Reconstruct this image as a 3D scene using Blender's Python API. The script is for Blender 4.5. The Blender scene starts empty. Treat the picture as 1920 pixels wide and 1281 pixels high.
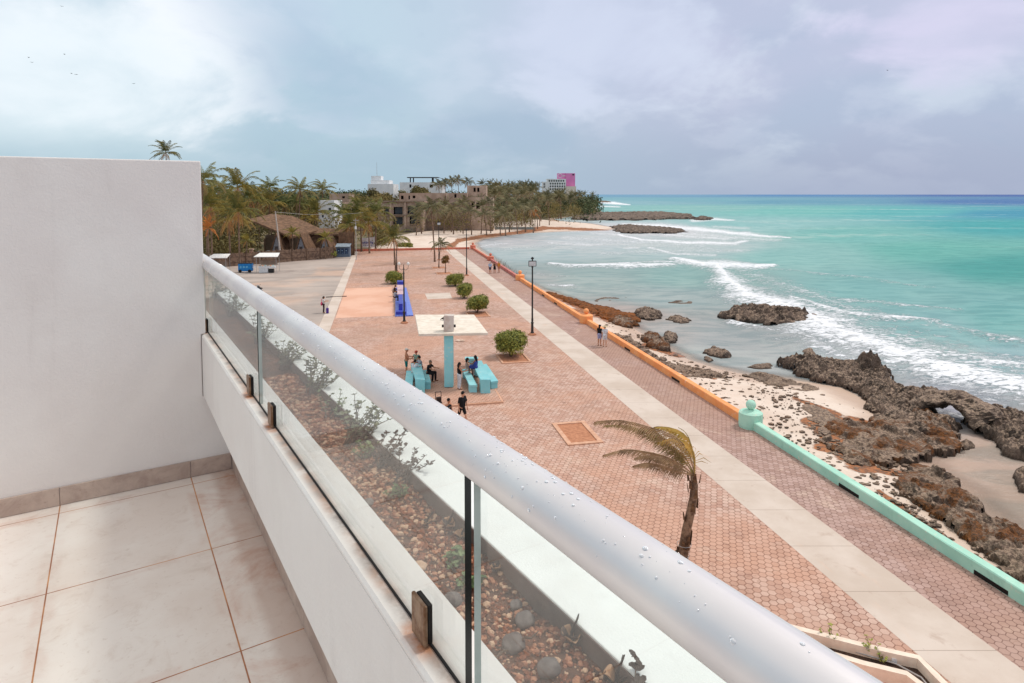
import bpy, bmesh, math, random
import numpy as np
from mathutils import Vector, Matrix, noise
from math import radians as R, sin, cos, pi

# ------------------------------------------------------------------ camera, sky, sun, exposure
S = bpy.context.scene
F = 1187.0; PX = 960.0; PY = 437.0; TILT = R(3.5); EYE = 11.8
cam = bpy.data.objects.new("camera", bpy.data.cameras.new("camera"))
S.collection.objects.link(cam); S.camera = cam
cam.location = (0, 0, EYE); cam.rotation_euler = (R(90) - TILT, 0, 0)
cam.data.sensor_width = 36; cam.data.lens = F / 1920 * 36
cam.data.shift_y = -(640.5 - PY) / 1920
cam.data.clip_start = 0.05; cam.data.clip_end = 40000

SUN_EL, SUN_AZ = R(56), R(62)          # azimuth clockwise from +Y: the sun stands over the sea
W = bpy.data.worlds.new("World"); S.world = W; W.use_nodes = True
nt = W.node_tree; nt.nodes.clear(); N = nt.nodes.new; L = nt.links.new
def wmath(op, a, b=None, c=None):
    n = N('ShaderNodeMath'); n.operation = op
    for i, x in enumerate((a, b, c)):
        if x is None: continue
        if hasattr(x, 'default_value'): L(x, n.inputs[i])
        else: n.inputs[i].default_value = x
    return n.outputs[0]
def wmix(f, a, b):
    n = N('ShaderNodeMix'); n.data_type = 'RGBA'
    for s, x in ((n.inputs[0], f), (n.inputs[6], a), (n.inputs[7], b)):
        if hasattr(x, 'default_value'): L(x, s)
        else: s.default_value = x if isinstance(x, float) else (*x, 1)
    return n.outputs[2]
def wrange(x, a, b, c=0., d=1., smooth=True):
    n = N('ShaderNodeMapRange'); n.interpolation_type = 'SMOOTHSTEP' if smooth else 'LINEAR'
    L(x, n.inputs[0]); n.inputs[1].default_value = a; n.inputs[2].default_value = b
    n.inputs[3].default_value = c; n.inputs[4].default_value = d
    return n.outputs[0]
def lin(r, g, b):
    f = lambda c: c / 255 / 12.92 if c / 255 <= .04045 else ((c / 255 + .055) / 1.055) ** 2.4
    return (f(r), f(g), f(b))
tc = N('ShaderNodeTexCoord'); sep = N('ShaderNodeSeparateXYZ'); L(tc.outputs['Generated'], sep.inputs[0])
dx, dy, dz = sep.outputs
hz = wmath('MAXIMUM', dz, 0.0)
inv = wmath('ADD', hz, 0.42)
cmb = N('ShaderNodeCombineXYZ'); L(wmath('DIVIDE', dx, inv), cmb.inputs[0]); L(wmath('DIVIDE', dy, inv), cmb.inputs[1])
def wnoise(scale, detail, rough, dist=0., off=(0, 0, 0)):
    mp = N('ShaderNodeMapping'); L(cmb.outputs[0], mp.inputs[0]); mp.inputs['Location'].default_value = off
    n = N('ShaderNodeTexNoise'); n.inputs['Scale'].default_value = scale; n.inputs['Detail'].default_value = detail
    n.inputs['Roughness'].default_value = rough; n.inputs['Distortion'].default_value = dist
    L(mp.outputs[0], n.inputs['Vector']); return n.outputs[0]
n1 = wnoise(0.9, 7, .5, .4, (2.3, 1.1, 0)); n2 = wnoise(2.3, 7, .55, .3, (5.2, 7.7, 0)); n3 = wnoise(.55, 4, .5, .2, (9.1, 3.3, 0))
horiz = wmix(wrange(dx, -.35, .55), lin(164, 190, 203), lin(160, 170, 194))
upper = wmix(wrange(dx, -.45, .35), lin(184, 208, 220), lin(184, 189, 212))
col = wmix(wrange(hz, .0, .22), horiz, upper)
col = wmix(wrange(n1, .48, .62, 0, .45), col, lin(160, 180, 202))      # grey undersides
col = wmix(wrange(n2, .50, .64, 0, .5), col, lin(208, 218, 230))
n4 = wnoise(4.2, 7, .55, .15, (1.2, 4.7, 0)); col = wmix(wrange(n4, .50, .66, 0, .2), col, lin(214, 220, 234)); col = wmix(wrange(n4, .40, .30, 0, .15), col, lin(150, 170, 196))        # light veils
def blob(u, v, w0, w1, tone, amt, nz, stretch=1.0):
    a = (u - PX) / F; b = -(v - PY) / F
    d = Vector((a, cos(TILT) + b * sin(TILT), -sin(TILT) + b * cos(TILT))).normalized()
    vm = N('ShaderNodeVectorMath'); vm.operation = 'SUBTRACT'; L(tc.outputs['Generated'], vm.inputs[0]); vm.inputs[1].default_value = d
    sc = N('ShaderNodeVectorMath'); sc.operation = 'MULTIPLY'; L(vm.outputs[0], sc.inputs[0]); sc.inputs[1].default_value = (1, 1, stretch)
    ln = N('ShaderNodeVectorMath'); ln.operation = 'LENGTH'; L(sc.outputs[0], ln.inputs[0])
    dist = wmath('ADD', ln.outputs['Value'], wmath('MULTIPLY', wmath('SUBTRACT', nz, .5), -.75))
    return wrange(dist, w0, w1, amt, 0.), tone
for u, v, w0, w1, tone, amt, nz, st in (
        (300, 90, .0, .20, lin(240, 243, 248), .95, n2, 1.2),
        (80, 200, .02, .24, lin(222, 234, 240), .7, n1, 1.3),
        (560, 20, .02, .16, lin(182, 198, 218), .5, n2, 1.5),
        (930, 250, .02, .15, lin(154, 176, 197), .5, n1, 3.4),
        (640, 150, .0, .16, lin(160, 184, 204), .6, n2, 1.6),
        (1120, 60, .02, .22, lin(200, 208, 228), .8, n2, 1.6),
        (1700, 60, .01, .13, lin(206, 204, 228), .8, n2, 2.6),
        (1850, 20, .01, .12, lin(204, 202, 226), .6, n1, 2.2)):
    f, t = blob(u, v, w0, w1, tone, amt, nz, st); col = wmix(f, col, t)
col = wmix(wrange(hz, .0, .10, .85, 0.), col, horiz)
col = wmix(wrange(hz, .38, .75, 0, .9), col, (.90, .86, .82))        # thin bright cloud overhead
sky = N('ShaderNodeTexSky'); sky.sky_type = 'NISHITA'; sky.sun_disc = False
sky.sun_elevation = SUN_EL; sky.sun_rotation = SUN_AZ; sky.air_density = 1; sky.dust_density = 3
bg1 = N('ShaderNodeBackground'); L(sky.outputs[0], bg1.inputs[0]); bg1.inputs[1].default_value = .08
bg2 = N('ShaderNodeBackground'); L(col, bg2.inputs[0]); bg2.inputs[1].default_value = 1.0
mx = N('ShaderNodeMixShader'); mx.inputs[0].default_value = .94; L(bg1.outputs[0], mx.inputs[1]); L(bg2.outputs[0], mx.inputs[2])
wo = N('ShaderNodeOutputWorld'); L(mx.outputs[0], wo.inputs[0])
sun = bpy.data.objects.new("sun", bpy.data.lights.new("sun", 'SUN')); S.collection.objects.link(sun)
sun.data.energy = 1.5; sun.data.angle = R(10); sun.data.color = (1, .94, .87)
sd = Vector((sin(SUN_AZ) * cos(SUN_EL), cos(SUN_AZ) * cos(SUN_EL), sin(SUN_EL)))
sun.rotation_euler = sd.to_track_quat('Z', 'Y').to_euler(); sun.location = (30, 0, 60)
S.view_settings.view_transform = 'Standard'; S.view_settings.look = 'None'
S.view_settings.exposure = 0.24; S.view_settings.gamma = 1
S.cycles.max_bounces = 6; S.cycles.transparent_max_bounces = 16; S.cycles.caustics_reflective = False; S.cycles.caustics_refractive = False

# ------------------------------------------------------------------ where things stand
def ray(u, v):
    a = (u - PX) / F; b = -(v - PY) / F
    return (a, cos(TILT) + b * sin(TILT), -sin(TILT) + b * cos(TILT))
def G(u, v, z=0.0):
    r = ray(u, v); t = (z - EYE) / r[2]; return (r[0] * t, r[1] * t)
def AtY(u, v, y):
    r = ray(u, v); t = y / r[1]; return Vector((r[0] * t, y, EYE + r[2] * t))
PSI = R(11.85); BPS = R(32.4)
def PP(a, s, z=0.0):        # promenade frame: a metres to the sea side, s metres along
    return Vector((a * cos(PSI) - s * sin(PSI), a * sin(PSI) + s * cos(PSI), z))
def proj(x, y, z):          # numpy: position on the survey chart of a world point
    dz_ = z - EYE; f = y * cos(TILT) - dz_ * sin(TILT); up = y * sin(TILT) + dz_ * cos(TILT)
    f = np.maximum(f, .5)
    return PX + F * x / f, PY - F * up / f
FLOOR = 10.2

# ------------------------------------------------------------------ materials
MATS = {}
class NB:
    def __init__(s, name):
        s.m = bpy.data.materials.new(name); s.m.use_nodes = True; s.t = s.m.node_tree
        s.b = s.t.nodes['Principled BSDF']; s.tc = s.t.nodes.new('ShaderNodeTexCoord'); MATS[name] = s.m
    def put(s, sock, x):
        if hasattr(x, 'links'): s.t.links.new(x, sock)
        elif isinstance(x, tuple) and len(x) == 3 and sock.type == 'RGBA': sock.default_value = (*x, 1)
        else: sock.default_value = x
    def math(s, op, *a, clamp=False):
        n = s.t.nodes.new('ShaderNodeMath'); n.operation = op; n.use_clamp = clamp
        for i, x in enumerate(a): s.put(n.inputs[i], x)
        return n.outputs[0]
    def vm(s, op, *a):
        n = s.t.nodes.new('ShaderNodeVectorMath'); n.operation = op
        for i, x in enumerate(a): s.put(n.inputs[i], x)
        return n.outputs['Value'] if op in ('DOT_PRODUCT', 'LENGTH') else n.outputs[0]
    def mix(s, f, a, b, mode='MIX'):
        n = s.t.nodes.new('ShaderNodeMix'); n.data_type = 'RGBA'; n.blend_type = mode
        s.put(n.inputs[0], f); s.put(n.inputs[6], a); s.put(n.inputs[7], b); return n.outputs[2]
    def rng(s, x, a, b, c=0., d=1., sm=True):
        n = s.t.nodes.new('ShaderNodeMapRange'); n.interpolation_type = 'SMOOTHSTEP' if sm else 'LINEAR'
        s.put(n.inputs[0], x)
        for i, q in enumerate((a, b, c, d)): n.inputs[i + 1].default_value = q
        return n.outputs[0]
    def noise(s, scale, detail=5, rough=.55, dist=0., vec=None, col=False):
        n = s.t.nodes.new('ShaderNodeTexNoise'); n.inputs['Scale'].default_value = scale; n.inputs['Detail'].default_value = detail
        n.inputs['Roughness'].default_value = rough; n.inputs['Distortion'].default_value = dist
        s.put(n.inputs['Vector'], vec if vec is not None else s.tc.outputs['Object']); return n.outputs[1 if col else 0]
    def vor(s, scale, feat='F1', vec=None, out=0):
        n = s.t.nodes.new('ShaderNodeTexVoronoi'); n.feature = feat; n.inputs['Scale'].default_value = scale
        s.put(n.inputs['Vector'], vec if vec is not None else s.tc.outputs['Object']); return n.outputs[out]
    def map(s, scale=(1, 1, 1), rot=(0, 0, 0), loc=(0, 0, 0), vec=None):
        n = s.t.nodes.new('ShaderNodeMapping'); s.put(n.inputs[0], vec if vec is not None else s.tc.outputs['Object'])
        n.inputs['Scale'].default_value = scale; n.inputs['Rotation'].default_value = rot; n.inputs['Location'].default_value = loc
        return n.outputs[0]
    def sep(s, vec):
        n = s.t.nodes.new('ShaderNodeSeparateXYZ'); s.put(n.inputs[0], vec); return n.outputs
    def attr(s, name, out=0):
        n = s.t.nodes.new('ShaderNodeAttribute'); n.attribute_name = name; return n.outputs[out]
    def bump(s, h, strength=.3, dist=.02):
        n = s.t.nodes.new('ShaderNodeBump'); n.inputs['Strength'].default_value = strength; n.inputs['Distance'].default_value = dist
        s.put(n.inputs['Height'], h); s.t.links.new(n.outputs[0], s.b.inputs['Normal'])
    def set(s, col=None, rough=None, metal=None, spec=None):
        if col is not None: s.put(s.b.inputs['Base Color'], col)
        if rough is not None: s.put(s.b.inputs['Roughness'], rough)
        if metal is not None: s.put(s.b.inputs['Metallic'], metal)
        if spec is not None: s.put(s.b.inputs['Specular IOR Level'], spec)
        return s.m
def M(name, c1, c2=None, scale=3., rough=.8, bs=0., bscale=25., spec=.25, metal=0., rnd=0., dist=.01):
    if name in MATS: return MATS[name]
    b = NB(name); c1 = lin(*c1); c2 = lin(*c2) if c2 else tuple(x * .82 for x in c1)
    c = b.mix(b.rng(b.noise(scale, 6, .6), .35, .65), c1, c2)
    if rnd:
        oi = b.t.nodes.new('ShaderNodeObjectInfo')
        k = b.rng(oi.outputs['Random'], 0, 1, 1 - rnd, 1 + rnd, sm=False)
        hs = b.t.nodes.new('ShaderNodeHueSaturation'); b.put(hs.inputs['Color'], c); b.put(hs.inputs['Value'], k); c = hs.outputs[0]
    b.set(c, rough, metal, spec)
    if bs: b.bump(b.noise(bscale, 5, .6), bs, dist)
    return b.m

# ------------------------------------------------------------------ mesh collecting
class MB:
    def __init__(s): s.v = []; s.f = []; s.mi = []
    def add(s, vs, fs, mi=0):
        o = len(s.v); s.v.extend([tuple(p) for p in vs]); s.f.extend([tuple(i + o for i in f) for f in fs]); s.mi.extend([mi] * len(fs)); return s
    def box(s, x0, x1, y0, y1, z0, z1, mi=0, bev=0.):
        if bev > 0:
            bm = bmesh.new(); bmesh.ops.create_cube(bm, size=1)
            for q in bm.verts: q.co = Vector(((x0 + x1) / 2 + q.co.x * (x1 - x0), (y0 + y1) / 2 + q.co.y * (y1 - y0), (z0 + z1) / 2 + q.co.z * (z1 - z0)))
            bmesh.ops.bevel(bm, geom=bm.edges[:], offset=bev, segments=2, affect='EDGES', profile=.5)
            s.bm(bm, mi); return s
        v = [(x0, y0, z0), (x1, y0, z0), (x1, y1, z0), (x0, y1, z0), (x0, y0, z1), (x1, y0, z1), (x1, y1, z1), (x0, y1, z1)]
        return s.add(v, [(0, 3, 2, 1), (4, 5, 6, 7), (0, 1, 5, 4), (1, 2, 6, 5), (2, 3, 7, 6), (3, 0, 4, 7)], mi)
    def bm(s, bm, mi=0, mat=None):
        bm.verts.ensure_lookup_table(); bm.verts.index_update()
        s.add([(mat @ q.co if mat else q.co) for q in bm.verts], [[q.index for q in f.verts] for f in bm.faces], mi); bm.free(); return s
    def prism(s, pts, z0, z1, mi=0):       # pts counter-clockwise (x, y)
        n = len(pts); v = [(x, y, z0) for x, y in pts] + [(x, y, z1) for x, y in pts]
        f = [tuple(range(n - 1, -1, -1)), tuple(range(n, 2 * n))] + [(i, (i + 1) % n, n + (i + 1) % n, n + i) for i in range(n)]
        return s.add(v, f, mi)
    def prof(s, pts, y0, y1, mi=0):        # profile in x,z (counter-clockwise seen from -y), extruded along y
        n = len(pts); v = [(x, y0, z) for x, z in pts] + [(x, y1, z) for x, z in pts]
        f = [tuple(range(n)), tuple(range(2 * n - 1, n - 1, -1))] + [(i, n + i, n + (i + 1) % n, (i + 1) % n) for i in range(n)]
        return s.add(v, f, mi)
    def tube(s, pts, rad, seg=10, mi=0, cap=True):
        pts = [Vector(p) for p in pts]; rad = rad if isinstance(rad, (list, tuple)) else [rad] * len(pts)
        vs = []; fs = []; up = None
        for i, p in enumerate(pts):
            t = (pts[min(i + 1, len(pts) - 1)] - pts[max(i - 1, 0)]).normalized()
            if up is None: up = t.orthogonal().normalized()
            up = (up - t * up.dot(t)); up = up.normalized() if up.length > 1e-5 else t.orthogonal().normalized()
            w = t.cross(up)
            for k in range(seg):
                a = 2 * pi * k / seg; vs.append(p + (up * cos(a) + w * sin(a)) * rad[i])
        for i in range(len(pts) - 1):
            for k in range(seg):
                k2 = (k + 1) % seg; fs.append((i * seg + k, i * seg + k2, (i + 1) * seg + k2, (i + 1) * seg + k))
        if cap: fs.append(tuple(range(seg - 1, -1, -1))); fs.append(tuple((len(pts) - 1) * seg + k for k in range(seg)))
        return s.add(vs, fs, mi)
    def lathe(s, prof, seg=16, c=(0, 0, 0), mi=0, phase=0.):      # prof: (r, z) upwards
        vs = []; fs = []; m = len(prof)
        for r, z in prof:
            for k in range(seg): a = 2 * pi * k / seg + phase; vs.append((c[0] + r * cos(a), c[1] + r * sin(a), c[2] + z))
        for i in range(m - 1):
            for k in range(seg): k2 = (k + 1) % seg; fs.append((i * seg + k, i * seg + k2, (i + 1) * seg + k2, (i + 1) * seg + k))
        fs.append(tuple(range(seg - 1, -1, -1))); fs.append(tuple((m - 1) * seg + k for k in range(seg)))
        return s.add(vs, fs, mi)
    def ico(s, c, r, sub=1, mi=0, sc=(1, 1, 1), nz=0., ns=1.):
        bm = bmesh.new(); bmesh.ops.create_icosphere(bm, subdivisions=sub, radius=1)
        for q in bm.verts:
            k = 1 + (nz * noise.noise(Vector(q.co) * ns + Vector(c) * 3.1) if nz else 0)
            q.co = Vector((c[0] + q.co.x * r * sc[0] * k, c[1] + q.co.y * r * sc[1] * k, c[2] + q.co.z * r * sc[2] * k))
        return s.bm(bm, mi)
    def build(s, name, mats, parent=None, loc=(0, 0, 0), rotz=0., smooth=False):
        me = bpy.data.meshes.new(name); me.from_pydata(s.v, [], s.f)
        for m in (mats if isinstance(mats, (list, tuple)) else [mats]): me.materials.append(m)
        if len(me.materials) > 1: me.polygons.foreach_set('material_index', s.mi)
        if smooth: me.polygons.foreach_set('use_smooth', [True] * len(me.polygons))
        me.validate(); me.update()
        o = bpy.data.objects.new(name, me); S.collection.objects.link(o); o.parent = parent
        if parent is None or loc != (0, 0, 0) or rotz: o.location = loc; o.rotation_euler = (0, 0, rotz)
        return o
def tag(o, label=None, cat=None, group=None, kind=None):
    if label: o['label'] = label
    if cat: o['category'] = cat
    if group: o['group'] = group
    if kind: o['kind'] = kind
    return o
def thing(name, label, cat, loc=(0, 0, 0), rotz=0., group=None):
    o = bpy.data.objects.new(name, None); S.collection.objects.link(o); o.location = loc; o.rotation_euler = (0, 0, rotz)
    o.empty_display_size = .2
    return tag(o, label, cat, group)
def dup(o, loc=None, rotz=None, label=None, group=None, scale=None):
    def rec(q, par):
        c = q.copy(); S.collection.objects.link(c)
        if par is not None: c.parent = par
        for ch in kids.get(q.name, []): rec(ch, c)
        return c
    kids = {}
    for q in S.objects:
        if q.parent: kids.setdefault(q.parent.name, []).append(q)
    c = rec(o, None)
    if loc is not None: c.location = loc
    if rotz is not None: c.rotation_euler = (0, 0, rotz)
    if scale is not None: c.scale = (scale,) * 3
    if label: c['label'] = label
    if group: c['group'] = group
    return c
rnd = random.Random(7)
# ------------------------------------------------------------------ special materials
def hexpave(name, cA, cB, cC, grout, size=.245):
    b = NB(name); r3 = 3 ** .5
    p = b.map((1 / size, 1 / size, 0))
    def cell(off):
        q = b.vm('SUBTRACT', p, off); w = b.t.nodes.new('ShaderNodeVectorMath'); w.operation = 'WRAP'
        b.put(w.inputs[0], q); w.inputs[1].default_value = (1, r3, 1); w.inputs[2].default_value = (0, 0, 0)
        return b.vm('SUBTRACT', w.outputs[0], (.5, r3 / 2, 0))
    def flat(v): return b.vm('MULTIPLY', v, (1, 1, 0))
    A = flat(cell((0., 0., 0.))); B = flat(cell((.5, r3 / 2, 0.)))
    near = b.math('LESS_THAN', b.vm('DOT_PRODUCT', A, A), b.vm('DOT_PRODUCT', B, B))
    mixv = b.t.nodes.new('ShaderNodeMix'); mixv.data_type = 'VECTOR'; b.put(mixv.inputs[0], near); b.put(mixv.inputs[4], B); b.put(mixv.inputs[5], A)
    g = mixv.outputs[1]; ab = b.vm('ABSOLUTE', g)
    e = b.math('SUBTRACT', .5, b.math('MAXIMUM', b.vm('DOT_PRODUCT', ab, (.5, r3 / 2, 0.)), b.sep(ab)[0]))
    idv = b.vm('SUBTRACT', p, g)
    sn = b.t.nodes.new('ShaderNodeVectorMath'); sn.operation = 'SNAP'; b.put(sn.inputs[0], b.vm('ADD', idv, (.01, .01, 0.))); sn.inputs[1].default_value = (.25, .2165, 1)
    wn = b.t.nodes.new('ShaderNodeTexWhiteNoise'); b.put(wn.inputs[0], sn.outputs[0])
    rv = wn.outputs[0]
    big = b.noise(.16, 6, .62, .5); mid = b.noise(.9, 6, .65); fine = b.noise(22, 4, .6)
    c = b.mix(b.rng(rv, .15, .95), cA, cB)
    c = b.mix(b.rng(big, .42, .62, 0, .75), c, cC)
    c = b.mix(b.rng(mid, .5, .72, 0, .45), c, tuple(x * .62 for x in cB))
    c = b.mix(b.rng(fine, .3, .7, 0, .22), c, tuple(x * .55 for x in cA))
    st = b.noise(2.7, 7, .7, 1.2); c = b.mix(b.rng(st, .56, .72, 0, .55), c, lin(128, 92, 76)); c = b.mix(b.rng(b.noise(.45, 7, .7, .8, b.map(loc=(9, 2, 0))), .55, .68, 0, .5), c, lin(216, 190, 172)); c = b.mix(b.rng(b.noise(.07, 5, .6), .48, .6, 0, .5), c, lin(176, 144, 126)); c = b.mix(b.rng(b.noise(4.5, 7, .75, 1.), .6, .7, 0, .4), c, lin(120, 88, 74))
    ln = b.rng(e, .015, .075, 1, 0)
    c = b.mix(b.math('MULTIPLY', ln, b.rng(mid, .3, .6, .55, 1.)), c, grout)
    b.set(c, b.rng(big, .4, .6, .75, .9), 0, .25)
    b.bump(b.math('ADD', b.math('MULTIPLY', ln, -1.), b.math('MULTIPLY', fine, .3)), .5, .012)
    return b.m
m_hex = hexpave('hex_paving', lin(210, 178, 162), lin(190, 150, 132), lin(206, 160, 136), lin(128, 90, 74))
m_hex2 = hexpave('hex_paving_sea_side', lin(190, 160, 150), lin(170, 138, 126), lin(180, 144, 130), lin(120, 90, 80))
def concrete_path():
    b = NB('path_concrete')
    c = b.mix(b.rng(b.noise(.35, 6, .6), .35, .65), lin(212, 198, 186), lin(198, 182, 168))
    c = b.mix(b.rng(b.noise(1.3, 8, .7, .6), .56, .74, 0, .55), c, lin(172, 148, 132))
    c = b.mix(b.rng(b.noise(7, 8, .75, 1.), .62, .74, 0, .6), c, lin(130, 112, 104))
    c = b.mix(b.rng(b.noise(.5, 5, .6, .3, b.map((1, .35, 1), loc=(5, 5, 0))), .6, .75, 0, .5), c, lin(222, 180, 150))
    g = b.t.nodes.new('ShaderNodeNewGeometry'); y = b.sep(g.outputs['Position'])[1]
    j = b.math('ABSOLUTE', b.math('SUBTRACT', b.math('FRACT', b.math('DIVIDE', b.math('ADD', y, .15), 2.44)), .5))
    c = b.mix(b.rng(j, .0, .007, .75, 0), c, lin(120, 98, 84))
    b.set(c, .85, 0, .2); b.bump(b.noise(60, 3), .2, .005); return b.m
m_path = concrete_path()
m_orange = M('orange_slab', (226, 182, 158), (216, 166, 140), .25, .85, .2, 40)
def asph():
    b = NB('grey_court')
    st = b.map((.5, 1.0, 1), rot=(0, 0, R(-12)))
    c = b.mix(b.rng(b.noise(.22, 6, .6, .4, st), .35, .65), lin(188, 174, 164), lin(164, 152, 144))
    c = b.mix(b.rng(b.noise(.12, 5, .6, .8, st), .52, .66, 0, .8), c, lin(138, 126, 120))
    c = b.mix(b.rng(b.noise(.07, 4, .6, .5), .5, .65, 0, .6), c, lin(206, 172, 150))
    c = b.mix(b.rng(b.noise(1.1, 7, .7, .5, st), .58, .72, 0, .5), c, lin(128, 112, 102))
    b.set(c, .9, 0, .2); b.bump(b.noise(8, 4), .2, .02); return b.m
m_court = asph()
def tilefloor():
    b = NB('balcony_tile'); s = b.sep(b.tc.outputs['Object'])
    def line(x, off, step, w):
        f = b.math('ABSOLUTE', b.math('SUBTRACT', b.math('FRACT', b.math('ADD', b.math('DIVIDE', b.math('SUBTRACT', x, off), step), .5)), .5))
        return b.rng(b.math('MULTIPLY', f, step), w * .5, w, 1, 0)
    l = b.math('MAXIMUM', line(s[0], .337, .604, .0034), line(s[1], 3.066, .76, .0034))
    near = b.math('MAXIMUM', line(s[0], .337, .604, .05), line(s[1], 3.066, .76, .05))
    c = b.mix(b.rng(b.noise(2.2, 8, .6, .3), .35, .65), lin(236, 228, 220), lin(228, 216, 206))
    c = b.mix(b.rng(b.noise(9, 8, .7, .8), .5, .75, 0, .5), c, lin(206, 188, 174))
    c = b.mix(b.rng(b.noise(40, 4, .7), .58, .7, 0, .35), c, lin(196, 176, 160))
    stain = b.math('MULTIPLY', b.rng(b.noise(3.2, 7, .7, .6), .42, .72), b.math('ADD', b.math('MULTIPLY', near, .35), b.rng(b.math('ADD', s[0], b.math('MULTIPLY', b.noise(5, 4, .6), .12)), .36, .56, 0, 1.)))
    c = b.mix(b.math('MULTIPLY', stain, .85, clamp=True), c, lin(190, 128, 96))
    parapet_shade = b.rng(b.math('ADD', s[0], b.math('MULTIPLY', b.noise(7, 5, .6), .05)), .44, .49, 0, .42)  # soft shadow band beside the parapet, painted into the tile colour
    c = b.mix(parapet_shade, c, lin(176, 142, 124))
    c = b.mix(b.rng(b.vor(2.1, 'F1'), .0, .022, .9, 0), c, lin(150, 90, 50))
    c = b.mix(l, c, b.mix(b.rng(b.noise(4, 4), .35, .6), lin(206, 146, 96), lin(156, 96, 62)))
    b.set(c, b.rng(b.noise(3), .3, .7, .32, .5), 0, .4)
    b.bump(b.math('ADD', b.math('MULTIPLY', l, -1.), b.math('MULTIPLY', b.noise(30, 4), .1)), .4, .002); return b.m
m_tile = tilefloor()
def skirt():
    b = NB('skirting_tile'); s = b.sep(b.tc.outputs['Object'])
    c = b.mix(b.rng(b.noise(6, 8, .7, .5), .35, .65), lin(198, 178, 164), lin(172, 150, 138))
    c = b.mix(b.rng(b.noise(18, 6, .7), .6, .7, 0, .5), c, lin(144, 118, 104))
    b.set(c, .45, 0, .35); return b.m
m_skirt = skirt()
def paint(name, c1, c2, rough=.7, ledge=False):
    b = NB(name)
    c = b.mix(b.rng(b.noise(1.2, 5, .6), .35, .65), lin(*c1), lin(*c2))
    c = b.mix(b.rng(b.noise(14, 6, .7), .66, .76, 0, .16), c, lin(180, 168, 160)); c = b.mix(b.rng(b.noise(1., 6, .65, .1, b.map((9, 9, .8))), .56, .74, 0, .10), c, lin(168, 156, 148)); c = b.mix(b.rng(b.noise(2.1, 6, .6, .3, b.map(loc=(3, 1, 7))), .5, .7, 0, .10), c, lin(190, 176, 166))
    if ledge:
        s = b.sep(b.tc.outputs['Object'])
        d = b.math('ABSOLUTE', b.math('SUBTRACT', s[0], b.math('ADD', .447, b.math('MULTIPLY', b.math('SUBTRACT', b.noise(6, 4), .5), .012))))
        g = b.math('MULTIPLY', b.rng(d, .0, .030, 1, 0), b.rng(b.noise(7, 6, .7), .3, .6, .25, 1))
        c = b.mix(b.math('MULTIPLY', g, .75), c, b.mix(b.rng(b.noise(9, 3), .4, .6), lin(170, 118, 84), lin(120, 96, 84)))
        for t in (2.62, 2.21, .985, 3.98, .62):
            dd = b.math('ABSOLUTE', b.math('SUBTRACT', s[1], t + .02))
            r = b.math('MULTIPLY', b.rng(dd, .02, .07, 1, 0), b.rng(b.math('ABSOLUTE', b.math('SUBTRACT', s[0], .437)), .004, .026, 1, 0))
            c = b.mix(b.math('MULTIPLY', r, b.rng(b.noise(20, 5, .7), .3, .7, .3, 1.)), c, lin(196, 118, 62))
        c = b.mix(b.rng(b.noise(35, 5, .7), .68, .74, 0, .7), c, lin(120, 104, 94))
    b.set(c, rough, 0, .3); b.bump(b.math('ADD', b.noise(90, 3, .6), b.math('MULTIPLY', b.noise(9, 3), 1.2)), .4, .004); return b.m
m_wall = paint('white_paint', (234, 229, 224), (228, 221, 216))
m_ledge = paint('white_paint_ledge', (242, 238, 234), (232, 224, 218), .55, True)
m_strip = paint('white_paint_weathered', (244, 246, 244), (236, 238, 236))
def alu():
    b = NB('satin_aluminium')
    c = b.mix(b.rng(b.noise(5, 4), .4, .6), lin(228, 225, 224), lin(220, 216, 217))
    st = b.noise(3, 6, .7, 0, b.map((60, 1, 60)))
    b.set(c, b.rng(st, .3, .7, .38, .48), .45, .5)
    b.bump(b.vor(55, 'F1'), .02, .002); return b.m
m_alu = alu()
def glass(name, haze=.045):
    b = NB(name); n = b.t.nodes
    tr = n.new('ShaderNodeBsdfTransparent'); tr.inputs[0].default_value = (.93, .96, .95, 1)
    gl = n.new('ShaderNodeBsdfGlossy'); gl.inputs['Roughness'].default_value = .02
    df = n.new('ShaderNodeBsdfDiffuse'); df.inputs[0].default_value = (.75, .76, .76, 1)
    lw = n.new('ShaderNodeLayerWeight'); lw.inputs[0].default_value = .5
    fz = b.math('ADD', .035, b.math('MULTIPLY', b.math('POWER', lw.outputs['Facing'], 4.), .6))
    m1 = n.new('ShaderNodeMixShader'); b.put(m1.inputs[0], fz); b.put(m1.inputs[1], tr.outputs[0]); b.put(m1.inputs[2], gl.outputs[0])
    m2 = n.new('ShaderNodeMixShader'); b.put(m2.inputs[0], b.rng(b.noise(4, 6, .7), .35, .7, haze * .3, haze))
    b.put(m2.inputs[1], m1.outputs[0]); b.put(m2.inputs[2], df.outputs[0])
    b.t.links.new(m2.outputs[0], n['Material Output'].inputs[0]); return b.m
m_glass = glass('balcony_glass')
m_gedge = M('glass_edge', (14, 26, 24), (8, 14, 14), 8, .25, spec=.5)
m_gpale = M('glass_edge_pale', (176, 190, 184), (150, 166, 160), 8, .3, spec=.5)
m_rust = M('rusty_bronze', (148, 122, 100), (112, 78, 54), 40, .45, .3, 60, .5, .6)
m_dark = M('dark_rubber', (34, 28, 26), (24, 20, 20), 10, .6)
b = NB('water_drop'); b.b.inputs['Transmission Weight'].default_value = .35; b.b.inputs['IOR'].default_value = 1.33; m_drop = b.set((.86, .87, .9), .03, 0, .9)
m_soil = M('planter_soil', (122, 84, 66), (82, 58, 48), 12, .95, .8, 50, dist=.02)
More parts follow.
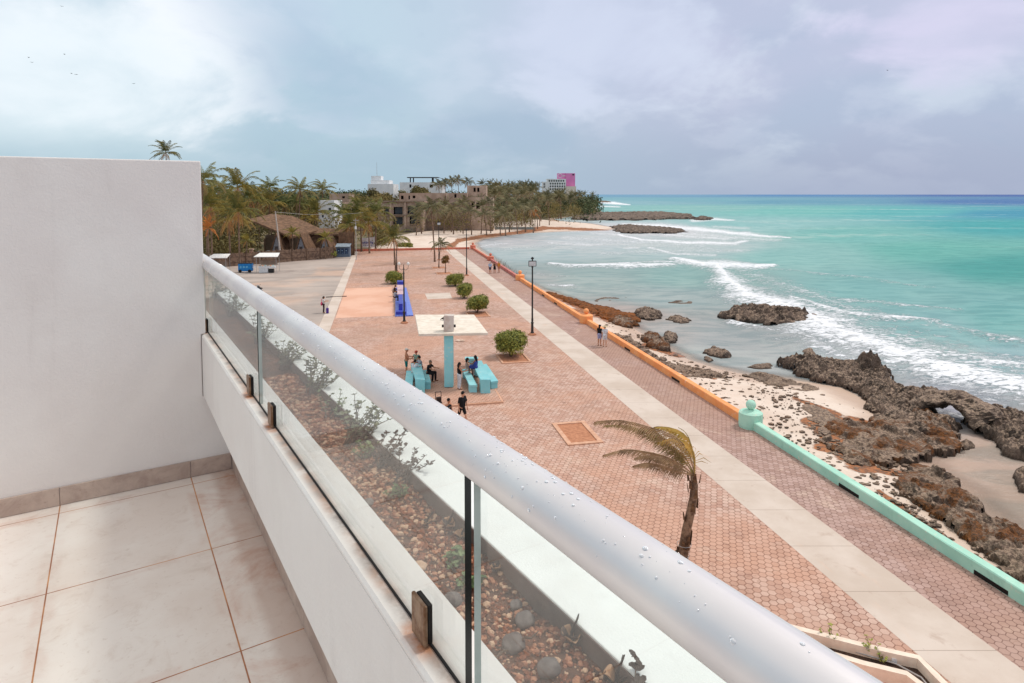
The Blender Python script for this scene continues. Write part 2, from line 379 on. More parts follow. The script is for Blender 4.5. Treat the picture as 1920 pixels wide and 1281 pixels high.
def rockmat(name, c1, c2, c3, weed=None, sc=1.):
    b = NB(name); n1 = b.noise(1.1 * sc, 8, .65, .5); n2 = b.noise(6 * sc, 8, .7, .8)
    v = b.vor(3.2 * sc, 'F1', b.vm('ADD', b.tc.outputs['Object'], b.noise(2.5 * sc, 4, .6, col=True)))
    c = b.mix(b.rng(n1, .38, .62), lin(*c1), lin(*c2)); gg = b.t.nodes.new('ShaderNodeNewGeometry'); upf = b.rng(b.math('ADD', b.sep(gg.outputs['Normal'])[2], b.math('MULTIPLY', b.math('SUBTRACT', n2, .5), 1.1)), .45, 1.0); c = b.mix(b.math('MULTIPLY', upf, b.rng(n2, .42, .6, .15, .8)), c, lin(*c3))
    c = b.mix(b.rng(v, .0, .22, .75, 0), c, tuple(x * .25 for x in lin(*c2)))  # shade in the pits, put into the rock colour
    c = b.mix(b.rng(b.noise(16 * sc, 4, .7), .62, .72, 0, .6), c, lin(214, 196, 180))
    if weed: c = b.mix(b.rng(b.noise(.55, 6, .65, .8), .47, .56, 0, .9), c, b.mix(b.rng(n2, .4, .6), lin(138, 86, 42), lin(78, 52, 34)))
    g_ = b.t.nodes.new('ShaderNodeNewGeometry'); hz_ = b.sep(g_.outputs['Position'])[2]; c = b.mix(b.rng(b.math('ADD', hz_, b.math('MULTIPLY', n1, .5)), -1.35, -.95, .65, 0), c, lin(54, 44, 38))
    b.set(c, .8, 0, .3); b.bump(b.math('ADD', b.math('MULTIPLY', n2, 1.), b.math('MULTIPLY', v, .8)), 1., .10 / sc); return b.m
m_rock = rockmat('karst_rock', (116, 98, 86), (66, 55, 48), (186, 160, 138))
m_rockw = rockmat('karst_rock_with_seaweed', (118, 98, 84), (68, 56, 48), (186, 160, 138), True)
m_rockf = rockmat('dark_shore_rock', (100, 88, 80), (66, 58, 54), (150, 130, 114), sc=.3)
m_weed = M('seaweed', (140, 84, 40), (92, 58, 34), 2.5, .9, .9, 14, dist=.06)
def frondmat(name, g1, g2, dry):
    b = NB(name); oi = b.t.nodes.new('ShaderNodeObjectInfo')
    n = b.noise(.55, 4, .6); r = oi.outputs['Random']
    c = b.mix(b.rng(n, .38, .6), lin(*g1), lin(*g2))
    a = b.attr('dry', 2)
    c = b.mix(b.math('ADD', b.math('MULTIPLY', a, .9), b.rng(r, 0, 1, -.12, .22, sm=False), clamp=True), c, lin(*dry))
    hs = b.t.nodes.new('ShaderNodeHueSaturation'); b.put(hs.inputs['Color'], c); b.put(hs.inputs['Value'], b.rng(r, 0, 1, .8, 1.2, sm=False))
    b.set(hs.outputs[0], .6, 0, .3); b.b.inputs['Subsurface Weight'].default_value = 0
    return b.m
m_frond = frondmat('palm_fronds', (132, 134, 70), (96, 104, 58), (158, 124, 88))
m_frondy = frondmat('palm_fronds_yellow', (160, 144, 68), (100, 106, 54), (176, 124, 76))
m_frondo = frondmat('palm_fronds_orange', (214, 138, 66), (190, 120, 60), (200, 126, 70))
m_frondf = frondmat('palm_fronds_sea', (138, 130, 90), (108, 106, 74), (164, 138, 112))
m_trunk = M('palm_trunk', (142, 118, 100), (104, 84, 70), 4, .9, .6, 14, dist=.03, rnd=.15)
m_leaf = M('shrub_leaf', (158, 156, 72), (98, 108, 48), 3.5, .6, spec=.3)
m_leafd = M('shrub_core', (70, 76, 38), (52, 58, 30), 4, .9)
m_kerb = M('terracotta_kerb', (220, 176, 148), (202, 154, 126), 4, .85, .3, 40)
m_earth = M('pit_earth', (196, 138, 106), (170, 116, 88), 5, .95, .6, 30)
m_black = M('black_metal', (34, 32, 34), (24, 22, 24), 6, .45, spec=.5)
m_turq = M('turquoise_paint', (160, 220, 224), (140, 206, 214), 2.2, .6, .15, 30)
m_conc = M('roof_concrete', (236, 226, 212), (218, 206, 190), 2, .85, .3, 30)
m_steel = M('galvanised_steel', (190, 188, 186), (166, 164, 164), 5, .5, metal=.3)
def wallpaint(name, c1, c2):
    b = NB(name); s = b.sep(b.tc.outputs['Object'])
    c = b.mix(b.rng(b.noise(.6, 5, .6), .38, .62), lin(*c1), lin(*c2))
    c = b.mix(b.rng(b.noise(5, 7, .7, .5), .56, .68, 0, .5), c, lin(236, 214, 196)); c = b.mix(b.rng(b.noise(1.3, 7, .7, .3, b.map((1, 1, .3))), .56, .7, 0, .35), c, tuple(x * .6 for x in lin(*c2)))
    c = b.mix(b.rng(b.noise(3, 7, .7, .5, b.map(loc=(4, 4, 4))), .6, .75, 0, .4), c, tuple(x * .5 for x in lin(*c1)))
    b.set(c, .65, 0, .3); b.bump(b.noise(20, 5), .2, .01); return b.m
m_green = wallpaint('mint_paint', (182, 226, 206), (164, 214, 194))
m_orng = wallpaint('orange_paint', (252, 172, 110), (246, 156, 94))
m_pink = wallpaint('faded_maroon_paint', (206, 126, 114), (188, 106, 100))
m_brick = wallpaint('salmon_paint', (218, 128, 102), (206, 114, 90))
m_turq = wallpaint('worn_turquoise_paint', (152, 216, 222), (134, 204, 212))
# ------------------------------------------------------------------ land, beach and sea
SEA = -1.5
shore_px = [(2700, 1500), (2250, 1240), (1920, 1040), (1850, 972), (1785, 915), (1730, 880), (1706, 852), (1735, 826), (1715, 800), (1650, 765), (1580, 728),
 (1480, 712), (1400, 703), (1345, 692), (1290, 674), (1240, 648), (1195, 620), (1150, 596), (1110, 580), (1060, 558), (1010, 541), (975, 525),
 (945, 503), (922, 484), (903, 471), (892, 462), (890, 455), (903, 449), (940, 443), (990, 437), (1060, 434), (1140, 432), (1158, 428),
 (1105, 419), (1050, 415), (1035, 411), (1060, 408), (1100, 404), (1128, 402), (1126, 396), (1110, 386), (1112, 380), (1122, 375), (1100, 370.5), (1000, 367.5)]
shore = [G(u, v, SEA) for u, v in shore_px]
sea_poly = np.array([(60, -30)] + shore + [(-3000, 9000), (-3000, 30000), (30000, 30000), (30000, -3000), (60, -3000)])
def sdist(x, y, poly):          # signed distance, negative inside
    d = np.full(x.shape, 1e18); ins = np.zeros(x.shape, bool); n = len(poly)
    for i in range(n):
        ax, ay = poly[i]; bx, by = poly[(i + 1) % n]; ex, ey = bx - ax, by - ay
        t = np.clip(((x - ax) * ex + (y - ay) * ey) / (ex * ex + ey * ey + 1e-9), 0, 1)
        d = np.minimum(d, (x - ax - t * ex) ** 2 + (y - ay - t * ey) ** 2)
        c = ((ay > y) != (by > y)) & (x < (bx - ax) * (y - ay) / (by - ay + 1e-12) + ax); ins ^= c
    d = np.sqrt(d); return np.where(ins, -d, d)
def segd(u, v, pts, sv=1.0):     # distance to a polyline given as (u, v, halfwidth): returns 1 at the centre to 0 at the edge
    best = np.zeros(u.shape)
    for i in range(len(pts) - 1):
        ax, ay, wa = pts[i]; bx, by, wb = pts[i + 1]; ex, ey = bx - ax, by - ay
        t = np.clip(((u - ax) * ex + (v - ay) * ey) / (ex * ex + ey * ey), 0, 1)
        d = np.sqrt(((u - ax - t * ex) * .35) ** 2 + (v - ay - t * ey) ** 2); w = wa + (wb - wa) * t
        best = np.maximum(best, np.clip(1 - d / np.maximum(w * 1.7, .3), 0, 1))
    return best
def fan(name, mat, rs, az, zf, attrs, keep=None):
    RR, AA = np.meshgrid(rs, az, indexing='ij'); x = RR * np.sin(AA); y = RR * np.cos(AA); n, m = RR.shape
    x = x.ravel(); y = y.ravel(); z = zf(x, y)
    idx = np.arange(n * m).reshape(n, m)
    q = np.stack([idx[:-1, :-1], idx[:-1, 1:], idx[1:, 1:], idx[1:, :-1]], -1).reshape(-1, 4)[:, ::-1]
    if keep is not None: kk = keep(x, y); q = q[kk[q].any(1)]
    used = np.unique(q); mp = np.full(n * m, -1); mp[used] = np.arange(len(used)); q = mp[q]; x, y, z = x[used], y[used], z[used]
    me = bpy.data.meshes.new(name); me.vertices.add(len(x)); me.vertices.foreach_set('co', np.stack([x, y, z], 1).ravel())
    me.loops.add(q.size); me.loops.foreach_set('vertex_index', q.ravel().astype(np.int32)); me.polygons.add(len(q))
    me.polygons.foreach_set('loop_start', np.arange(0, q.size, 4, dtype=np.int32)); me.polygons.foreach_set('use_smooth', np.ones(len(q), bool))
    me.update(calc_edges=True)
    for an, fn in attrs.items():
        val = fn(x, y)
        if val.ndim == 1: at = me.attributes.new(an, 'FLOAT', 'POINT'); at.data.foreach_set('value', val)
        else: at = me.attributes.new(an, 'FLOAT_COLOR', 'POINT'); at.data.foreach_set('color', np.concatenate([val, np.ones((len(val), 1))], 1).ravel())
    me.materials.append(mat); o = bpy.data.objects.new(name, me); S.collection.objects.link(o); return tag(o, kind='structure')
cache = {}
def SD(x, y):
    k = (len(x), float(x[0]), float(x[-1]))
    if k not in cache: cache[k] = sdist(x, y, sea_poly)
    return cache[k]
def land_z(x, y):
    d = SD(x, y); far = np.clip((y - 150) / 200, 0, 1)
    z = SEA + np.where(d > 0, d * .085, d * .07) + .05 * np.sin(x * .9 + y * .31) * np.sin(y * .7 - x * .2) * np.clip(d, 0, 1)
    return np.clip(z, -4.5, -.42 - .0 * far)
def weed_a(x, y):
    u, v = proj(x, y, -1.0); w = np.zeros(x.shape)
    for pts in ([(838, 470, 3), (846, 461, 3), (862, 450, 2.4), (905, 442, 1.7), (960, 436, 1.4), (1020, 429, 2)], [(1015, 429.5, 1.0), (1060, 429, .9), (1110, 429.5, .9), (1165, 430, .8)],
                [(1030, 413, .8), (1060, 410.5, 2), (1110, 408, 1.8)], [(1010, 541, 1.5), (1060, 557, 4), (1110, 577, 10), (1160, 585, 12), (1200, 596, 8)],
                [(1215, 640, 5), (1265, 655, 5)], [(1240, 677, 1.5), (1300, 694, 3), (1340, 706, 2)], [(1530, 790, 8), (1570, 830, 12), (1620, 870, 10), (1680, 872, 5)],
                [(1600, 790, 12), (1680, 800, 14), (1740, 815, 8)], [(1650, 915, 3), (1720, 960, 5), (1800, 1020, 6), (1870, 1060, 6)], [(1490, 745, 2), (1560, 770, 5), (1570, 800, 6)],
                [(1180, 640, 2), (1235, 672, 3)]):
        w = np.maximum(w, segd(u, v, pts))
    return w
def soil_a(x, y):
    d = SD(x, y); u, v = proj(x, y, -.5)
    line = np.interp(u, [300, 690, 720, 770, 900, 1000, 1080, 1130], [600, 470, 448, 438, 421, 413, 405, 399])
    return np.clip((line - v) / 6 + .5, 0, 1) * (d > 2)
azf = np.concatenate([np.arange(-100, -42, 2.0), np.arange(-42, 46, .18), np.arange(46, 112, 2.0)]) * pi / 180
rs = [10.0]
while rs[-1] < 14000: rs.append(rs[-1] * (1.0095 if rs[-1] < 500 else 1.05))
rs = np.array(rs)
b = NB('beach_sand')
c = b.mix(b.rng(b.noise(.35, 6, .6), .35, .65), lin(226, 210, 196), lin(214, 194, 178))
c = b.mix(b.rng(b.noise(5, 6, .7), .5, .72, 0, .35), c, lin(206, 180, 158))
g = b.t.nodes.new('ShaderNodeNewGeometry'); gz = b.sep(g.outputs['Position'])[2]
wet = b.rng(b.math('ADD', gz, b.math('MULTIPLY', b.math('SUBTRACT', b.noise(.5, 5), .5), .25)), -1.45, -1.22, 1, 0)
c = b.mix(b.math('MULTIPLY', wet, .7), c, lin(190, 160, 138))
spk = b.math('MULTIPLY', b.rng(b.noise(.5, 4, .6), .5, .62), b.rng(b.noise(6.5, 6, .8, 1.), .60, .65)); c = b.mix(b.math('MULTIPLY', spk, .8), c, lin(84, 64, 54))
wd = b.attr('weed', 2); wn_ = b.noise(.9, 8, .7, .6)
wm = b.rng(b.math('ADD', wd, b.math('MULTIPLY', b.math('SUBTRACT', wn_, .5), 1.5)), .22, .42)
wm = b.math('MULTIPLY', wm, b.rng(wd, .0, .08))
c = b.mix(b.math('MULTIPLY', wm, .92), c, b.mix(b.rng(b.noise(3, 6, .7), .4, .62), lin(172, 104, 54), lin(98, 64, 44)))
sl = b.attr('soil', 2)
c = b.mix(b.rng(b.math('ADD', sl, b.math('MULTIPLY', b.math('SUBTRACT', b.noise(.12, 5), .5), .8)), .3, .7), c, b.mix(b.rng(b.noise(.15, 6), .4, .6), lin(128, 112, 88), lin(92, 88, 60)))
b.set(c, b.rng(wet, 0, 1, .9, .45), 0, .25)
b.bump(b.math('ADD', b.noise(2.2, 7, .65), b.math('MULTIPLY', wm, .8)), .6, .12)
fan('beach', b.m, rs[rs < 9000], azf, land_z, {'weed': weed_a, 'soil': soil_a}, lambda x, y: SD(x, y) > -45)

ctrl = [(1250, 366, 112, 164, 190), (1500, 366, 82, 138, 184), (1900, 366, 62, 100, 164), (1300, 376, 117, 176, 186), (1500, 378, 102, 162, 182), (1900, 378, 70, 121, 173), (1180, 378, 135, 184, 191),
 (1300, 392, 136, 193, 186), (1500, 396, 121, 194, 185), (1700, 398, 94, 183, 181), (1900, 400, 67, 155, 178), (1900, 425, 70, 170, 170), (1600, 440, 119, 188, 179), (1400, 420, 147, 199, 194), (1750, 470, 106, 183, 170),
 (1900, 500, 77, 165, 156), (1500, 480, 143, 195, 187), (1300, 465, 180, 203, 200), (1000, 470, 181, 200, 198), (1100, 450, 189, 206, 206), (1100, 520, 154, 179, 174), (1250, 560, 154, 177, 174), (1000, 520, 162, 176, 172),
 (1300, 520, 143, 182, 175), (1650, 540, 130, 185, 180), (1900, 600, 117, 180, 175), (1750, 620, 135, 184, 182), (1350, 640, 158, 172, 170), (1250, 630, 169, 176, 171), (1450, 660, 160, 174, 172), (1550, 670, 163, 182, 183),
 (1900, 690, 146, 186, 188), (1800, 880, 184, 170, 152), (1780, 775, 163, 173, 181), (1880, 950, 174, 160, 142), (1850, 850, 176, 164, 148), (1760, 840, 190, 176, 158), (1200, 430, 202, 212, 212), (1180, 590, 170, 168, 160), (950, 455, 190, 200, 200)]
cu = np.array([c[0] for c in ctrl], float); cv = np.array([c[1] for c in ctrl], float); cc = np.array([lin(*c[2:]) for c in ctrl])
def sea_col(x, y):
    u, v = proj(x, y, SEA); u = np.clip(u, 850, 2050); v = np.clip(v, 364.6, 1000); lv = np.log(v - 360); clv = np.log(cv - 360)
    num = np.zeros((len(u), 3)); den = np.zeros(len(u))
    for i in range(len(ctrl)):
        w = 1 / (((u - cu[i]) / 260) ** 2 + ((lv - clv[i]) / .33) ** 2 + .02) ** 2; num += w[:, None] * cc[i]; den += w
    return num / den[:, None]
foam_lines = [
 ([(1150, 428, 5), (1260, 436, 7), (1380, 446, 7), (1460, 450, 3)], .62), ([(1060, 446, 5), (1180, 452, 7), (1320, 460, 6)], .55), ([(1130, 475, 4), (1250, 470, 6), (1400, 470, 4)], .5), ([(1320, 492, 6), (1420, 520, 12), (1520, 556, 14), (1620, 590, 14)], .5), ([(1540, 600, 16), (1700, 650, 26), (1900, 705, 34)], .6), ([(1480, 618, 8), (1530, 650, 14), (1600, 680, 10)], .7), ([(1400, 500, 3), (1600, 520, 3), (1750, 540, 2)], .42),
 ([(1262, 487, 4), (1310, 496, 7), (1350, 500, 12), (1400, 502, 8), (1450, 500, 3)], 1), ([(1345, 503, 8), (1365, 530, 13), (1400, 556, 17), (1470, 578, 20), (1540, 612, 30), (1620, 645, 28), (1700, 675, 24), (1790, 702, 26), (1880, 722, 28), (1990, 745, 32)], 1),
 ([(1480, 560, 3), (1560, 585, 8), (1660, 598, 6), (1760, 604, 3)], .8), ([(1030, 496, 2), (1060, 500, 4), (1130, 500, 5), (1200, 499, 4), (1262, 500, 3)], .95), ([(1150, 497, 1.5), (1230, 492, 3), (1290, 496, 3)], .7),
 ([(1170, 421, 3), (1240, 424, 6), (1330, 432, 5), (1400, 440, 4), (1480, 446, 1.5)], .95), ([(1160, 440, 2), (1200, 449, 2.4), (1290, 455, 4), (1380, 456, 4), (1400, 452, 2)], .95), ([(1220, 465, 3), (1270, 476, 3), (1340, 478, 2)], .75),
 ([(1300, 414, 3), (1340, 411, 3.2), (1375, 413, 1.4)], .9), ([(1240, 403, 1.6), (1280, 404, 2.2)], 1), ([(1375, 436, 2.5), (1400, 438, 4), (1440, 444, 1.5)], .9), ([(1120, 379, 2.4), (1150, 381, 3.2), (1180, 384, 1)], 1),
 ([(1110, 386, 1.5), (1160, 388, 1.5)], .8), ([(1030, 455, 2), (1100, 459, 4), (1130, 458, 1)], .65), ([(905, 462, 3), (930, 458, 3), (960, 456, 1)], .6), ([(1170, 465, 1.5), (1195, 464, 3)], .75), ([(1240, 427, 12), (1310, 432, 10)], .62),
 ([(1030, 535, 2), (1070, 538, 4)], .7), ([(1000, 512, 1), (1040, 518, 3), (1080, 520, 1)], .4), ([(1370, 604, 4), (1400, 612, 5), (1440, 620, 2)], .8), ([(1520, 620, 12), (1560, 640, 14), (1600, 662, 10)], .8), ([(1700, 640, 10), (1800, 672, 18), (1920, 690, 22), (2000, 700, 20)], .62),
 ([(1640, 590, 6), (1760, 610, 8), (1900, 640, 8)], .5), ([(1560, 560, 5), (1700, 575, 5), (1800, 580, 2)], .5), ([(1762, 772, 7), (1800, 782, 7)], .7), ([(1850, 684, 12), (1990, 700, 14)], .8), ([(1110, 437, 3), (1150, 440, 3)], .6), ([(1340, 425, 3), (1400, 428, 3)], .6),
 ([(985, 436, 1.5), (1100, 434, 1.2), (1150, 433, 2)], .5), ([(1250, 440, 5), (1360, 448, 4)], .7), ([(1380, 415, 1), (1480, 420, 1)], .4), ([(1130, 455, 6), (1240, 462, 6), (1330, 466, 4)], .45), ([(920, 470, 3), (1010, 462, 3), (1100, 468, 3)], .4)]
def foam_a(x, y):
    u, v = proj(x, y, SEA); f = np.zeros(x.shape)
    for pts, k in foam_lines: f = np.maximum(f, segd(u, v, pts) * k)
    return f
def edge_a(x, y): return np.clip(-SD(x, y) / 2.6, 0, 1)
def sea_z(x, y):
    d = np.clip(-SD(x, y) / 12, 0, 1)
    u, v = proj(x, y, SEA); f = foam_a(x, y) * (y < 130)
    return SEA + d * (.07 * np.sin(x * .55 - y * .23) + .05 * np.sin(x * .31 + y * .52 + 1)) + .5 * f * d
b = NB('sea_water'); wc = b.attr('wcol', 0)
cd = b.t.nodes.new('ShaderNodeNewGeometry'); pos = cd.outputs['Position']
p1 = b.map((.22, .6, 1), rot=(0, 0, R(20)), vec=pos); p2 = b.map((1.1, 2.0, 1), rot=(0, 0, R(-38)), vec=pos); p3 = b.map((.012, .03, 1), rot=(0, 0, R(15)), vec=pos)
n1 = b.noise(1, 8, .62, .5, p1); n2 = b.noise(1, 8, .7, 1.2, p2); n3 = b.noise(1, 7, .65, .6, p3)
c = b.mix(b.rng(n1, .42, .62, 0, .6), wc, b.mix(1., wc, (.50, .64, .68), 'MULTIPLY'))
c = b.mix(b.rng(n3, .35, .68, 0, .55), c, b.mix(1., wc, (.62, .80, .84), 'MULTIPLY'))
c = b.mix(b.rng(n3, .30, .45, .35, 0), c, lin(190, 214, 206))
fa = b.attr('foam', 2)
lace = b.math('ADD', b.math('MULTIPLY', n2, .75), b.math('MULTIPLY', n1, .25))
fm = b.rng(b.math('ADD', b.math('MULTIPLY', fa, 1.15), b.math('MULTIPLY', b.math('SUBTRACT', lace, .52), 4.8)), .28, .92)
fm = b.math('MULTIPLY', fm, b.rng(fa, .0, .30))
caps = b.math('MULTIPLY', b.rng(n2, .66, .74, 0, .5), b.rng(b.noise(1, 5, .6, 0, b.map((.02, .05, 1), vec=pos)), .5, .62))
fm = b.math('MAXIMUM', fm, caps)
c = b.mix(b.math('MULTIPLY', fm, .96), b.mix(1., c, (1.08, .92, .94), 'MULTIPLY'), lin(240, 242, 246))
b.bump(b.math('ADD', b.math('MULTIPLY', n2, .5), b.math('ADD', n1, b.math('MULTIPLY', fm, .6))), .75, .22)
ed = b.attr('edge', 2)
al = b.rng(b.math('ADD', ed, b.math('MULTIPLY', b.math('SUBTRACT', n1, .5), .5)), .02, .75, .25, 1)
dfs = b.t.nodes.new('ShaderNodeBsdfDiffuse'); b.put(dfs.inputs[0], c); gls = b.t.nodes.new('ShaderNodeBsdfGlossy'); gls.inputs['Roughness'].default_value = .22
bn = [n for n in b.t.nodes if n.type == 'BUMP'][0]; b.t.links.new(bn.outputs[0], dfs.inputs['Normal']); b.t.links.new(bn.outputs[0], gls.inputs['Normal'])
lw = b.t.nodes.new('ShaderNodeLayerWeight'); lw.inputs[0].default_value = .5
m1 = b.t.nodes.new('ShaderNodeMixShader'); b.put(m1.inputs[0], b.math('MULTIPLY', b.math('ADD', .03, b.math('MULTIPLY', b.math('POWER', lw.outputs['Facing'], 4.), .10)), b.math('SUBTRACT', 1., fm))); b.put(m1.inputs[1], dfs.outputs[0]); b.put(m1.inputs[2], gls.outputs[0])
tr = b.t.nodes.new('ShaderNodeBsdfTransparent'); m2 = b.t.nodes.new('ShaderNodeMixShader'); b.put(m2.inputs[0], b.math('MAXIMUM', al, fm)); b.put(m2.inputs[1], tr.outputs[0]); b.put(m2.inputs[2], m1.outputs[0])
b.t.links.new(m2.outputs[0], b.t.nodes['Material Output'].inputs[0])
rs2 = [11.0]
while rs2[-1] < 30000: rs2.append(rs2[-1] * (1.006 if rs2[-1] < 250 else (1.02 if rs2[-1] < 2000 else 1.08)))
azs = np.concatenate([np.arange(-24, -6, .5), np.arange(-6, 46, .12), np.arange(46, 112, 1.5)]) * pi / 180
fan('sea', b.m, np.array(rs2), azs, sea_z, {'wcol': sea_col, 'foam': foam_a, 'edge': edge_a}, lambda x, y: SD(x, y) < 4)

# ------------------------------------------------------------------ the square and the promenade
wallline = [(17.85, -6), (17.95, 14), (18.2, 28.4), (18.35, 55.1), (18.7, 84.8), (19.15, 110), (19.5, 134.5)]
def wa(s): return float(np.interp(s, [q[1] for q in wallline], [q[0] for q in wallline]))
def sheet(name, pts, z, mat, thick=None, kind='structure'):
    m = MB(); m.prism(pts, z - (thick or .02), z); o = m.build(name, mat, rotz=PSI); return tag(o, kind=kind)
sheet('square', [(-4.0, -8), (13.4, -8), (13.4, 60), (13.7, 134.9), (-4.3, 134.0), (-4.3, 60)], 0, m_hex, 1.8)
sheet('paving', [(15.5, -8), (wa(-6), -8), (wa(28), 28), (wa(55), 55), (wa(84.8), 84.8), (19.5, 134.9), (15.9, 134.9), (15.52, 60)], 0, m_hex2, 1.8)
sheet('path', [(13.4, -8), (15.5, -8), (15.52, 60), (15.9, 134.9), (13.7, 134.9), (13.4, 60)], .004, m_path, 1.8)
sheet('side_path', [(-5.5, 20), (-4.3, 20), (-4.3, 134), (-5.2, 134)], .03, m_path, 1.8)
sheet('court', [(-75, 20), (-5.5, 20), (-5.2, 132), (-20, 134), (-75, 130)], 0, m_court, 1.8)
sheet('paving_patch', [(-4.2, 62), (1.35, 62), (1.45, 81.5), (-4.2, 81.5)], .008, m_orange)
sheet('ground', [(-75, -30), (-4.0, -30), (-4.0, 20), (-75, 20)], -.004, m_court, 1.8)
sheet('manhole_slab', [(5.2, 71.2), (8.0, 71.2), (8.2, 75.4), (5.2, 75.4)], .006, m_path)

def wall_run(name, label, mat, s0, s1, drains=(), h=.42, w=.36, group='low sea wall along the promenade'):
    t = thing(name, label, 'sea wall', tuple(PP(wa(s0), s0)), PSI, group)
    m = MB(); nseg = max(2, int((s1 - s0) / 2)); a0 = wa(s0)
    rng_ = [s0 + (s1 - s0) * i / nseg for i in range(nseg + 1)]; vs = []; fs = []
    P5 = [(0, -.02), (0, h - .03), (.03, h), (w - .03, h), (w, h - .03), (w, -1.6)]
    for s in rng_:
        for k, (x, z) in enumerate(P5): vs.append((wa(s) - a0 + x + .012 * noise.noise(Vector((s * .7, k, 0))), s - s0, z + (.02 * noise.noise(Vector((s * .5, 3, k))) if 0 < k < 5 else 0)))
    n = 6
    for i in range(nseg):
        for k in range(n): k2 = (k + 1) % n; fs.append((i * n + k, i * n + k2, (i + 1) * n + k2, (i + 1) * n + k))
    fs += [tuple(range(n - 1, -1, -1)), tuple(nseg * n + k for k in range(n))]
    m.add(vs, fs); m.build('wall_body', mat, t)
    for s in drains:
        d = MB(); d.box(-.012, .2, -.55, .55, .012, .15); d.build('drain_slot', m_dark, t, (wa(s) - a0, s - s0, 0))
    return t
def ball_post(label, mat, s, r=.56, h=.72, grp=None, da=.16):
    t = thing('ball_post', label, 'post', tuple(PP(wa(s) + da, s)), PSI, grp or 'posts with ball tops along the sea wall')
    m = MB(); m.lathe([(r * .97, -1.4), (r * .97, h * .12), (r, h * .14), (r, h), (r * .82, h + .07), (r * .35, h + .13), (.14, h + .16)], 8 if r < .5 else 20, phase=R(22.5)); m.build('post_body', mat, t)
    m = MB(); m.lathe([(.12, h + .14), (.12, h + .20), (.19, h + .23), (.245, h + .33), (.25, h + .42), (.22, h + .52), (.14, h + .60), (.04, h + .635)], 18); m.build('ball', mat, t, smooth=True)
    return t
def sof(u, v): # s of a ground pixel
    x, y = G(u, v); return -x * sin(PSI) + y * cos(PSI)
wall_run('sea_wall', 'mint green low sea wall running towards the viewer', m_green, -4, 27.9, (sof(1850, 1098), sof(1580, 925)))
wall_run('sea_wall', 'bright orange low sea wall between the mint post and the near orange post', m_orng, 28.9, 54.4, (sof(1256, 715), sof(1172, 657)))
wall_run('sea_wall', 'orange low sea wall between the two orange posts', m_orng, 55.6, 84.1, (sof(1050, 570), sof(1025, 555)))
wall_run('sea_wall', 'faded maroon low sea wall beyond the farther orange post', m_pink, 84.9, 110.5)
wall_run('sea_wall', 'brick red low sea wall running up to the far corner of the promenade', m_brick, 110.9, 134.4)
ball_post('round mint green post with ball top where green wall meets orange', m_green, 28.4, .58, .74)
ball_post('orange post with ball top behind the couple in hats', m_orng, 55, .62, .7)
ball_post('orange post with ball top where orange wall turns maroon', m_orng, 84.5, .62, .72)
ball_post('brick red post with ball top beside the three walkers', m_brick, 110.7, .6, .72)
ball_post('brick red corner post with ball top at the far end of the promenade', m_brick, 134.7, .6, .8)
t = thing('sea_wall', 'brick red low wall closing the far end of the square', 'low wall', tuple(PP(-8, 134.9)), PSI)
m = MB(); m.box(0, 27, 0, .35, -1.6, .42, bev=.03); m.build('wall_body', m_brick, t)
# ------------------------------------------------------------------ kerbed pits
def pit(label, a, s, wx, wy, inner=.22, grp='kerbed planting pits', z=.06):
    t = thing('planting_pit', label, 'tree pit', tuple(PP(a, s)), PSI, grp)
    m = MB(); X, Y = wx / 2, wy / 2
    for q in ((-X, X, -Y, -Y + inner), (-X, X, Y - inner, Y), (-X, -X + inner, -Y + inner, Y - inner), (X - inner, X, -Y + inner, Y - inner)): m.box(*q, -.05, z, bev=.008)
    m.build('kerb', m_kerb, t)
    m = MB(); m.box(-X + inner, X - inner, -Y + inner, Y - inner, -.04, .012); m.build('earth', m_earth, t); return t
pit('empty terracotta kerb frame in the near brick paving', 9.42, 29.35, 1.75, 2.9)
# ------------------------------------------------------------------ the balcony (frame: x outwards across the rail, y along it)
BL = (0, 0, FLOOR); BR = BPS
m = MB(); m.box(-3.2, .564, -2.6, 3.93, -.25, 0)
tag(m.build('balcony_floor', m_tile, loc=BL, rotz=BR), kind='structure')
t = thing('end_wall', 'tall white rendered partition wall at the end of the balcony', 'wall', BL, BR)
m = MB(); m.prof([(-3.2, -.25), (.562, -.25), (.562, .452), (.412, .452), (.412, .808), (.435, .812), (.435, 1.785), (-3.2, 1.785)], 3.93, 4.1)
wb = m.build('wall_body', m_wall, t); bv = wb.modifiers.new('b', 'BEVEL'); bv.width = .006; bv.segments = 2; bv.limit_method = 'ANGLE'
joints = [-3.19, -2.683, -2.079, -1.475, -.871, -.267, .337, .552]
for i in range(len(joints) - 1):
    m = MB(); m.box(joints[i] + .0012, joints[i + 1] - .0012, 3.919, 3.9285, .002, .095, bev=.0015); m.build('skirting_tile', m_skirt, t)
t = thing('parapet', 'low white parapet under the glass balustrade with stained ledge', 'parapet', BL, BR)
pm = MB(); pm.prof([(.565, -.3), (.585, -.3), (.585, .73), (.578, .738), (.487, .800), (.480, .805), (.421, .805), (.415, .799), (.415, .455), (.565, .455)], -2.6, 9)
pb = pm.build('wall_body', m_ledge, t)
m = MB(); m.prof([(.4135, .462), (.4148, .462), (.4148, .792), (.4135, .792)], -2.59, 3.928); m.build('inner_face', m_wall, t)
yj = [-2.2, -1.494, -.734, .026, .786, 1.546, 2.306, 3.066, 3.826, 3.917]
for i in range(len(yj) - 1):
    m = MB(); m.box(.553, .5635, yj[i] + .0012, yj[i + 1] - .0012, .002, .097, bev=.0015); m.build('skirting_tile', m_skirt, t)
t = thing('glass_balustrade', 'frameless glass balustrade with round satin aluminium handrail', 'balustrade', BL, BR)
RX, RZ, RR_ = .465, 1.200, .0352
m = MB()
ys = [-2.6 + .2 * i for i in range(59)]
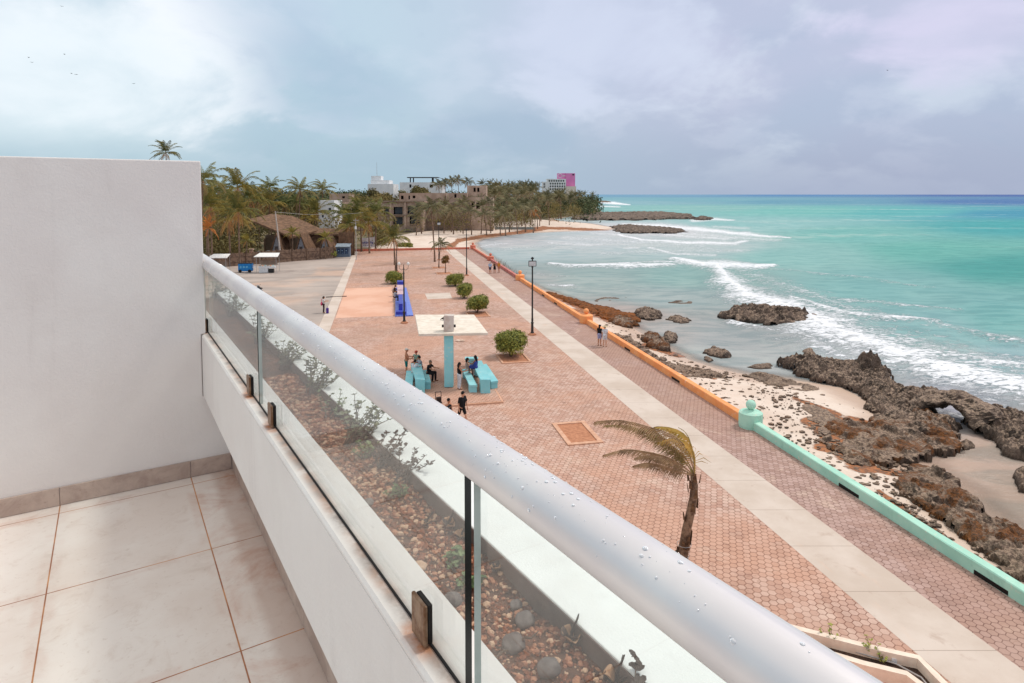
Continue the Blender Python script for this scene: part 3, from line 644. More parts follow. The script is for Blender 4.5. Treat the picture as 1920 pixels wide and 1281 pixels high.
m.tube([(RX, y, RZ) for y in ys], RR_, 48, cap=True)
rail = m.build('handrail', m_alu, t, smooth=True)
m = MB(); m.tube([(RX, 3.60, RZ), (RX, 3.605, RZ)], RR_ + .0012, 48); m.build('rail_joint', m_alu, t, smooth=True)
for y0, y1 in ((-2.0, .826), (.856, 2.500), (2.515, 4.16), (4.18, 6.0)):
    m = MB(); m.add([(.455, y0, .79), (.467, y0, .79), (.467, y1, .79), (.455, y1, .79), (.455, y0, 1.185), (.467, y0, 1.185), (.467, y1, 1.185), (.455, y1, 1.185)],
        [(0, 3, 7, 4), (1, 5, 6, 2)], 0)
    m.add([(.455, y0, .79), (.467, y0, .79), (.467, y1, .79), (.455, y1, .79), (.455, y0, 1.185), (.467, y0, 1.185), (.467, y1, 1.185), (.455, y1, 1.185)],
        [(0, 1, 2, 3), (0, 4, 5, 1), (3, 2, 6, 7)], 1); m.mi[-1] = 2
    m.build('glass_pane', [m_glass, m_gedge, m_gpale], t)
m = MB(); m.box(.4515, .4555, -2.0, 6.0, .8045, .8085); m.build('glazing_seal', m_dark, t)
for y in (-.5, .60, 1.0, 2.235, 2.635, 3.99):
    m = MB(); m.box(.436, .444, y - .028, y + .028, .81, .885, bev=.003); c_ = m.build('glass_clip', m_rust, t)
    m = MB(); m.box(.445, .4545, y - .025, y + .025, .812, .883, bev=.002); m.build('gasket', m_dark, c_)
m = MB(); rr = random.Random(3)
for i in range(460):
    y = rr.triangular(.2, 3.0, .7); a = R(rr.gauss(78, 26)) if rr.random() < .5 else R(rr.uniform(20, 175))
    if rr.random() < .35: a = R(rr.gauss(128, 16))
    q = rr.choice((.0006, .0008, .0011, .0015, .0021)) * rr.uniform(.8, 1.3)
    bm = bmesh.new(); bmesh.ops.create_icosphere(bm, subdivisions=2 if q > .0015 else 1, radius=1)
    for w in bm.verts:
        lx = w.co.x * q * 1.1; ly = w.co.y * q * (1.0 if q < .0018 else 1.35); lz = w.co.z * q * .6 + .0352
        w.co = Vector((RX + lz * cos(a) - lx * sin(a), y + ly, RZ + lz * sin(a) + lx * cos(a)))
    m.bm(bm)
tag(m.build('water_droplet', m_drop, rail, smooth=True), kind='stuff')
# planter outside the glass
t = thing('planter', 'long white masonry planter trough outside the glass balustrade', 'planter', BL, BR)
m = MB(); m.box(1.425, 1.88, -3, 11.5, -.55, 0, bev=.006); m.build('outer_wall', m_strip, t)
m = MB(); m.box(1.4185, 1.4235, -2.9, 11.4, -.2, -.006); m.build('stained_inner_face', M('damp_stained_render', (120, 104, 98), (88, 76, 72), 3, .9, .4, 30), t)
m = MB(); m.box(.59, 1.424, -3, 11.49, -.56, -.12); m.build('planter_floor', m_soil, t)
m = MB(); m.box(.62, 1.87, -3, 11.48, -10.2, -.562); m.build('facade', m_wall, t)
# soil surface
nx, ny = 22, 300; m = MB(); vs = []; fs = []
for j in range(ny):
    for i in range(nx):
        x = .592 + .831 * i / (nx - 1); y = -2.6 + 13.9 * j / (ny - 1)
        vs.append((x, y, -.085 + .03 * noise.noise(Vector((x * 2.2, y * 2.2, 0))) + .014 * noise.noise(Vector((x * 11, y * 11, 5)))))
for j in range(ny - 1):
    for i in range(nx - 1): k = j * nx + i; fs.append((k, k + 1, k + nx + 1, k + nx))
m.add(vs, fs); tag(m.build('soil', m_soil, loc=BL, rotz=BR, smooth=True), 'reddish brown soil filling the balcony planter', 'soil', kind='stuff')
def soilz(x, y): return -.085 + .03 * noise.noise(Vector((x * 2.2, y * 2.2, 0))) + .014 * noise.noise(Vector((x * 11, y * 11, 5)))
m_p1 = M('pebble_tan', (190, 136, 106), (156, 104, 80), 30, .9, .5, 80, dist=.003)
m_p2 = M('pebble_rust', (148, 90, 64), (104, 64, 48), 30, .9, .5, 80, dist=.003)
m_p3 = M('pebble_pale', (214, 178, 150), (190, 150, 122), 30, .9, .5, 80, dist=.003)
m_p4 = M('pebble_grey', (128, 118, 114), (90, 82, 80), 12, .9, .7, 50, dist=.004)
def pebble(m, x, y, r, mi, z=None):
    bm = bmesh.new(); bmesh.ops.create_icosphere(bm, subdivisions=1, radius=1)
    e = Matrix.Rotation(rr.uniform(0, 6), 3, 'Z') @ Matrix.Rotation(rr.uniform(-.5, .5), 3, 'X'); sx, sy, sz = rr.uniform(.8, 1.3), rr.uniform(.7, 1.1), rr.uniform(.45, .8)
    zz = (soilz(x, y) if z is None else z) + r * .25
    for w in bm.verts:
        k = rr.uniform(.8, 1.15); p = e @ Vector((w.co.x * sx * k, w.co.y * sy * k, w.co.z * sz * k)); w.co = Vector((x + p.x * r, y + p.y * r, zz + p.z * r))
    m.bm(bm, mi)
m = MB()
for i in range(15000):
    y = .3 + 5.7 * rr.random() ** 1.35; x = rr.uniform(.86, 1.415); d = .7 + y * .16
    pebble(m, x, y, rr.choice((.0035, .005, .006, .007, .0085, .011, .015)) * d, rr.choice((0, 0, 1, 1, 1, 2, 1) if rr.random() < .9 else (2,)))
tag(m.build('gravel', [m_p1, m_p2, m_p3, m_p4], loc=BL, rotz=BR), 'tan and rust gravel scattered over the planter soil', 'gravel', kind='stuff')
def balp(u, v, b):
    x, y = G(u, v, EYE - b); return x * cos(BPS) + y * sin(BPS), -x * sin(BPS) + y * cos(BPS)
stones = [((985, 1158), .040, 'round dark grey stone in the planter gravel behind the near glass pane'), ((964, 1213), .044, 'dark grey stone below the round one in the planter gravel'),
          ((850, 1126), .036, 'grey stone in the gravel just left of the glass seam'), ((838, 1150), .034, 'mottled grey stone by the curb left of the glass seam'),
          ((787, 1068), .030, 'pale tan stone in the planter gravel behind the long glass pane'), ((968, 1128), .026, 'small grey stone in the gravel right of the glass seam'),
          ((1030, 1262), .040, 'flat grey stone at the lower edge of the planter gravel'), ((690, 945), .034, 'grey stone in the middle of the planter gravel'), ((868, 1178), .03, 'brownish stone half hidden by the planter curb')]
for i, ((u, v), r, lab) in enumerate(stones):
    a, s = balp(u, v, 1.68); m = MB(); m.ico((0, 0, r * .45), r, 3, 0, (1.15, .95, .72), .25, 1.3)
    e = Matrix.Rotation(BR, 3, 'Z') @ Vector((a, s, soilz(a, s)))
    o = m.build('stone', m_p4 if i not in (4,) else m_p3, loc=(e.x, e.y, FLOOR + e.z), rotz=rr.uniform(0, 3), smooth=True); tag(o, lab, 'stone', 'stones in the planter')
# ------------------------------------------------------------------ palms and shrubs
def frond(m, pts, leaf=.6, n=30, wind=(0, 0, 0), width=.05, droop=.5, mi=0, rach=.02, dry=None, rg=rnd, side=(1, -1), lift=.15):
    pts = [Vector(p) for p in pts]; K = len(pts) - 1
    def at(t):
        x = min(max(t * K, 0), K - 1e-4); i = int(x); f = x - i
        p0, p1, p2, p3 = pts[max(i - 1, 0)], pts[i], pts[i + 1], pts[min(i + 2, K)]
        return .5 * ((2 * p1) + (p2 - p0) * f + (2 * p0 - 5 * p1 + 4 * p2 - p3) * f * f + (3 * p1 - p0 - 3 * p2 + p3) * f ** 3)
    wv = Vector(wind); M_ = 10
    line = [at(i / M_) for i in range(M_ + 1)]
    if rach: m.tube(line, [rach * (1 - .85 * i / M_) for i in range(M_ + 1)], 4, mi, cap=False)
    for i in range(n):
        t = .14 + .86 * (i + .5) / n; p = at(t); tg = (at(min(t + .03, 1)) - at(t - .03)).normalized()
        sd_ = tg.cross(Vector((0, 0, 1)))
        sd_ = sd_.normalized() if sd_.length > .05 else Vector((1, 0, 0))
        up = sd_.cross(tg).normalized(); ln = leaf * (.35 + .65 * sin(pi * min(1, (t * .9 + .1)) ** .8)) * rg.uniform(.8, 1.15)
        for s in side:
            d = (sd_ * s * (1 - .45 * t) + tg * (.45 + .6 * t) + up * lift * rg.uniform(-.6, 1.6) + wv * .8).normalized()
            q1 = p + d * ln * .5; d2 = (d + Vector((0, 0, -droop * rg.uniform(.6, 1.5))) + wv * .5).normalized(); q2 = q1 + d2 * ln * .5
            w = (tg * .8 + up * .35).normalized() * width * .5
            m.add([p - w * .5, p + w * .5, q1 + w, q1 - w, q2 + w * .2, q2 - w * .2], [(0, 1, 2, 3), (3, 2, 4, 5)], mi)
def setdry(o, fn):
    me = o.data; at = me.attributes.new('dry', 'FLOAT', 'POINT'); at.data.foreach_set('value', [fn(v.co) for v in me.vertices])
def palm_proto(h, R0, nf, mats, seed, lean=(.05, 0), detail=26, wind=(-.35, 0, 0), dead=5, wid=.09, tr=.17, droop=.55):
    rg = random.Random(seed)
    t = thing('palm_tree', 'palm', 'palm tree')
    pts = []; top = Vector((lean[0] * h, lean[1] * h, h))
    for i in range(9):
        f = i / 8; pts.append(Vector((top.x * f ** 1.7, top.y * f ** 1.7, h * f)) + Vector((.05 * noise.noise(Vector((seed, f * 3, 0))), .05 * noise.noise(Vector((seed, 4, f * 3))), 0)) * h * .2)
    m = MB(); m.tube([p for p in pts], [tr * (1.35 - .75 * min(1, i / 2.2) * .6 - .25 * i / 8) for i in range(9)], 8); m.build('trunk', m_trunk, t, smooth=True)
    c = MB(); base = pts[-1]
    for k in range(nf):
        az = k * 2.399 + rg.uniform(-.25, .25); el = R(rg.uniform(8, 82)) if k % 3 else R(rg.uniform(-25, 30)); ln = R0 * rg.uniform(.8, 1.12) * (1.0 if el < R(60) else .9)
        d = Vector((cos(az) * cos(el), sin(az) * cos(el), sin(el))); p = base.copy(); P = [p.copy()]; st = 6
        for j in range(st):
            f = (j + 1) / st; d = (d + Vector((wind[0] * .32 * f, wind[1] * .32 * f, -(droop * .62) * f))).normalized(); p = p + d * ln / st; P.append(p.copy())
        frond(c, P, R0 * .22, detail, (wind[0], wind[1], -.25), wid, .8, rach=.035, rg=rg)
    o = c.build('crown', mats, t); setdry(o, lambda co: min(1., max(0., (base.z - co.z) / (R0 * .9))) )
    if dead:
        c = MB()
        for k in range(dead):
            az = rg.uniform(0, 6.28); p = base.copy(); P = [p.copy()]; d = Vector((cos(az) * .8, sin(az) * .8, -.1))
            for j in range(5): d = (d + Vector((-.05, 0, -.55))).normalized(); p = p + d * R0 * .62 / 5; P.append(p.copy())
            frond(c, P, R0 * .16, detail // 2, (-.1, 0, -.6), wid, 1., rach=.035, rg=rg)
        setdry(c.build('dead_fronds', mats, t), lambda co: 1.)
    return t
GA = 'palms in the grove behind the square'; GB = 'palms on the headland beyond the beach'
protoA = palm_proto(8.0, 4.3, 22, m_frond, 11, (.06, .02)); protoB = palm_proto(8.0, 4.6, 24, m_frondy, 12, (-.05, .04)); protoC = palm_proto(8.0, 4.2, 20, m_frondf, 13, (-.10, 0), detail=20, wind=(-.55, .05, 0), wid=.12, dead=4)
protoD = palm_proto(8.0, 4.3, 19, m_frondf, 14, (.09, .03), detail=20, wind=(-.5, 0, 0), wid=.12, dead=3); protoE = palm_proto(3.0, 2.8, 13, m_frondo, 15, (.02, 0), dead=2, detail=22, wid=.09)
protoF = palm_proto(1.6, 2.6, 15, m_frondy, 16, (.02, 0), dead=2, detail=22, wid=.1, wind=(-.3, 0, 0))
protos = {'A': (protoA, 8.0), 'B': (protoB, 8.0), 'C': (protoC, 8.0), 'D': (protoD, 8.0), 'E': (protoE, 3.0), 'F': (protoF, 1.6)}
used = set()
def palm(kind, u, Y, vc, label, group=GA, size=None, gz=0.0, rz=None):
    pr, h0 = protos[kind]; P = AtY(u, vc, Y); h = max(.8, P.z - gz)
    if kind in used: o = dup(pr)
    else: o = pr; used.add(kind)
    o.location = (P.x, P.y, gz); o.rotation_euler = (0, 0, rnd.uniform(-.5, .5) if rz is None else rz)
    k = size if size else rnd.uniform(.92, 1.12)
    for ch in [c for c in S.objects if c.parent == o] if False else o.children:
        pass
    sz = h / h0
    o.scale = (k, k, sz)
    for ch in bpy.data.objects:
        if ch.parent is o and ch.name.split('.')[0] != 'trunk': ch.scale = (1, 1, k / sz); ch.location = (0, 0, h0 * (1 - k / sz))
    o['label'] = label
    if group: o['group'] = group
    elif 'group' in o: del o['group']
    return o
gz = -.3
A_ = [('A', 373, 92, 338, 'dark palm cut off by the edge of the tall white partition wall'), ('B', 313, 165, 287, 'palm whose crown shows above the tall white partition wall'),
 ('A', 405, 118, 358, 'green palm at the left of the grove beside the partition wall'), ('B', 446, 112, 352, 'bright yellow green palm rising highest in the left of the grove'), ('B', 395, 100, 388, 'palm with hanging fronds above the orange dwarf palm'),
 ('B', 447, 96, 397, 'big golden palm leaning over the left end of the thatched restaurant'), ('B', 485, 140, 378, 'golden palm directly above the left end of the restaurant roof'), ('A', 502, 150, 352, 'distant palm with crown on the skyline above the restaurant roof'),
 ('B', 508, 146, 382, 'palm with brown hanging fronds above the restaurant ridge'), ('A', 558, 138, 356, 'dark feathery palm on the skyline right of the restaurant ridge'), ('A', 553, 148, 380, 'dense palm clump behind the right slope of the restaurant roof'),
 ('A', 602, 165, 356, 'small distant palm on the skyline above the white house'), ('B', 594, 142, 398, 'slender palm standing in front of the white house'), ('A', 642, 132, 402, 'palm at the left foot of the unfinished concrete building'),
 ('B', 677, 130, 402, 'palm with yellowish heart between white house and concrete building'), ('A', 703, 134, 396, 'palm in front of the lower left wall of the concrete building'), ('B', 660, 124, 424, 'low brown fronded palm behind the lamp with solar head'),
 ('B', 692, 126, 420, 'low shaggy palm right behind the white banner'), ('A', 420, 128, 375, 'palm in the middle of the left grove behind the golden one'), ('B', 470, 132, 372, 'palm between the bright tall one and the roof'), ('A', 530, 150, 384, 'brownish palm behind the restaurant ridge'),
 ('A', 385, 110, 365, 'palm just right of the partition wall edge'), ('B', 430, 105, 412, 'drooping palm beside the dark restaurant opening'), ('A', 575, 152, 388, 'shadowy palm behind the long thatched shed')]
for k, u, Y, vc, lab in A_: palm(k, u, Y, vc, lab, gz=gz)
palm('E', 390, 96, 428, 'dwarf palm with bright orange fronds beside the left fence', gz=gz, size=.8)
for u, Y, vc, lab in ((548, 116.5, 438, 'young palm poking up in front of the restaurant roof'), (462, 106, 452, 'low yellow palm bush behind the fence under the restaurant'), (610, 115, 447, 'tiny palm between the second and third thatched cabins'), (572, 140, 408, 'spreading yellow palm above the restaurant eave'), (590, 138, 412, 'pale spreading palm beside the restaurant eave')):
    palm('F', u, Y, vc, lab, gz=gz, size=.75)
# palms standing on the square
SQ = None
def palm_at(kind, u, vb, vc, label, size=1., rz=0.):
    x, y = G(u, vb); z = AtY(u, vc, y).z; pr, h0 = protos[kind]; o = dup(pr); o.location = (x, y, 0); o.rotation_euler = (0, 0, rz); sz = z / h0; o.scale = (size, size, sz); o['label'] = label
    for ch in bpy.data.objects:
        if ch.parent is o and ch.name.split('.')[0] != 'trunk': ch.scale = (1, 1, size / sz); ch.location = (0, 0, h0 * (1 - size / sz))
    if 'group' in o: del o['group']
    return o
palm_at('B', 742, 511, 447, 'palm on the square with yellow green fronds behind the clipped round bush', .68, .4)
palm_at('D', 739, 497, 452, 'palm trunk half hidden behind the yellow green palm of the square', .4, 1.4)
palm_at('C', 815, 491, 388, 'tall thin dark palm on the far square in front of the concrete building', .8, .2)
palm_at('C', 823, 502, 458, 'short wind blown palm beside the tall thin one on the square', .5, 2.6)
# headland and the row in front of the concrete building
hg = random.Random(5); adj = ['wind bent', 'ragged', 'dusty green', 'brown tipped', 'dense', 'thin', 'leaning', 'short']
for i, (u, Y, vc) in enumerate(((838, 230, 344), (850, 235, 340), (862, 232, 338), (880, 240, 342), (826, 228, 346))):
    palm('C', u, Y, vc, ['leftmost', 'second', 'middle', 'rightmost', 'lowest'][i] + ' of the five skyline palms behind the roof of the concrete building', 'skyline palms behind the concrete building', .9, gz)
row = [(790, 196, 392), (812, 192, 398), (832, 198, 386), (850, 194, 394), (868, 197, 384), (884, 190, 396), (902, 196, 388), (920, 200, 380), (938, 192, 392), (955, 205, 376), (970, 196, 390), (985, 205, 384), (1000, 200, 392), (958, 232, 362), (925, 236, 366), (905, 240, 372), (940, 250, 360), (978, 240, 366), (995, 250, 360), (1012, 245, 370), (1030, 250, 376), (1008, 225, 380), (875, 215, 378), (895, 222, 380), (846, 205, 400), (780, 188, 408), (912, 188, 402), (948, 186, 404)]
ORD = 'first second third fourth fifth sixth seventh eighth ninth tenth eleventh twelfth thirteenth fourteenth fifteenth sixteenth seventeenth eighteenth nineteenth twentieth'.split(); ORD += ['twenty ' + q for q in ORD[:9]]
for i, (u, Y, vc) in enumerate(sorted(row)): palm(hg.choice('CCD'), u, Y, vc, ORD[i] + ' grey green palm from the left in the beach front row', 'beach front palms before the concrete building', hg.uniform(.85, 1.05), -.45)
cnt = 0
while cnt < 85:
    Y = hg.uniform(250, 470); edge = np.interp(Y, [250, 300, 350, 400, 470], [1000, 1050, 1085, 1112, 1122]); u = hg.uniform(900, edge)
    x = (u - PX) / F * Y
    vc = hg.uniform(346, 366) + max(0, (330 - Y) * .10) + max(0, (u - 1060) * .22)
    if 1008 < u < 1088: vc = max(vc, hg.uniform(365, 374))
    palm(hg.choice('CDCD'), u, Y, vc, 'grey green palm crowded among others on the headland', GB, hg.uniform(.9, 1.25), -.45); cnt += 1
for i, (u, Y) in enumerate(((1070, 560), (1095, 600), (1110, 640), (1045, 520), (1085, 520))): palm('D', u, Y, 364 + i, 'grey green palm crowded among others on the headland', GB, 1.2, -.45)
palm('E', 1003, 212, 400, 'small reddish palm leaning over the sand beside the beach fence', None, .9, -.45)
# leaf clumps
def leafcloud(m, blobs, n, size, rg, mi=0, flat=.5):
    tot = sum(b_[3] * b_[3] for b_ in blobs)
    for bx, by, bz, br, sz in blobs:
        for i in range(int(n * br * br / tot)):
            d = Vector((rg.gauss(0, 1), rg.gauss(0, 1), rg.gauss(0, 1))).normalized()
            if d.z < -.55: d.z *= -.5
            k = br * (1 - .35 * rg.random() ** 2 + (.16 if rg.random() < .1 else 0)) * (1 + .36 * noise.noise(d * 2.6 + Vector((bx, by, bz)))); p = Vector((bx + d.x * k, by + d.y * k, bz + d.z * k * sz))
            nrm = (d + Vector((rg.gauss(0, flat), rg.gauss(0, flat), rg.gauss(0, flat)))).normalized(); a = nrm.orthogonal().normalized(); b_ = nrm.cross(a); th = rg.uniform(0, 6.28)
            a, b_ = a * cos(th) + b_ * sin(th), b_ * cos(th) - a * sin(th); s = size * rg.uniform(.6, 1.4)
            m.add([p - a * s, p + b_ * s * .45, p + a * s, p - b_ * s * .45], [(0, 1, 2, 3)], mi)
def bush(label, u, vb, w, h, seed, pitsize=(1.7, 2.5)):
    x, y = G(u, vb); rg = random.Random(seed); t = thing('clipped_bush', label, 'bush', (x, y, 0), 0, 'clipped bushes in a row on the square')
    bl = [(0, 0, h * .55, w * .42, h / w * 1.0)] + [(rg.uniform(-.25, .25) * w, rg.uniform(-.25, .25) * w, h * rg.uniform(.26, .4), w * rg.uniform(.18, .26), .9) for _ in range(7)] + [(rg.uniform(-.24, .24) * w, rg.uniform(-.24, .24) * w, h * rg.uniform(.5, .72), w * rg.uniform(.22, .3), .85) for _ in range(9)]
    m = MB(); leafcloud(m, bl, int(5200 * w * w / 3 + 2500), .07, rg); m.build('foliage', m_leaf, t)
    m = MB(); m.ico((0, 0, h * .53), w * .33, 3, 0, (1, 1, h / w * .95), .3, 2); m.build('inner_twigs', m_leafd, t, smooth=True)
    m = MB()
    for k in range(5): a = k * 1.3; m.tube([(cos(a) * .08, sin(a) * .08, 0), (cos(a) * .2, sin(a) * .2, h * .25), (cos(a) * .35, sin(a) * .35, h * .5)], [.05, .04, .03], 6)
    m.build('stem', m_trunk, t)
    return t
bush('big round clipped bush nearest the viewer in a terracotta kerb', 958, 668, 2.5, 1.95, 1)
bush('second nearest clipped bush just beyond the concrete shelter roof', 894, 586, 2.4, 1.75, 2)
bush('round clipped bush third from the viewer', 870, 559, 2.1, 1.75, 3)
bush('wide clipped bush farthest up the right row', 853, 536, 2.45, 1.55, 4)
bush('clipped bush at the far end of the blue tiled bench', 740, 532, 2.45, 1.6, 5)
pit('kerbed pit under the nearest clipped bush', 9.3, 43.9, 2.1, 2.5, .14, z=.07); pit('kerbed pit under the second clipped bush', 9.35, 60.9, 2.1, 2.6, .14, z=.07); pit('kerbed pit of the small tree on the far square', 9.35, 94, 2.3, 2.4, .14); pit('kerbed pit of the short wind blown palm', 9.3, 101.6, 2.2, 2.2, .14)
t = thing('small_tree', 'small bare stemmed tree with reddish crown on the far square', 'tree', (*G(835, 512), 0)); rg = random.Random(9)
m = MB(); m.tube([(0, 0, 0), (.05, 0, .8), (.0, 0, 1.7)], [.09, .07, .05], 7); m.build('trunk', m_trunk, t)
m = MB(); leafcloud(m, [(0, 0, 1.9, .55, 1.3), (.2, .1, 2.3, .35, 1), (-.2, 0, 1.6, .3, 1)], 1800, .08, rg); m.build('crown', M('reddish_leaf', (150, 100, 52), (104, 88, 44), 2, .7), t)
# far scrub
def scrub(name, label, spec, mat, n, size, cat='trees', kind='stuff', seed=1):
    rg = random.Random(seed); m = MB(); bl = []
    for u0, u1, Y0, Y1, v0, v1, r, k in spec:
        for i in range(k):
            Y = rg.uniform(Y0, Y1); u = rg.uniform(u0, u1); vt = rg.uniform(v0, v1); P = AtY(u, vt, Y); rr_ = r * rg.uniform(.7, 1.3); bl.append((P.x, P.y, P.z - rr_ * .8, rr_, .8))
            if P.z - rr_ * 1.6 > 1: bl.append((P.x, P.y, max(.5, (P.z - rr_) * .45), rr_ * 1.1, 1.2))
    leafcloud(m, bl, n, size, rg); o = m.build(name, mat); tag(o, label, cat, kind=kind); return o
m_wood = M('far_wood_leaf', (92, 100, 66), (66, 76, 54), .12, .8); m_wood2 = M('dry_scrub_leaf', (140, 124, 76), (98, 92, 58), .15, .85)
scrub('far_wood', 'low dark green wood along the skyline behind the grove', [(370, 700, 260, 420, 354, 364, 5, 120), (560, 900, 330, 460, 356, 362, 5, 80), (880, 1120, 300, 480, 364, 374, 4.5, 110)], m_wood, 42000, .7, 'wood')
scrub('scrub', 'dry olive scrub between the palms and the houses', [(376, 640, 150, 185, 378, 400, 2.2, 90), (376, 475, 112, 145, 405, 440, 2.0, 60), (376, 470, 108, 120, 440, 458, 1.2, 40), (640, 760, 215, 260, 358, 372, 2.5, 30), (600, 740, 135, 170, 405, 425, 2, 30), (780, 1000, 200, 235, 388, 410, 2.0, 50), (905, 1115, 240, 420, 374, 386, 2.6, 90)], m_wood2, 46000, .30, 'scrub', seed=2)
rgc = random.Random(31)
for i, (u0, vt, Y, r) in enumerate(((722, 350, 262, 5), (780, 345, 285, 5.5), (708, 356, 250, 4))):
    t = thing('tree', ['feathery tree in front of the stepped white building', 'feathery tree in front of the white building with the pergola', 'low feathery tree left of the white buildings'][i], 'tree', (*AtY(u0, 400, Y).xy, -.3))
    H_ = AtY(u0, vt, Y).z; m = MB(); m.tube([(0, 0, 0), (.2, 0, H_ * .5), (0, 0, H_ * .75)], [.4, .3, .15], 6); m.build('trunk', m_trunk, t)
    m = MB(); leafcloud(m, [(rgc.uniform(-1, 1) * r, rgc.uniform(-1, 1) * r, H_ * rgc.uniform(.5, .85), r * rgc.uniform(.35, .55), 1) for _ in range(7)], 3500, .45, rgc); m.build('crown', m_wood2, t)
for lab, u0, u1, vb, Y, h in (('low dark hedge at the foot of the long thatched wall', 605, 626, 482, 117, 1.3), ('low wild hedge behind the far wall beside the palm of the square', 748, 772, 468, 139, 1.1), ('brown dry hedge behind the banner', 700, 722, 467, 137, 3.0)):
    m = MB(); x0 = AtY(u0, vb, Y).x; x1 = AtY(u1, vb, Y).x; bl = [(x0 + (x1 - x0) * (i + .5) / 5, Y + rgc.uniform(-.3, .3), h * .5, h * .55, 1) for i in range(5)]
    leafcloud(m, bl, 2600, .14, rgc); tag(m.build('hedge', m_wood2 if h > 2 else m_leaf), lab, 'hedge')

# ------------------------------------------------------------------ the wind-bent palm near the rail
bx, by = G(1276, 1072); t = thing('palm_tree', 'young coconut palm near the rail with its fronds blown to the left', 'palm tree', (bx, by, 0))
def wp(u, v, oy=0.): return AtY(u, v, by + oy) - Vector((bx, by, 0))
tp = [wp(1274, 1085), wp(1279, 1050), wp(1283, 1020), wp(1288, 990), wp(1295, 960), wp(1300, 935), wp(1302, 912), wp(1300, 892)]
tp[0].z = -.02; m = MB(); vs = []
m.tube([tp[0].lerp(tp[1], .5) if i == -1 else p for i, p in enumerate(tp)], [.18, .168, .155, .14, .135, .125, .115, .09], 14); tr_ = m.build('trunk', M('coconut_trunk', (150, 122, 100), (92, 70, 56), 5, .9, 1., 9, dist=.05), t, smooth=True)
m = MB(); rg = random.Random(21)
for k in range(26):     # leaf-base fibre flaps
    f = rg.uniform(.15, 1) * 6.9; i = int(f); p = tp[i].lerp(tp[i + 1], f - i); a = rg.uniform(0, 6.28); r = .18; q = p + Vector((cos(a) * r, sin(a) * r, 0)); wd_ = Vector((-sin(a), cos(a), 0)) * .07
    m.add([q - wd_ - Vector((0, 0, .1)), q + wd_ - Vector((0, 0, .1)), q + wd_ * .5 + Vector((cos(a) * .05, sin(a) * .05, .2)), q - wd_ * .5 + Vector((cos(a) * .05, sin(a) * .05, .2))], [(0, 1, 2, 3)])
tag(m.build('leaf_base', M('fibre', (120, 92, 66), (80, 58, 44), 8, .9), t), kind='stuff')
m = MB()
for u, v in ((1283, 1020), (1279, 1038), (1277, 1046)):
    p = wp(u, v); m.tube([p + Vector((cos(a / 12 * 2 * pi) * .22, sin(a / 12 * 2 * pi) * .22, (.05 if v != 1020 else .0) * cos(a))) for a in range(13)], .008, 4)
m.build('wire', m_steel, t)
m_fdark = M('wind_frond_dark', (176, 146, 110), (126, 102, 78), 2, .6, spec=.3); m_fgold = M('wind_frond_gold', (222, 178, 92), (170, 144, 70), 1.6, .6, spec=.3)
m_fgrn = M('wind_frond_green', (166, 150, 92), (138, 116, 80), 1.6, .6, spec=.3)
c0 = (1302, 893)
FR = [ # rachis as chart points with depth offsets; leaf, n, material
 ([c0, (1292, 850, -.1), (1265, 818, -.2), (1215, 800, -.3), (1165, 788, -.4), (1120, 790, -.5)], .62, 74, 0, (-.3, 0, -.75)),
 ([c0, (1286, 860, .2), (1255, 832, .3), (1215, 812, .4), (1180, 798, .5), (1140, 797, .6)], .55, 64, 2, (-.6, 0, -.5)),
 ([c0, (1278, 872, -.2), (1245, 855, -.3), (1205, 846, -.5), (1170, 843, -.6), (1136, 852, -.8)], .50, 70, 0, (-.6, 0, -.7)),
 ([c0, (1284, 865, .1), (1262, 838, .2), (1238, 815, .3), (1222, 806, .3), (1208, 803, .4)], .62, 60, 2, (-.7, 0, -.45)),
 ([c0, (1300, 850, .2), (1290, 822, .3), (1270, 806, .3), (1240, 800, .3), (1218, 806, .3)], .55, 60, 1, (-.8, 0, -.4)),
 ([c0, (1303, 860, 0), (1297, 840, 0), (1282, 826, 0), (1262, 822, 0), (1240, 828, 0)], .55, 54, 1, (-.7, 0, -.5)),
 ([c0, (1275, 885, -.1), (1250, 876, -.2), (1228, 870, -.3), (1210, 868, -.4), (1192, 872, -.5)], .45, 50, 0, (-.5, 0, -.8)),
 ([c0, (1280, 880, .2), (1258, 866, .3), (1236, 858, .4), (1215, 854, .5), (1195, 857, .6)], .50, 50, 0, (-.5, 0, -.8)),
 ([c0, (1301, 862, 0), (1297, 840, 0), (1292, 822, 0), (1284, 810, 0), (1274, 803, 0)], .14, 26, 2, (-.2, 0, .3))]
for P, leaf, n, mi, wd_ in FR:
    m = MB(); frond(m, [wp(q[0], q[1], q[2] if len(q) > 2 else 0) for q in P], leaf, int(n * .85), wd_, .032, .45, 0, .026, rg=rg, lift=.05)
    fr_ = m.build('frond', [m_fdark, m_fgold, m_fgrn][mi], t)

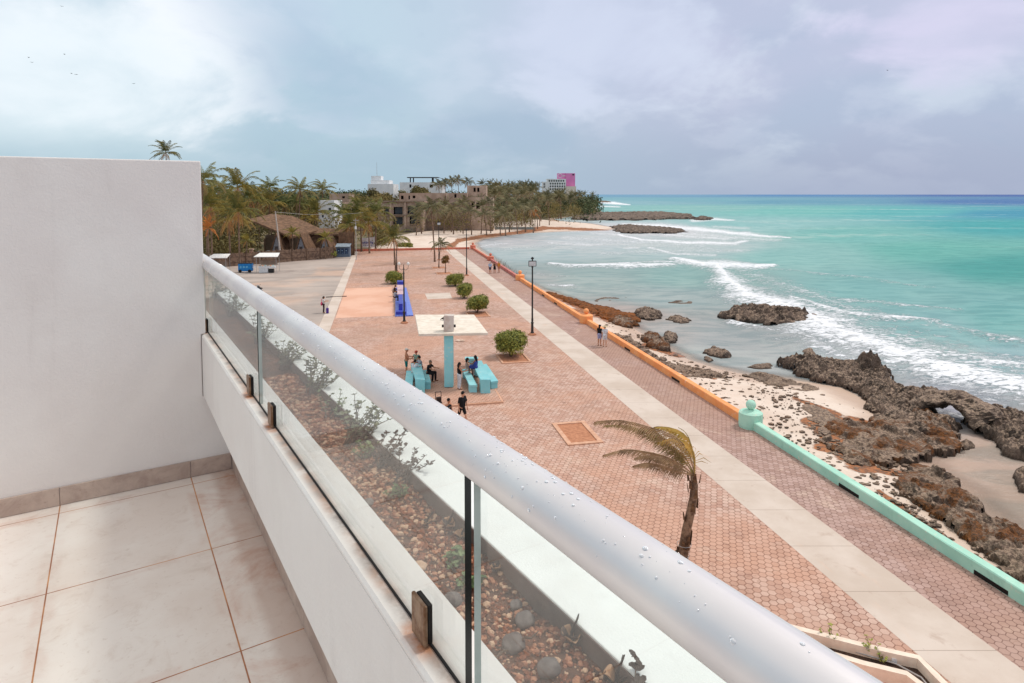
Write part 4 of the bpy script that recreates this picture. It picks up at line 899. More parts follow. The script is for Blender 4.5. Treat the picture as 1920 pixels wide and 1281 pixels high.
# ------------------------------------------------------------------ buildings beyond the square
gz = -.3
def walls(m, x0, x1, y0, z0, z1, th, holes, mi=0):       # front wall facing -y with true openings
    xs = sorted({x0, x1, *[h[0] for h in holes], *[h[1] for h in holes]}); zs = sorted({z0, z1, *[h[2] for h in holes], *[h[3] for h in holes]})
    for i in range(len(xs) - 1):
        z = None
        for j in range(len(zs) - 1):
            cx = (xs[i] + xs[i + 1]) / 2; cz = (zs[j] + zs[j + 1]) / 2
            if any(h[0] < cx < h[1] and h[2] < cz < h[3] for h in holes):
                if z is not None: m.box(xs[i], xs[i + 1], y0, y0 + th, z, zs[j], mi); z = None
            elif z is None: z = zs[j]
        if z is not None: m.box(xs[i], xs[i + 1], y0, y0 + th, z, zs[-1], mi)
def X(u, Y): return (u - PX) / F * Y
def Z(v, Y): return AtY(PX, v, Y).z
def block(root, name, mat, u0, u1, vt, Y, depth, holes=(), vb=None, gzz=gz, roof=None, th=.3):
    x0, x1, z1 = X(u0, Y), X(u1, Y), Z(vt, Y); z0 = gzz if vb is None else Z(vb, Y); oy = Y - root.location.y
    hs = [(X(a, Y) - root.location.x, X(b_, Y) - root.location.x, Z(d, Y), Z(c, Y)) for a, b_, c, d in holes]
    m = MB(); x0 -= root.location.x; x1 -= root.location.x
    walls(m, x0, x1, oy, z0, z1, th, hs); m.box(x0, x0 + th, oy + th, oy + depth, z0, z1); m.box(x1 - th, x1, oy + th, oy + depth, z0, z1); m.box(x0 + th, x1 - th, oy + depth - th, oy + depth, z0, z1)
    o = m.build(name, mat, root); m = MB(); m.box(x0 + th, x1 - th, oy + th, oy + depth - th, z1 - .45, z1 - .15); m.build('roof', roof or mat, root)
    return o, hs, oy
m_raw = M('raw_concrete', (196, 172, 154), (166, 142, 126), .35, .9, .4, 3, rnd=.05); m_raw2 = M('dark_concrete', (156, 134, 118), (124, 106, 94), .5, .9)
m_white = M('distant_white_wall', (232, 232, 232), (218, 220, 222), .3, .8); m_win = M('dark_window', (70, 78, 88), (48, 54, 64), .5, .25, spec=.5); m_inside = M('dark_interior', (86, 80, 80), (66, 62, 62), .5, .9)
Y = 206
t = thing('concrete_building', 'unfinished grey brown concrete building with empty window openings facing the beach', 'building', (X(740, Y), Y, 0))
H1 = [(738, 755, 388, 402), (764, 783, 386, 401), (737, 755, 407, 421), (768, 788, 406, 420), (720, 729, 388, 402)]
w_, hs, oy = block(t, 'wall', m_raw, 716, 792, 379, Y, 16, H1)
for h in hs:
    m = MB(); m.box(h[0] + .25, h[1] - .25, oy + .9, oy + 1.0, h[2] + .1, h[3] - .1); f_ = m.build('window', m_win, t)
    m = MB(); m.box(h[0], h[1], oy - .25, oy - .02, h[2] - .35, h[2] - .02); m.build('sill', m_raw2, f_)
m = MB(); m.box(X(714, Y) - t.location.x, X(794, Y) - t.location.x, -.8, 0, Z(404.5, Y), Z(402.5, Y)); m.box(X(714, Y) - t.location.x, X(796, Y) - t.location.x, -.9, 0, Z(379, Y), Z(376.5, Y)); m.build('slab_edge', m_raw2, t)
for u in (733, 760, 791):
    m = MB(); m.box(X(u, Y) - t.location.x - .3, X(u, Y) - t.location.x + .3, -.6, -.01, gz, Z(379, Y)); m.build('column', m_raw, t)
block(t, 'wall', m_raw, 628, 716, 381, 212, 14, [(660, 672, 388, 400), (690, 708, 386, 402), (640, 650, 390, 400)])
block(t, 'wall', m_raw2, 792, 880, 381, 214, 14, [(800, 815, 386, 402), (830, 850, 386, 402)])
block(t, 'wall', m_raw, 749, 834, 362, 224, 10, [(752, 757, 367, 374), (766, 769, 367, 374), (774, 779, 367, 372)])
block(t, 'wall', m_raw, 836, 876, 362, 222, 10, [(852, 856, 364, 371), (868, 872, 366, 374)])
block(t, 'wall', m_raw, 876, 912, 348, 226, 10, [(888, 892, 352, 360), (895, 899, 352, 360), (878, 884, 381, 388)])
block(t, 'wall', m_raw, 876, 925, 370, 215, 10, [(884, 890, 378, 388), (893, 900, 380, 392)])
block(t, 'wall', m_raw, 618, 655, 363, 236, 8, [(642, 647, 368, 372)])
m = MB()
for k in range(9): u = 640 + k * 28; m.tube([(X(u, 210) - t.location.x, 4, Z(381, 210)), (X(u, 210) - t.location.x, 4, Z(376, 210))], .08, 5)
tag(m.build('rebar', m_raw2, t), kind='stuff')
t = thing('house', 'small white house with one dark window among the palms', 'house', (X(612, 150), 150, 0))
w_, hs, oy = block(t, 'wall', m_white, 597, 627, 376, 150, 7, [(616, 621, 390, 396), (603, 607, 402, 408)])
for h in hs: m = MB(); m.box(h[0] + .02, h[1] - .02, oy + .15, oy + .2, h[2], h[3]); m.build('window', m_win, t)
t = thing('white_building', 'stepped white building with thin mast behind the concrete building', 'building', (X(712, 300), 300, 0))
block(t, 'wall', m_white, 690, 738, 345, 300, 14); block(t, 'wall', m_white, 696, 730, 338, 302, 10); block(t, 'stair_tower', m_white, 697, 715, 330, 304, 6)
m = MB(); m.tube([(X(706, 304) - t.location.x, 6, Z(332, 304)), (X(706, 304) - t.location.x, 6, Z(304, 304))], [.12, .05], 6); m.build('mast', m_steel, t)
t = thing('white_building', 'long white building with dark roof pergola on the skyline', 'building', (X(790, 300), 300, 0))
block(t, 'wall', m_white, 750, 829, 342, 298, 14, [(768, 772, 346, 352), (806, 812, 346, 352)])
m = MB(); x0, x1 = X(763, 300) - t.location.x, X(821, 300) - t.location.x
m.box(x0, x1, 1, 7, Z(333.5, 300), Z(332, 300)); m.build('pergola_roof', m_black, t)
for u in (769, 812, 772, 808): m = MB(); q = X(u, 300) - t.location.x; m.box(q - .25, q + .25, 1.5 if u in (769, 812) else 6, 2 if u in (769, 812) else 6.5, Z(343, 300), Z(333.6, 300)); m.build('pergola_post', m_black, t)
m = MB(); m.tube([(X(822, 300) - t.location.x, 3, Z(333, 300)), (X(829, 300) - t.location.x, 3, Z(334.5, 300))], .1, 4); m.build('cable', m_black, t)
# far hotel
Y = 680; t = thing('hotel', 'distant white hotel block with bright pink tower', 'hotel', (X(1050, Y), Y, 0)); m_pk = M('pink_tower_paint', (226, 138, 190), (218, 126, 182), .1, .8); m_bg = M('hotel_beige', (222, 210, 196), (212, 198, 184), .1, .8)
hol = [(1028.5 + i * 4.4 + (2.2 if r else 0), 1031.3 + i * 4.4 + (2.2 if r else 0), 337.6 + r * 5.2, 340.9 + r * 5.2) for r in range(4) for i in range(7 if r == 0 else 7)]
hol = [h for h in hol if h[1] < 1060]
w_, hs, oy = block(t, 'white_wing', m_white, 1025, 1061, 335.5, Y, 18, hol, th=1.2)
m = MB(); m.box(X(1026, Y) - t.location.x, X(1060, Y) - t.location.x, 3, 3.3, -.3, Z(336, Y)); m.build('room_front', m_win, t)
block(t, 'low_wing', m_white, 1017, 1025, 341, Y, 16, [(1019, 1022, 344, 347), (1019, 1022, 349, 352)], th=1.)
block(t, 'tower', m_pk, 1061, 1078, 325, Y + 4, 16); block(t, 'tower', m_pk, 1045.5, 1061, 325, Y + 6, 12); 
block(t, 'base', m_bg, 1061.5, 1080, 349.5, Y - 2, 20)
m = MB(); x0 = X(1050.5, Y) - t.location.x; r = 2.2
for k in range(14):
    a = k / 14 * 2 * pi; m.ico((x0 + cos(a) * r, 5.7, Z(329.5, Y) + sin(a) * r), .45, 1)
for q in (4, 6, 8, 10): m.box(x0 + q * .75, x0 + q * .75 + .8, 5.5, 5.8, Z(331, Y), Z(328.5, Y))
m.build('wall_emblem', m_white, t); m = MB(); m.box(X(1073.5, Y) - t.location.x, X(1076.5, Y) - t.location.x, 3.6, 3.95, Z(328.5, Y), Z(326.2, Y)); m.build('window', m_black, t)
# thatched restaurant
m_thatch = M('thatch', (136, 106, 84), (102, 80, 64), 1.6, .95, 1., 9, dist=.08); m_post = M('timber', (112, 90, 74), (84, 66, 54), 3, .9)
def thatch_roof(root, name, pts_e, pts_r, th=.35):       # eave quad and ridge pair, local
    e = [Vector(p) for p in pts_e]; r = [Vector(p) for p in pts_r]; dn = Vector((0, 0, -th)); m = MB()
    quads = [(e[0], e[1], r[1], r[0]), (e[2], e[3], r[0], r[1]), (e[1], e[2], r[1], r[1]), (e[3], e[0], r[0], r[0])]
    rg = random.Random(4)
    for a, b_, c, d in quads:
        n_ = 14; V = []; Fc = []
        for i in range(n_ + 1):
            for j in range(n_ + 1):
                p = a.lerp(b_, i / n_).lerp(d.lerp(c, i / n_), j / n_); V.append(p + Vector((0, 0, .12 * noise.noise(p * 1.1) + (rg.uniform(-.15, 0) if j == 0 else 0))))
        for i in range(n_):
            for j in range(n_): k = i * (n_ + 1) + j; Fc.append((k, k + n_ + 1, k + n_ + 2, k + 1))
        m.add(V, Fc)
    m.add([q + dn for q in e], [(3, 2, 1, 0)]); 
    for i in range(4): j = (i + 1) % 4; m.add([e[i] + dn, e[j] + dn, e[j], e[i]], [(0, 1, 2, 3)])
    return m.build(name, m_thatch, root)
t = thing('restaurant', 'open sided beach restaurant under a big brown thatched roof', 'restaurant', (X(525, 129), 129, gz)); ox, oyy = t.location.x, t.location.y
def q_(u, v, Y): return (X(u, Y) - ox, Y - oyy, Z(v, Y) - gz)
thatch_roof(t, 'roof', [q_(466, 411, 121), q_(545, 444, 119), q_(604, 430, 128), q_(505, 408, 141)], [q_(510, 401, 131), q_(548, 405, 131)])
for u, Y in ((470, 121.5), (495, 121), (520, 120), (543, 119.6), (598, 128), (560, 133), (508, 137)):
    m = MB(); m.tube([(X(u, Y) - ox, Y - oyy, 0), (X(u, Y) - ox, Y - oyy, 3.6)], .16, 7); m.build('post', m_post, t)
m = MB(); m.box(X(475, 129) - ox, X(560, 129) - ox, 6, 6.2, 0, 3.4); m.build('back_wall', m_raw2, t)
m = MB()
for k in range(6): u = 478 + k * 12; m.box(X(u, 125) - ox, X(u, 125) - ox + .9, -3.4 + (k % 2), -2.6 + (k % 2), .68, .75); m.box(X(u, 125) - ox + .4, X(u, 125) - ox + .5, -3.05 + (k % 2), -2.95 + (k % 2), 0, .68)
tag(m.build('table', m_white, t), kind='stuff')
t = thing('thatched_shed', 'long low shed with brown thatched front right of the restaurant', 'shed', (X(610, 128), 128, gz)); ox, oyy = t.location.x, t.location.y
thatch_roof(t, 'roof', [q_(554, 436, 125), q_(664, 441, 125), q_(664, 430, 131), q_(556, 427, 131)], [q_(562, 428, 128), q_(658, 429, 128)])
m = MB(); m.box(X(560, 125.6) - ox, X(661, 125.6) - ox, -2.4, -2.2, 0, Z(441, 125) - gz + .1); m.build('front_wall', m_thatch, t)
for u in (560, 600, 630, 661): m = MB(); m.box(X(u, 125.5) - ox - .12, X(u, 125.5) - ox + .12, -2.6, -2.42, 0, Z(440, 125) - gz); m.build('post', m_post, t)
m_plank = M('grey_plank', (150, 152, 160), (122, 124, 132), 5, .85, .5, 20)
for i, (u, va, w) in enumerate(((517, 443, 19), (563, 444, 19), (608, 443, 20))):
    Y = 118; t = thing('thatched_cabin', ['leftmost', 'middle', 'rightmost'][i] + ' of three pointed cabins with grey plank fronts and thatch', 'cabin', (X(u, Y), Y, gz), 0, 'pointed cabins behind the fence')
    h = Z(va, Y) - gz; wd = w / F * Y / 2 * 1.25; m = MB()
    n_ = 9
    for k in range(n_):
        z0 = h * k / n_; z1 = h * (k + 1) / n_ - .03; a0 = wd * (1 - k / n_); a1 = wd * (1 - (k + .9) / n_); off = .02 * (k % 2)
        m.add([(-a0, -off, z0), (a0, -off, z0), (a1, -off, z1), (-a1, -off, z1), (-a0, .08, z0), (a0, .08, z0), (a1, .08, z1), (-a1, .08, z1)], [(0, 1, 2, 3), (7, 6, 5, 4), (3, 2, 6, 7), (0, 4, 5, 1)])
    m.build('plank_front', m_plank, t)
    m = MB(); m.box(-.3, .3, -.06, -.03, .5, h * .55); m.build('door', M('cabin_door', (92, 84, 84), (70, 64, 64), 4, .8), t)
    m = MB(); W2 = wd * 1.55
    for s in (-1, 1):
        V = [(s * (wd + .15), -.1, 0), (s * .0, -.1, h + .25), (s * 0, 4.2, h + .25), (s * (W2 + .2), 4.2, 0), (s * (wd + .55), -.1, 0), (0, -.1, h + .6), (0, 4.2, h + .6), (s * (W2 + .6), 4.2, 0)]
        m.add(V, [(0, 1, 2, 3), (4, 7, 6, 5), (0, 4, 5, 1), (3, 2, 6, 7)])
    m.build('roof', m_thatch, t)
# fence of sticks
t = thing('stick_fence', 'long brown fence of upright sticks closing the left side of the square', 'fence', (X(500, 108), 108, 0)); rg = random.Random(8); ox, oyy = t.location.x, t.location.y
m = MB(); pa = Vector(G(330, 508)); pb_ = Vector(G(626, 484)); n_ = 520
for i in range(n_):
    p = pa.lerp(pb_, i / n_); h = 2.05 + rg.uniform(-.12, .12) + .15 * noise.noise(Vector((i * .05, 0, 0))); j = rg.uniform(-.04, .04)
    m.box(p.x - ox, p.x - ox + .085, p.y - oyy + j, p.y - oyy + j + .05, -.3, h)
m.build('sticks', M('stick_wood', (164, 138, 118), (118, 98, 86), 2.2, .95), t)
m = MB()
for z in (.6, 1.5): m.tube([(pa.x - ox, pa.y - oyy - .06, z), (pb_.x - ox, pb_.y - oyy - .06, z)], .05, 5)
m.build('cross_rail', m_post, t)
for k in range(11):
    p = pa.lerp(pb_, k / 10); m = MB(); m.tube([(p.x - ox, p.y - oyy - .12, 0), (p.x - ox, p.y - oyy - .12, 2.35)], .08, 6); m.build('post', m_post, t)
t = thing('palm_leaf_wall', 'tall brown thatch screen standing between the kiosk and the thatched shed', 'screen', (X(650, 122), 122, 0)); m = MB(); x0, x1 = X(634, 122) - t.location.x, X(662, 122) - t.location.x
m.box(x0, x1, 0, .3, 0, Z(436, 122)); m.build('thatch_panel', m_thatch, t); m = MB(); m.tube([(x1 + .1, 0, 0), (x1 + .1, 0, Z(434, 122))], .12, 6); m.build('post', m_post, t)
# beach fence of thin poles
t = thing('beach_fence', 'thin grey pole fence on the sand under the beach front palms', 'fence', (*G(900, 432, -.45), -.45)); m = MB(); ox, oyy = t.location.x, t.location.y; pl = [G(760, 436, -.45), G(860, 431, -.45), G(930, 426, -.45), G(995, 421, -.45)]
for i in range(3):
    for k in range(45):
        x = pl[i][0] + (pl[i + 1][0] - pl[i][0]) * k / 45; y = pl[i][1] + (pl[i + 1][1] - pl[i][1]) * k / 45; h = rg.uniform(1.5, 2.1) * (1 if i == 2 else .8); m.box(x - ox, x - ox + .16, y - oyy, y - oyy + .12, -.5, h)
m.build('poles', M('pole_grey', (128, 120, 116), (96, 90, 90), 1, .9), t)
m = MB(); m.box(pl[2][0] - ox, pl[3][0] - ox, 2.5, 2.6, .1, 1.0); m.build('net', M('fence_net', (142, 146, 142), (122, 126, 122), 1, .9), t)
# kiosk, banner, stalls
def yaw_at(x, y): return math.atan2(-x, y)
x, y = G(643, 482); t = thing('kiosk', 'small blue grey kiosk with sloping roof beside the fence end', 'kiosk', (x, y, 0), R(6)); m_kb = M('kiosk_blue', (110, 124, 142), (92, 106, 124), 2, .7)
m = MB(); m.prof([(-1.25, 0), (1.25, 0), (1.25, 1.9), (-1.25, 1.9)], 0, 1.6); m.build('body', m_kb, t)
m = MB(); m.add([(-1.35, -.35, 1.9), (1.35, -.35, 1.9), (1.35, 1.7, 2.35), (-1.35, 1.7, 2.35), (-1.35, -.35, 1.98), (1.35, -.35, 1.98), (1.35, 1.7, 2.43), (-1.35, 1.7, 2.43)], [(0, 3, 2, 1), (4, 5, 6, 7), (0, 1, 5, 4), (1, 2, 6, 5), (2, 3, 7, 6), (3, 0, 4, 7)]); m.build('roof', M('kiosk_roof', (150, 162, 172), (130, 142, 152), 2, .6), t)
for x0 in (-1.0, -.32, .42):
    m = MB(); m.box(x0, x0 + .52, -.03, -.003, .55, 1.6); p_ = m.build('poster', M('poster_navy', (44, 62, 96), (28, 40, 66), 2, .5), t)
    m = MB(); m.ico((x0 + .22, -.032, 1.2), .13, 1, sc=(1, .1, 1)); m.box(x0 + .1, x0 + .42, -.04, -.031, .7, .76); m.build('poster_print', M('print_pale', (150, 178, 200), (120, 150, 180), 4, .6), p_)
x, y = G(690, 468); t = thing('banner', 'white banner with blue print hanging between two poles', 'banner', (x, y, 0), R(4)); y0 = y; zb = Z(464, y); zt = Z(444, y)
m = MB(); vs = []; nseg = 12
for i in range(nseg + 1):
    q = -1.45 + 2.9 * i / nseg; dyq = .08 * sin(i * .9); sg = .1 * sin(pi * i / nseg)
    vs += [(q, dyq, zb + .15 * (1 - i / nseg) - sg), (q, dyq, zt - .25 * (1 - i / nseg) - sg)]
m.add(vs, [(2 * i, 2 * i + 2, 2 * i + 3, 2 * i + 1) for i in range(nseg)]); cl = m.build('cloth', m_white, t); sm_ = cl.modifiers.new('s', 'SOLIDIFY'); sm_.thickness = .02
m = MB()
for i in range(7): q = -1.1 + i * .33; m.box(q, q + .2, -.13, -.11, zb + .75 + .1 * (i % 2), zb + 1.15 + .06 * (i % 3))
for i in range(5): q = -1.0 + i * .42; m.box(q, q + .28, -.13, -.11, zb + .4, zb + .52)
m.build('print', M('print_blue', (70, 96, 160), (110, 90, 150), 5, .7), cl)
for s in (-1.5, 1.5): m = MB(); m.tube([(s, 0, 0), (s, 0, zt + .2)], .05, 6); m.build('pole', m_steel, t)
def stall(u, vb, vt, wpx, label, kind):
    x, y = G(u, vb); t = thing('market_stall', label, 'stall', (x, y, 0), R(3), 'small vendor stalls on the square'); w = wpx / F * y / 2; h = Z(vt, y)
    m = MB(); m.add([(-w, -1.0, h - .25), (w, -1.0, h - .25), (w * .85, .9, h + .15), (-w * .85, .9, h + .15), (-w, -1.0, h - .33), (w, -1.0, h - .33), (w * .85, .9, h + .09), (-w * .85, .9, h + .09)], [(0, 1, 2, 3), (7, 6, 5, 4), (0, 4, 5, 1), (1, 5, 6, 2), (2, 6, 7, 3), (3, 7, 4, 0)]); m.build('canopy', M('canopy_white', (244, 242, 238), (232, 230, 226), 3, .7), t)
    for sx in (-w * .82, w * .82):
        for sy in (-.8, .7): m = MB(); m.tube([(sx, sy, 0), (sx, sy, h - .1)], .03, 6); m.build('pole', m_steel, t)
    m = MB(); m.box(-w * .7, w * .7, -.75, -.05, .72, 1.0, bev=.02); m.box(-w * .66, w * .1, -.7, -.1, .05, .718); m.build('counter', M('counter_white', (224, 224, 224), (206, 206, 208), 4, .6), t)
    m = MB(); m.box(w * .15, w * .55, -.6, -.15, .05, .6); m.build('cabinet', m_black, t)
    for k in range(6): m = MB(); q = -w * .6 + k * w * .22; m.ico((q, -.4, 1.09), .09, 1, sc=(1, 1, 1.1)); m.build('goods', [m_rust, m_orng, m_turq][k % 3], t)
    m = MB(); m.box(-w * .7, w * .7, .5, .56, 1.1, 1.75); m.build('shelf_panel', m_raw2, t)
    return t
stall(503, 511, 477, 44, 'white canopy stall with counter nearest the leaning pole', 1); stall(413, 513, 479, 36, 'white canopy stall at the left half hidden by the handrail', 2)
x, y = G(461, 511); t = thing('vendor_cart', 'bright blue painted cart standing between the two white stalls', 'cart', (x, y, 0), R(4)); m_bl = M('cart_blue', (38, 130, 196), (28, 112, 180), 3, .5)
m = MB(); m.box(-1.0, 1.0, -.4, .4, .22, 1.35, bev=.04); m.build('body', m_bl, t)
m = MB(); m.box(-.95, .95, -.38, .38, 1.352, 1.42); m.build('top_tray', m_dark, t)
for s in (-.7, .7):
    m = MB(); m.tube([(s, -.46, .24), (s, -.41, .24)], .24, 14); m.build('wheel', m_dark, t)
m = MB(); m.tube([(1.0, 0, 1.1), (1.45, 0, 1.15), (1.6, 0, 1.12)], .03, 6); m.box(1.05, 1.5, -.3, .3, .8, .86); m.build('handle', m_white, t)
m = MB()
for k in range(3): m.ico((-.6 + k * .45, -.405, .85), .17, 2, sc=(1, .06, 1))
m.build('painted_mark', M('cart_mark', (110, 180, 214), (90, 160, 200), 6, .6), t)
t = thing('sculpture', 'two terracotta lobed shapes like flame sculptures behind the blue cart', 'sculpture', (*G(462, 492), 0)); m_tc = M('sculpture_terracotta', (206, 122, 88), (186, 104, 74), 3, .85)
for s in (-1, 1):
    m = MB(); m.tube([(s * 1.4, 0, 0), (s * 1.25, 0, .7), (s * .95, 0, 1.25), (s * .9, 0, 1.8)], [.5, .38, .2, .08], 9); m.ico((s * .8, 0, .35), .5, 2, sc=(1, .7, .8), nz=.2); m.build('lobe', m_tc, t, smooth=True)
m = MB(); m.ico((0, .3, .35), .8, 2, sc=(1.2, .6, .7), nz=.3); m.build('mound', m_tc, t, smooth=True)
m = MB(); m.box(.3, .9, .5, .9, 0, 2.1, bev=.03); m.box(.2, 1.0, .4, 1.0, 2.1, 2.3, bev=.02); m.build('pillar', M('pillar_pale', (196, 168, 150), (176, 150, 132), 3, .9), t)
# ------------------------------------------------------------------ lamp posts and poles
def lamp_post(label, u, vb, vt, kind, rz=0.):
    x, y = G(u, vb); h = AtY(u, vt, y).z; t = thing('lamp_post', label, 'lamp post', (x, y, 0), rz)
    if kind == 'pole':
        m = MB(); m.lathe([(.13, 0), (.13, .05), (.075, .12), (.07, .3), (.05, h)], 10); m.build('pole', m_steel, t)
        m = MB(); m.box(-.45, .45, -.12, .12, h - .35, h - .28); m.build('solar_panel', m_steel, t); m = MB(); m.box(-.16, .16, -.2, .0, h - 1.9, h - 1.4); m.build('control_box', m_white, t)
        m = MB(); m.tube([(0, 0, h - .9), (-.5, 0, h - .7), (-.9, 0, h - .72)], .03, 6); m.build('arm', m_steel, t); return t
    m = MB(); m.lathe([(.34, 0), (.34, .08), (.22, .16)], 12); m.build('footing', m_earth, t)
    m = MB(); m.lathe([(.15, .1), (.15, .22), (.11, .28), (.10, .95), (.13, 1.0), (.13, 1.05), (.075, 1.12), (.06, h - .9), (.085, h - .88), (.085, h - .82), (.05, h - .78), (.045, h - .3)], 12); m.build('pole', m_black, t)
    if kind == 'flood':
        m = MB(); m.box(-.05, .05, -.05, .05, h - .35, h); m.build('finial', m_black, t)
        for s in (-1,):
            m = MB(); m.box(-.33, .33, -.16, -.06, h - .78, h - .30, bev=.02); q = m.build('floodlight', m_black, t); m = MB(); m.box(-.28, .28, -.175, -.162, h - .73, h - .36); m.build('lens', M('lamp_lens', (214, 216, 218), (196, 198, 200), 6, .3), q)
        m = MB(); m.box(-.12, .12, -.08, .08, h - .18, h - .05); m.build('sensor', m_black, t)
        m = MB(); m.box(-.09, .09, -.11, -.06, 1.2, 1.4); m.build('junction_box', m_black, t)
    elif kind == 'ornate':
        m = MB(); m.tube([(-.42, 0, h - .15), (-.40, 0, h - .42), (-.2, 0, h - .56), (0, 0, h - .45), (.2, 0, h - .56), (.40, 0, h - .42), (.42, 0, h - .15)], .022, 6); m.build('scroll_arm', m_black, t)
        for s in (-.42, .42): m = MB(); m.lathe([(.04, 0), (.12, .08), (.14, .2), (.08, .3), (.02, .34)], 10, (s, 0, h - .16)); m.build('globe', M('globe_glass', (236, 232, 226), (226, 222, 216), 5, .3), t, smooth=True)
        m = MB(); m.lathe([(.03, 0), (.03, .35), (.0, .45)], 8, (0, 0, h - .45)); m.build('finial', m_black, t)
    else:
        m = MB(); m.box(-.08, .08, -.3, .05, h - .22, h - .12, bev=.01); m.build('lamp_head', m_black, t)
    return t
lamp_post('tall black lamp post with square floodlight beside the path', 998, 628, 482, 'flood', R(0))
lamp_post('slim black lamp post left of the path near the far end', 875, 517, 428, 'plain')
lamp_post('ornate black lamp post with two globes in front of the blue bench', 758, 606, 495, 'ornate')
lamp_post('black lamp post right behind the yellow green palm of the square', 744, 510, 458, 'plain')
lamp_post('grey pole with small arm beside the fence end and kiosk', 668, 487, 410, 'pole')
lamp_post('black lamp post between the two slim palms of the far square', 823, 488, 414, 'flood', R(20))
x, y = G(527, 487); t = thing('utility_pole', 'pale leaning utility pole in front of the thatched restaurant', 'pole', (x, y, 0)); p = AtY(516, 396, y) - Vector((x, y, 0))
m = MB(); m.tube([(0, 0, 0), p * .5, p], [.17, .14, .1], 10); m.build('pole', M('pale_wood', (206, 196, 188), (178, 168, 160), 4, .9), t); m = MB(); m.tube([p * .99 + Vector((-.5, 0, 0)), p * .99 + Vector((.5, 0, .05))], .05, 6); m.build('crossarm', m_post, t)
m = MB(); m.tube([p * .98, p * .98 + Vector((4, 3, -.5)), p * .98 + Vector((9, 5, -.7)), p * .98 + Vector((15, 3.5, -.2))], .025, 5); m.build('cable', m_steel, t)
# ------------------------------------------------------------------ shelter and picnic tables
cx_, cy_ = G(842, 728); O = Vector((cx_, cy_, 0))
t = thing('shelter', 'concrete shelter with one turquoise column and flat square white roof', 'shelter', (cx_, cy_, 0), R(2))
zr = AtY(843, 622, cy_).z
m = MB(); m.box(-.27, .27, -.27, .27, .14, zr - .02, bev=.015); m.build('column', m_turq, t)
rp = [(Vector(G(u, v, zr)) - O.xy) for u, v in ((785, 626), (915, 624), (889, 590), (778, 590))]
rot = Matrix.Rotation(-R(2), 2); rp = [rot @ p for p in rp]
m = MB(); m.prism([(p.x, p.y) for p in rp], zr - .16, zr); rf = m.build('roof_slab', m_conc, t); bv = rf.modifiers.new('b', 'BEVEL'); bv.width = .02
m = MB(); m.box(-.30, .30, -.05, .55, zr, zr + .98, bev=.02); m.build('roof_block', M('stained_block', (214, 206, 198), (190, 170, 158), 1.6, .9, .3, 30), t)
for sx in (-.33, .33): m = MB(); m.box(sx - .09, sx + .09, .05, .2, zr + .25, zr + .4, bev=.01); m.build('floodlight', m_black, t)
def bird(label, loc, rz, sc=1., col=m_dark, fly=False):
    o = MB(); 
    o.tube([(-.17, 0, .06), (-.08, 0, .10), (.02, 0, .12), (.10, 0, .15), (.14, 0, .19), (.18, 0, .2), (.22, 0, .19)], [.012, .03, .055, .05, .034, .03, .006], 8)
    if fly:
        for s in (-1, 1): o.add([(-.05, 0, .14), (.07, 0, .14), (.03, s * .22, .2), (-.06, s * .42, .16), (-.05, 0, .125), (.07, 0, .125), (.03, s * .22, .185), (-.06, s * .42, .15)], [(0, 1, 2, 3), (7, 6, 5, 4), (1, 5, 6, 2), (3, 2, 6, 7)])
    else: o.tube([(0, .02, 0), (0, .02, .1)], .008, 4); o.tube([(0, -.02, 0), (0, -.02, .1)], .008, 4)
    b_ = o.build('bird', col, loc=loc, rotz=rz, smooth=False); b_.scale = (sc,) * 3; return tag(b_, label, 'bird')
p = G(831, 601, zr); bird('small dark bird standing on the left of the shelter roof', (p[0], p[1], zr), .6, 1.3)
def fbird(u, v, Y, lab): P = AtY(u, v, Y); bird(lab, P, rnd.uniform(0, 6), .8, fly=True)
for u, v, lab in ((116, 13, 'dark speck of a bird highest in the left sky'), (121, 103, 'bird flying just right of the pair in the left sky'), (54, 109, 'upper bird of the pair at the far left of the sky'), (60, 118, 'lower bird of the pair at the far left of the sky'), (251, 158, 'lone bird in the sky above the middle of the partition wall'), (134, 139, 'left bird of the faint low pair above the partition wall'), (143, 141, 'right bird of the faint low pair above the partition wall'), (1664, 133, 'tiny lone bird high above the sea')):
    fbird(u, v, 120, lab)
x, y = G(800, 790); 
PLT = thing('platform', 'low brick paved platform under the concrete shelter', 'platform', (0, 0, 0), PSI)
m = MB(); m.box(.9, 6.75, 34.5, 39.4, -.05, .10, bev=.01); m.build('slab', m_kerb, PLT); m = MB(); m.box(1.0, 6.65, 34.6, 39.3, .101, .115); m.build('tile_top', m_hex, PLT)
def G2(u, v, z=.115): return Vector((*G(u, v, z), z))
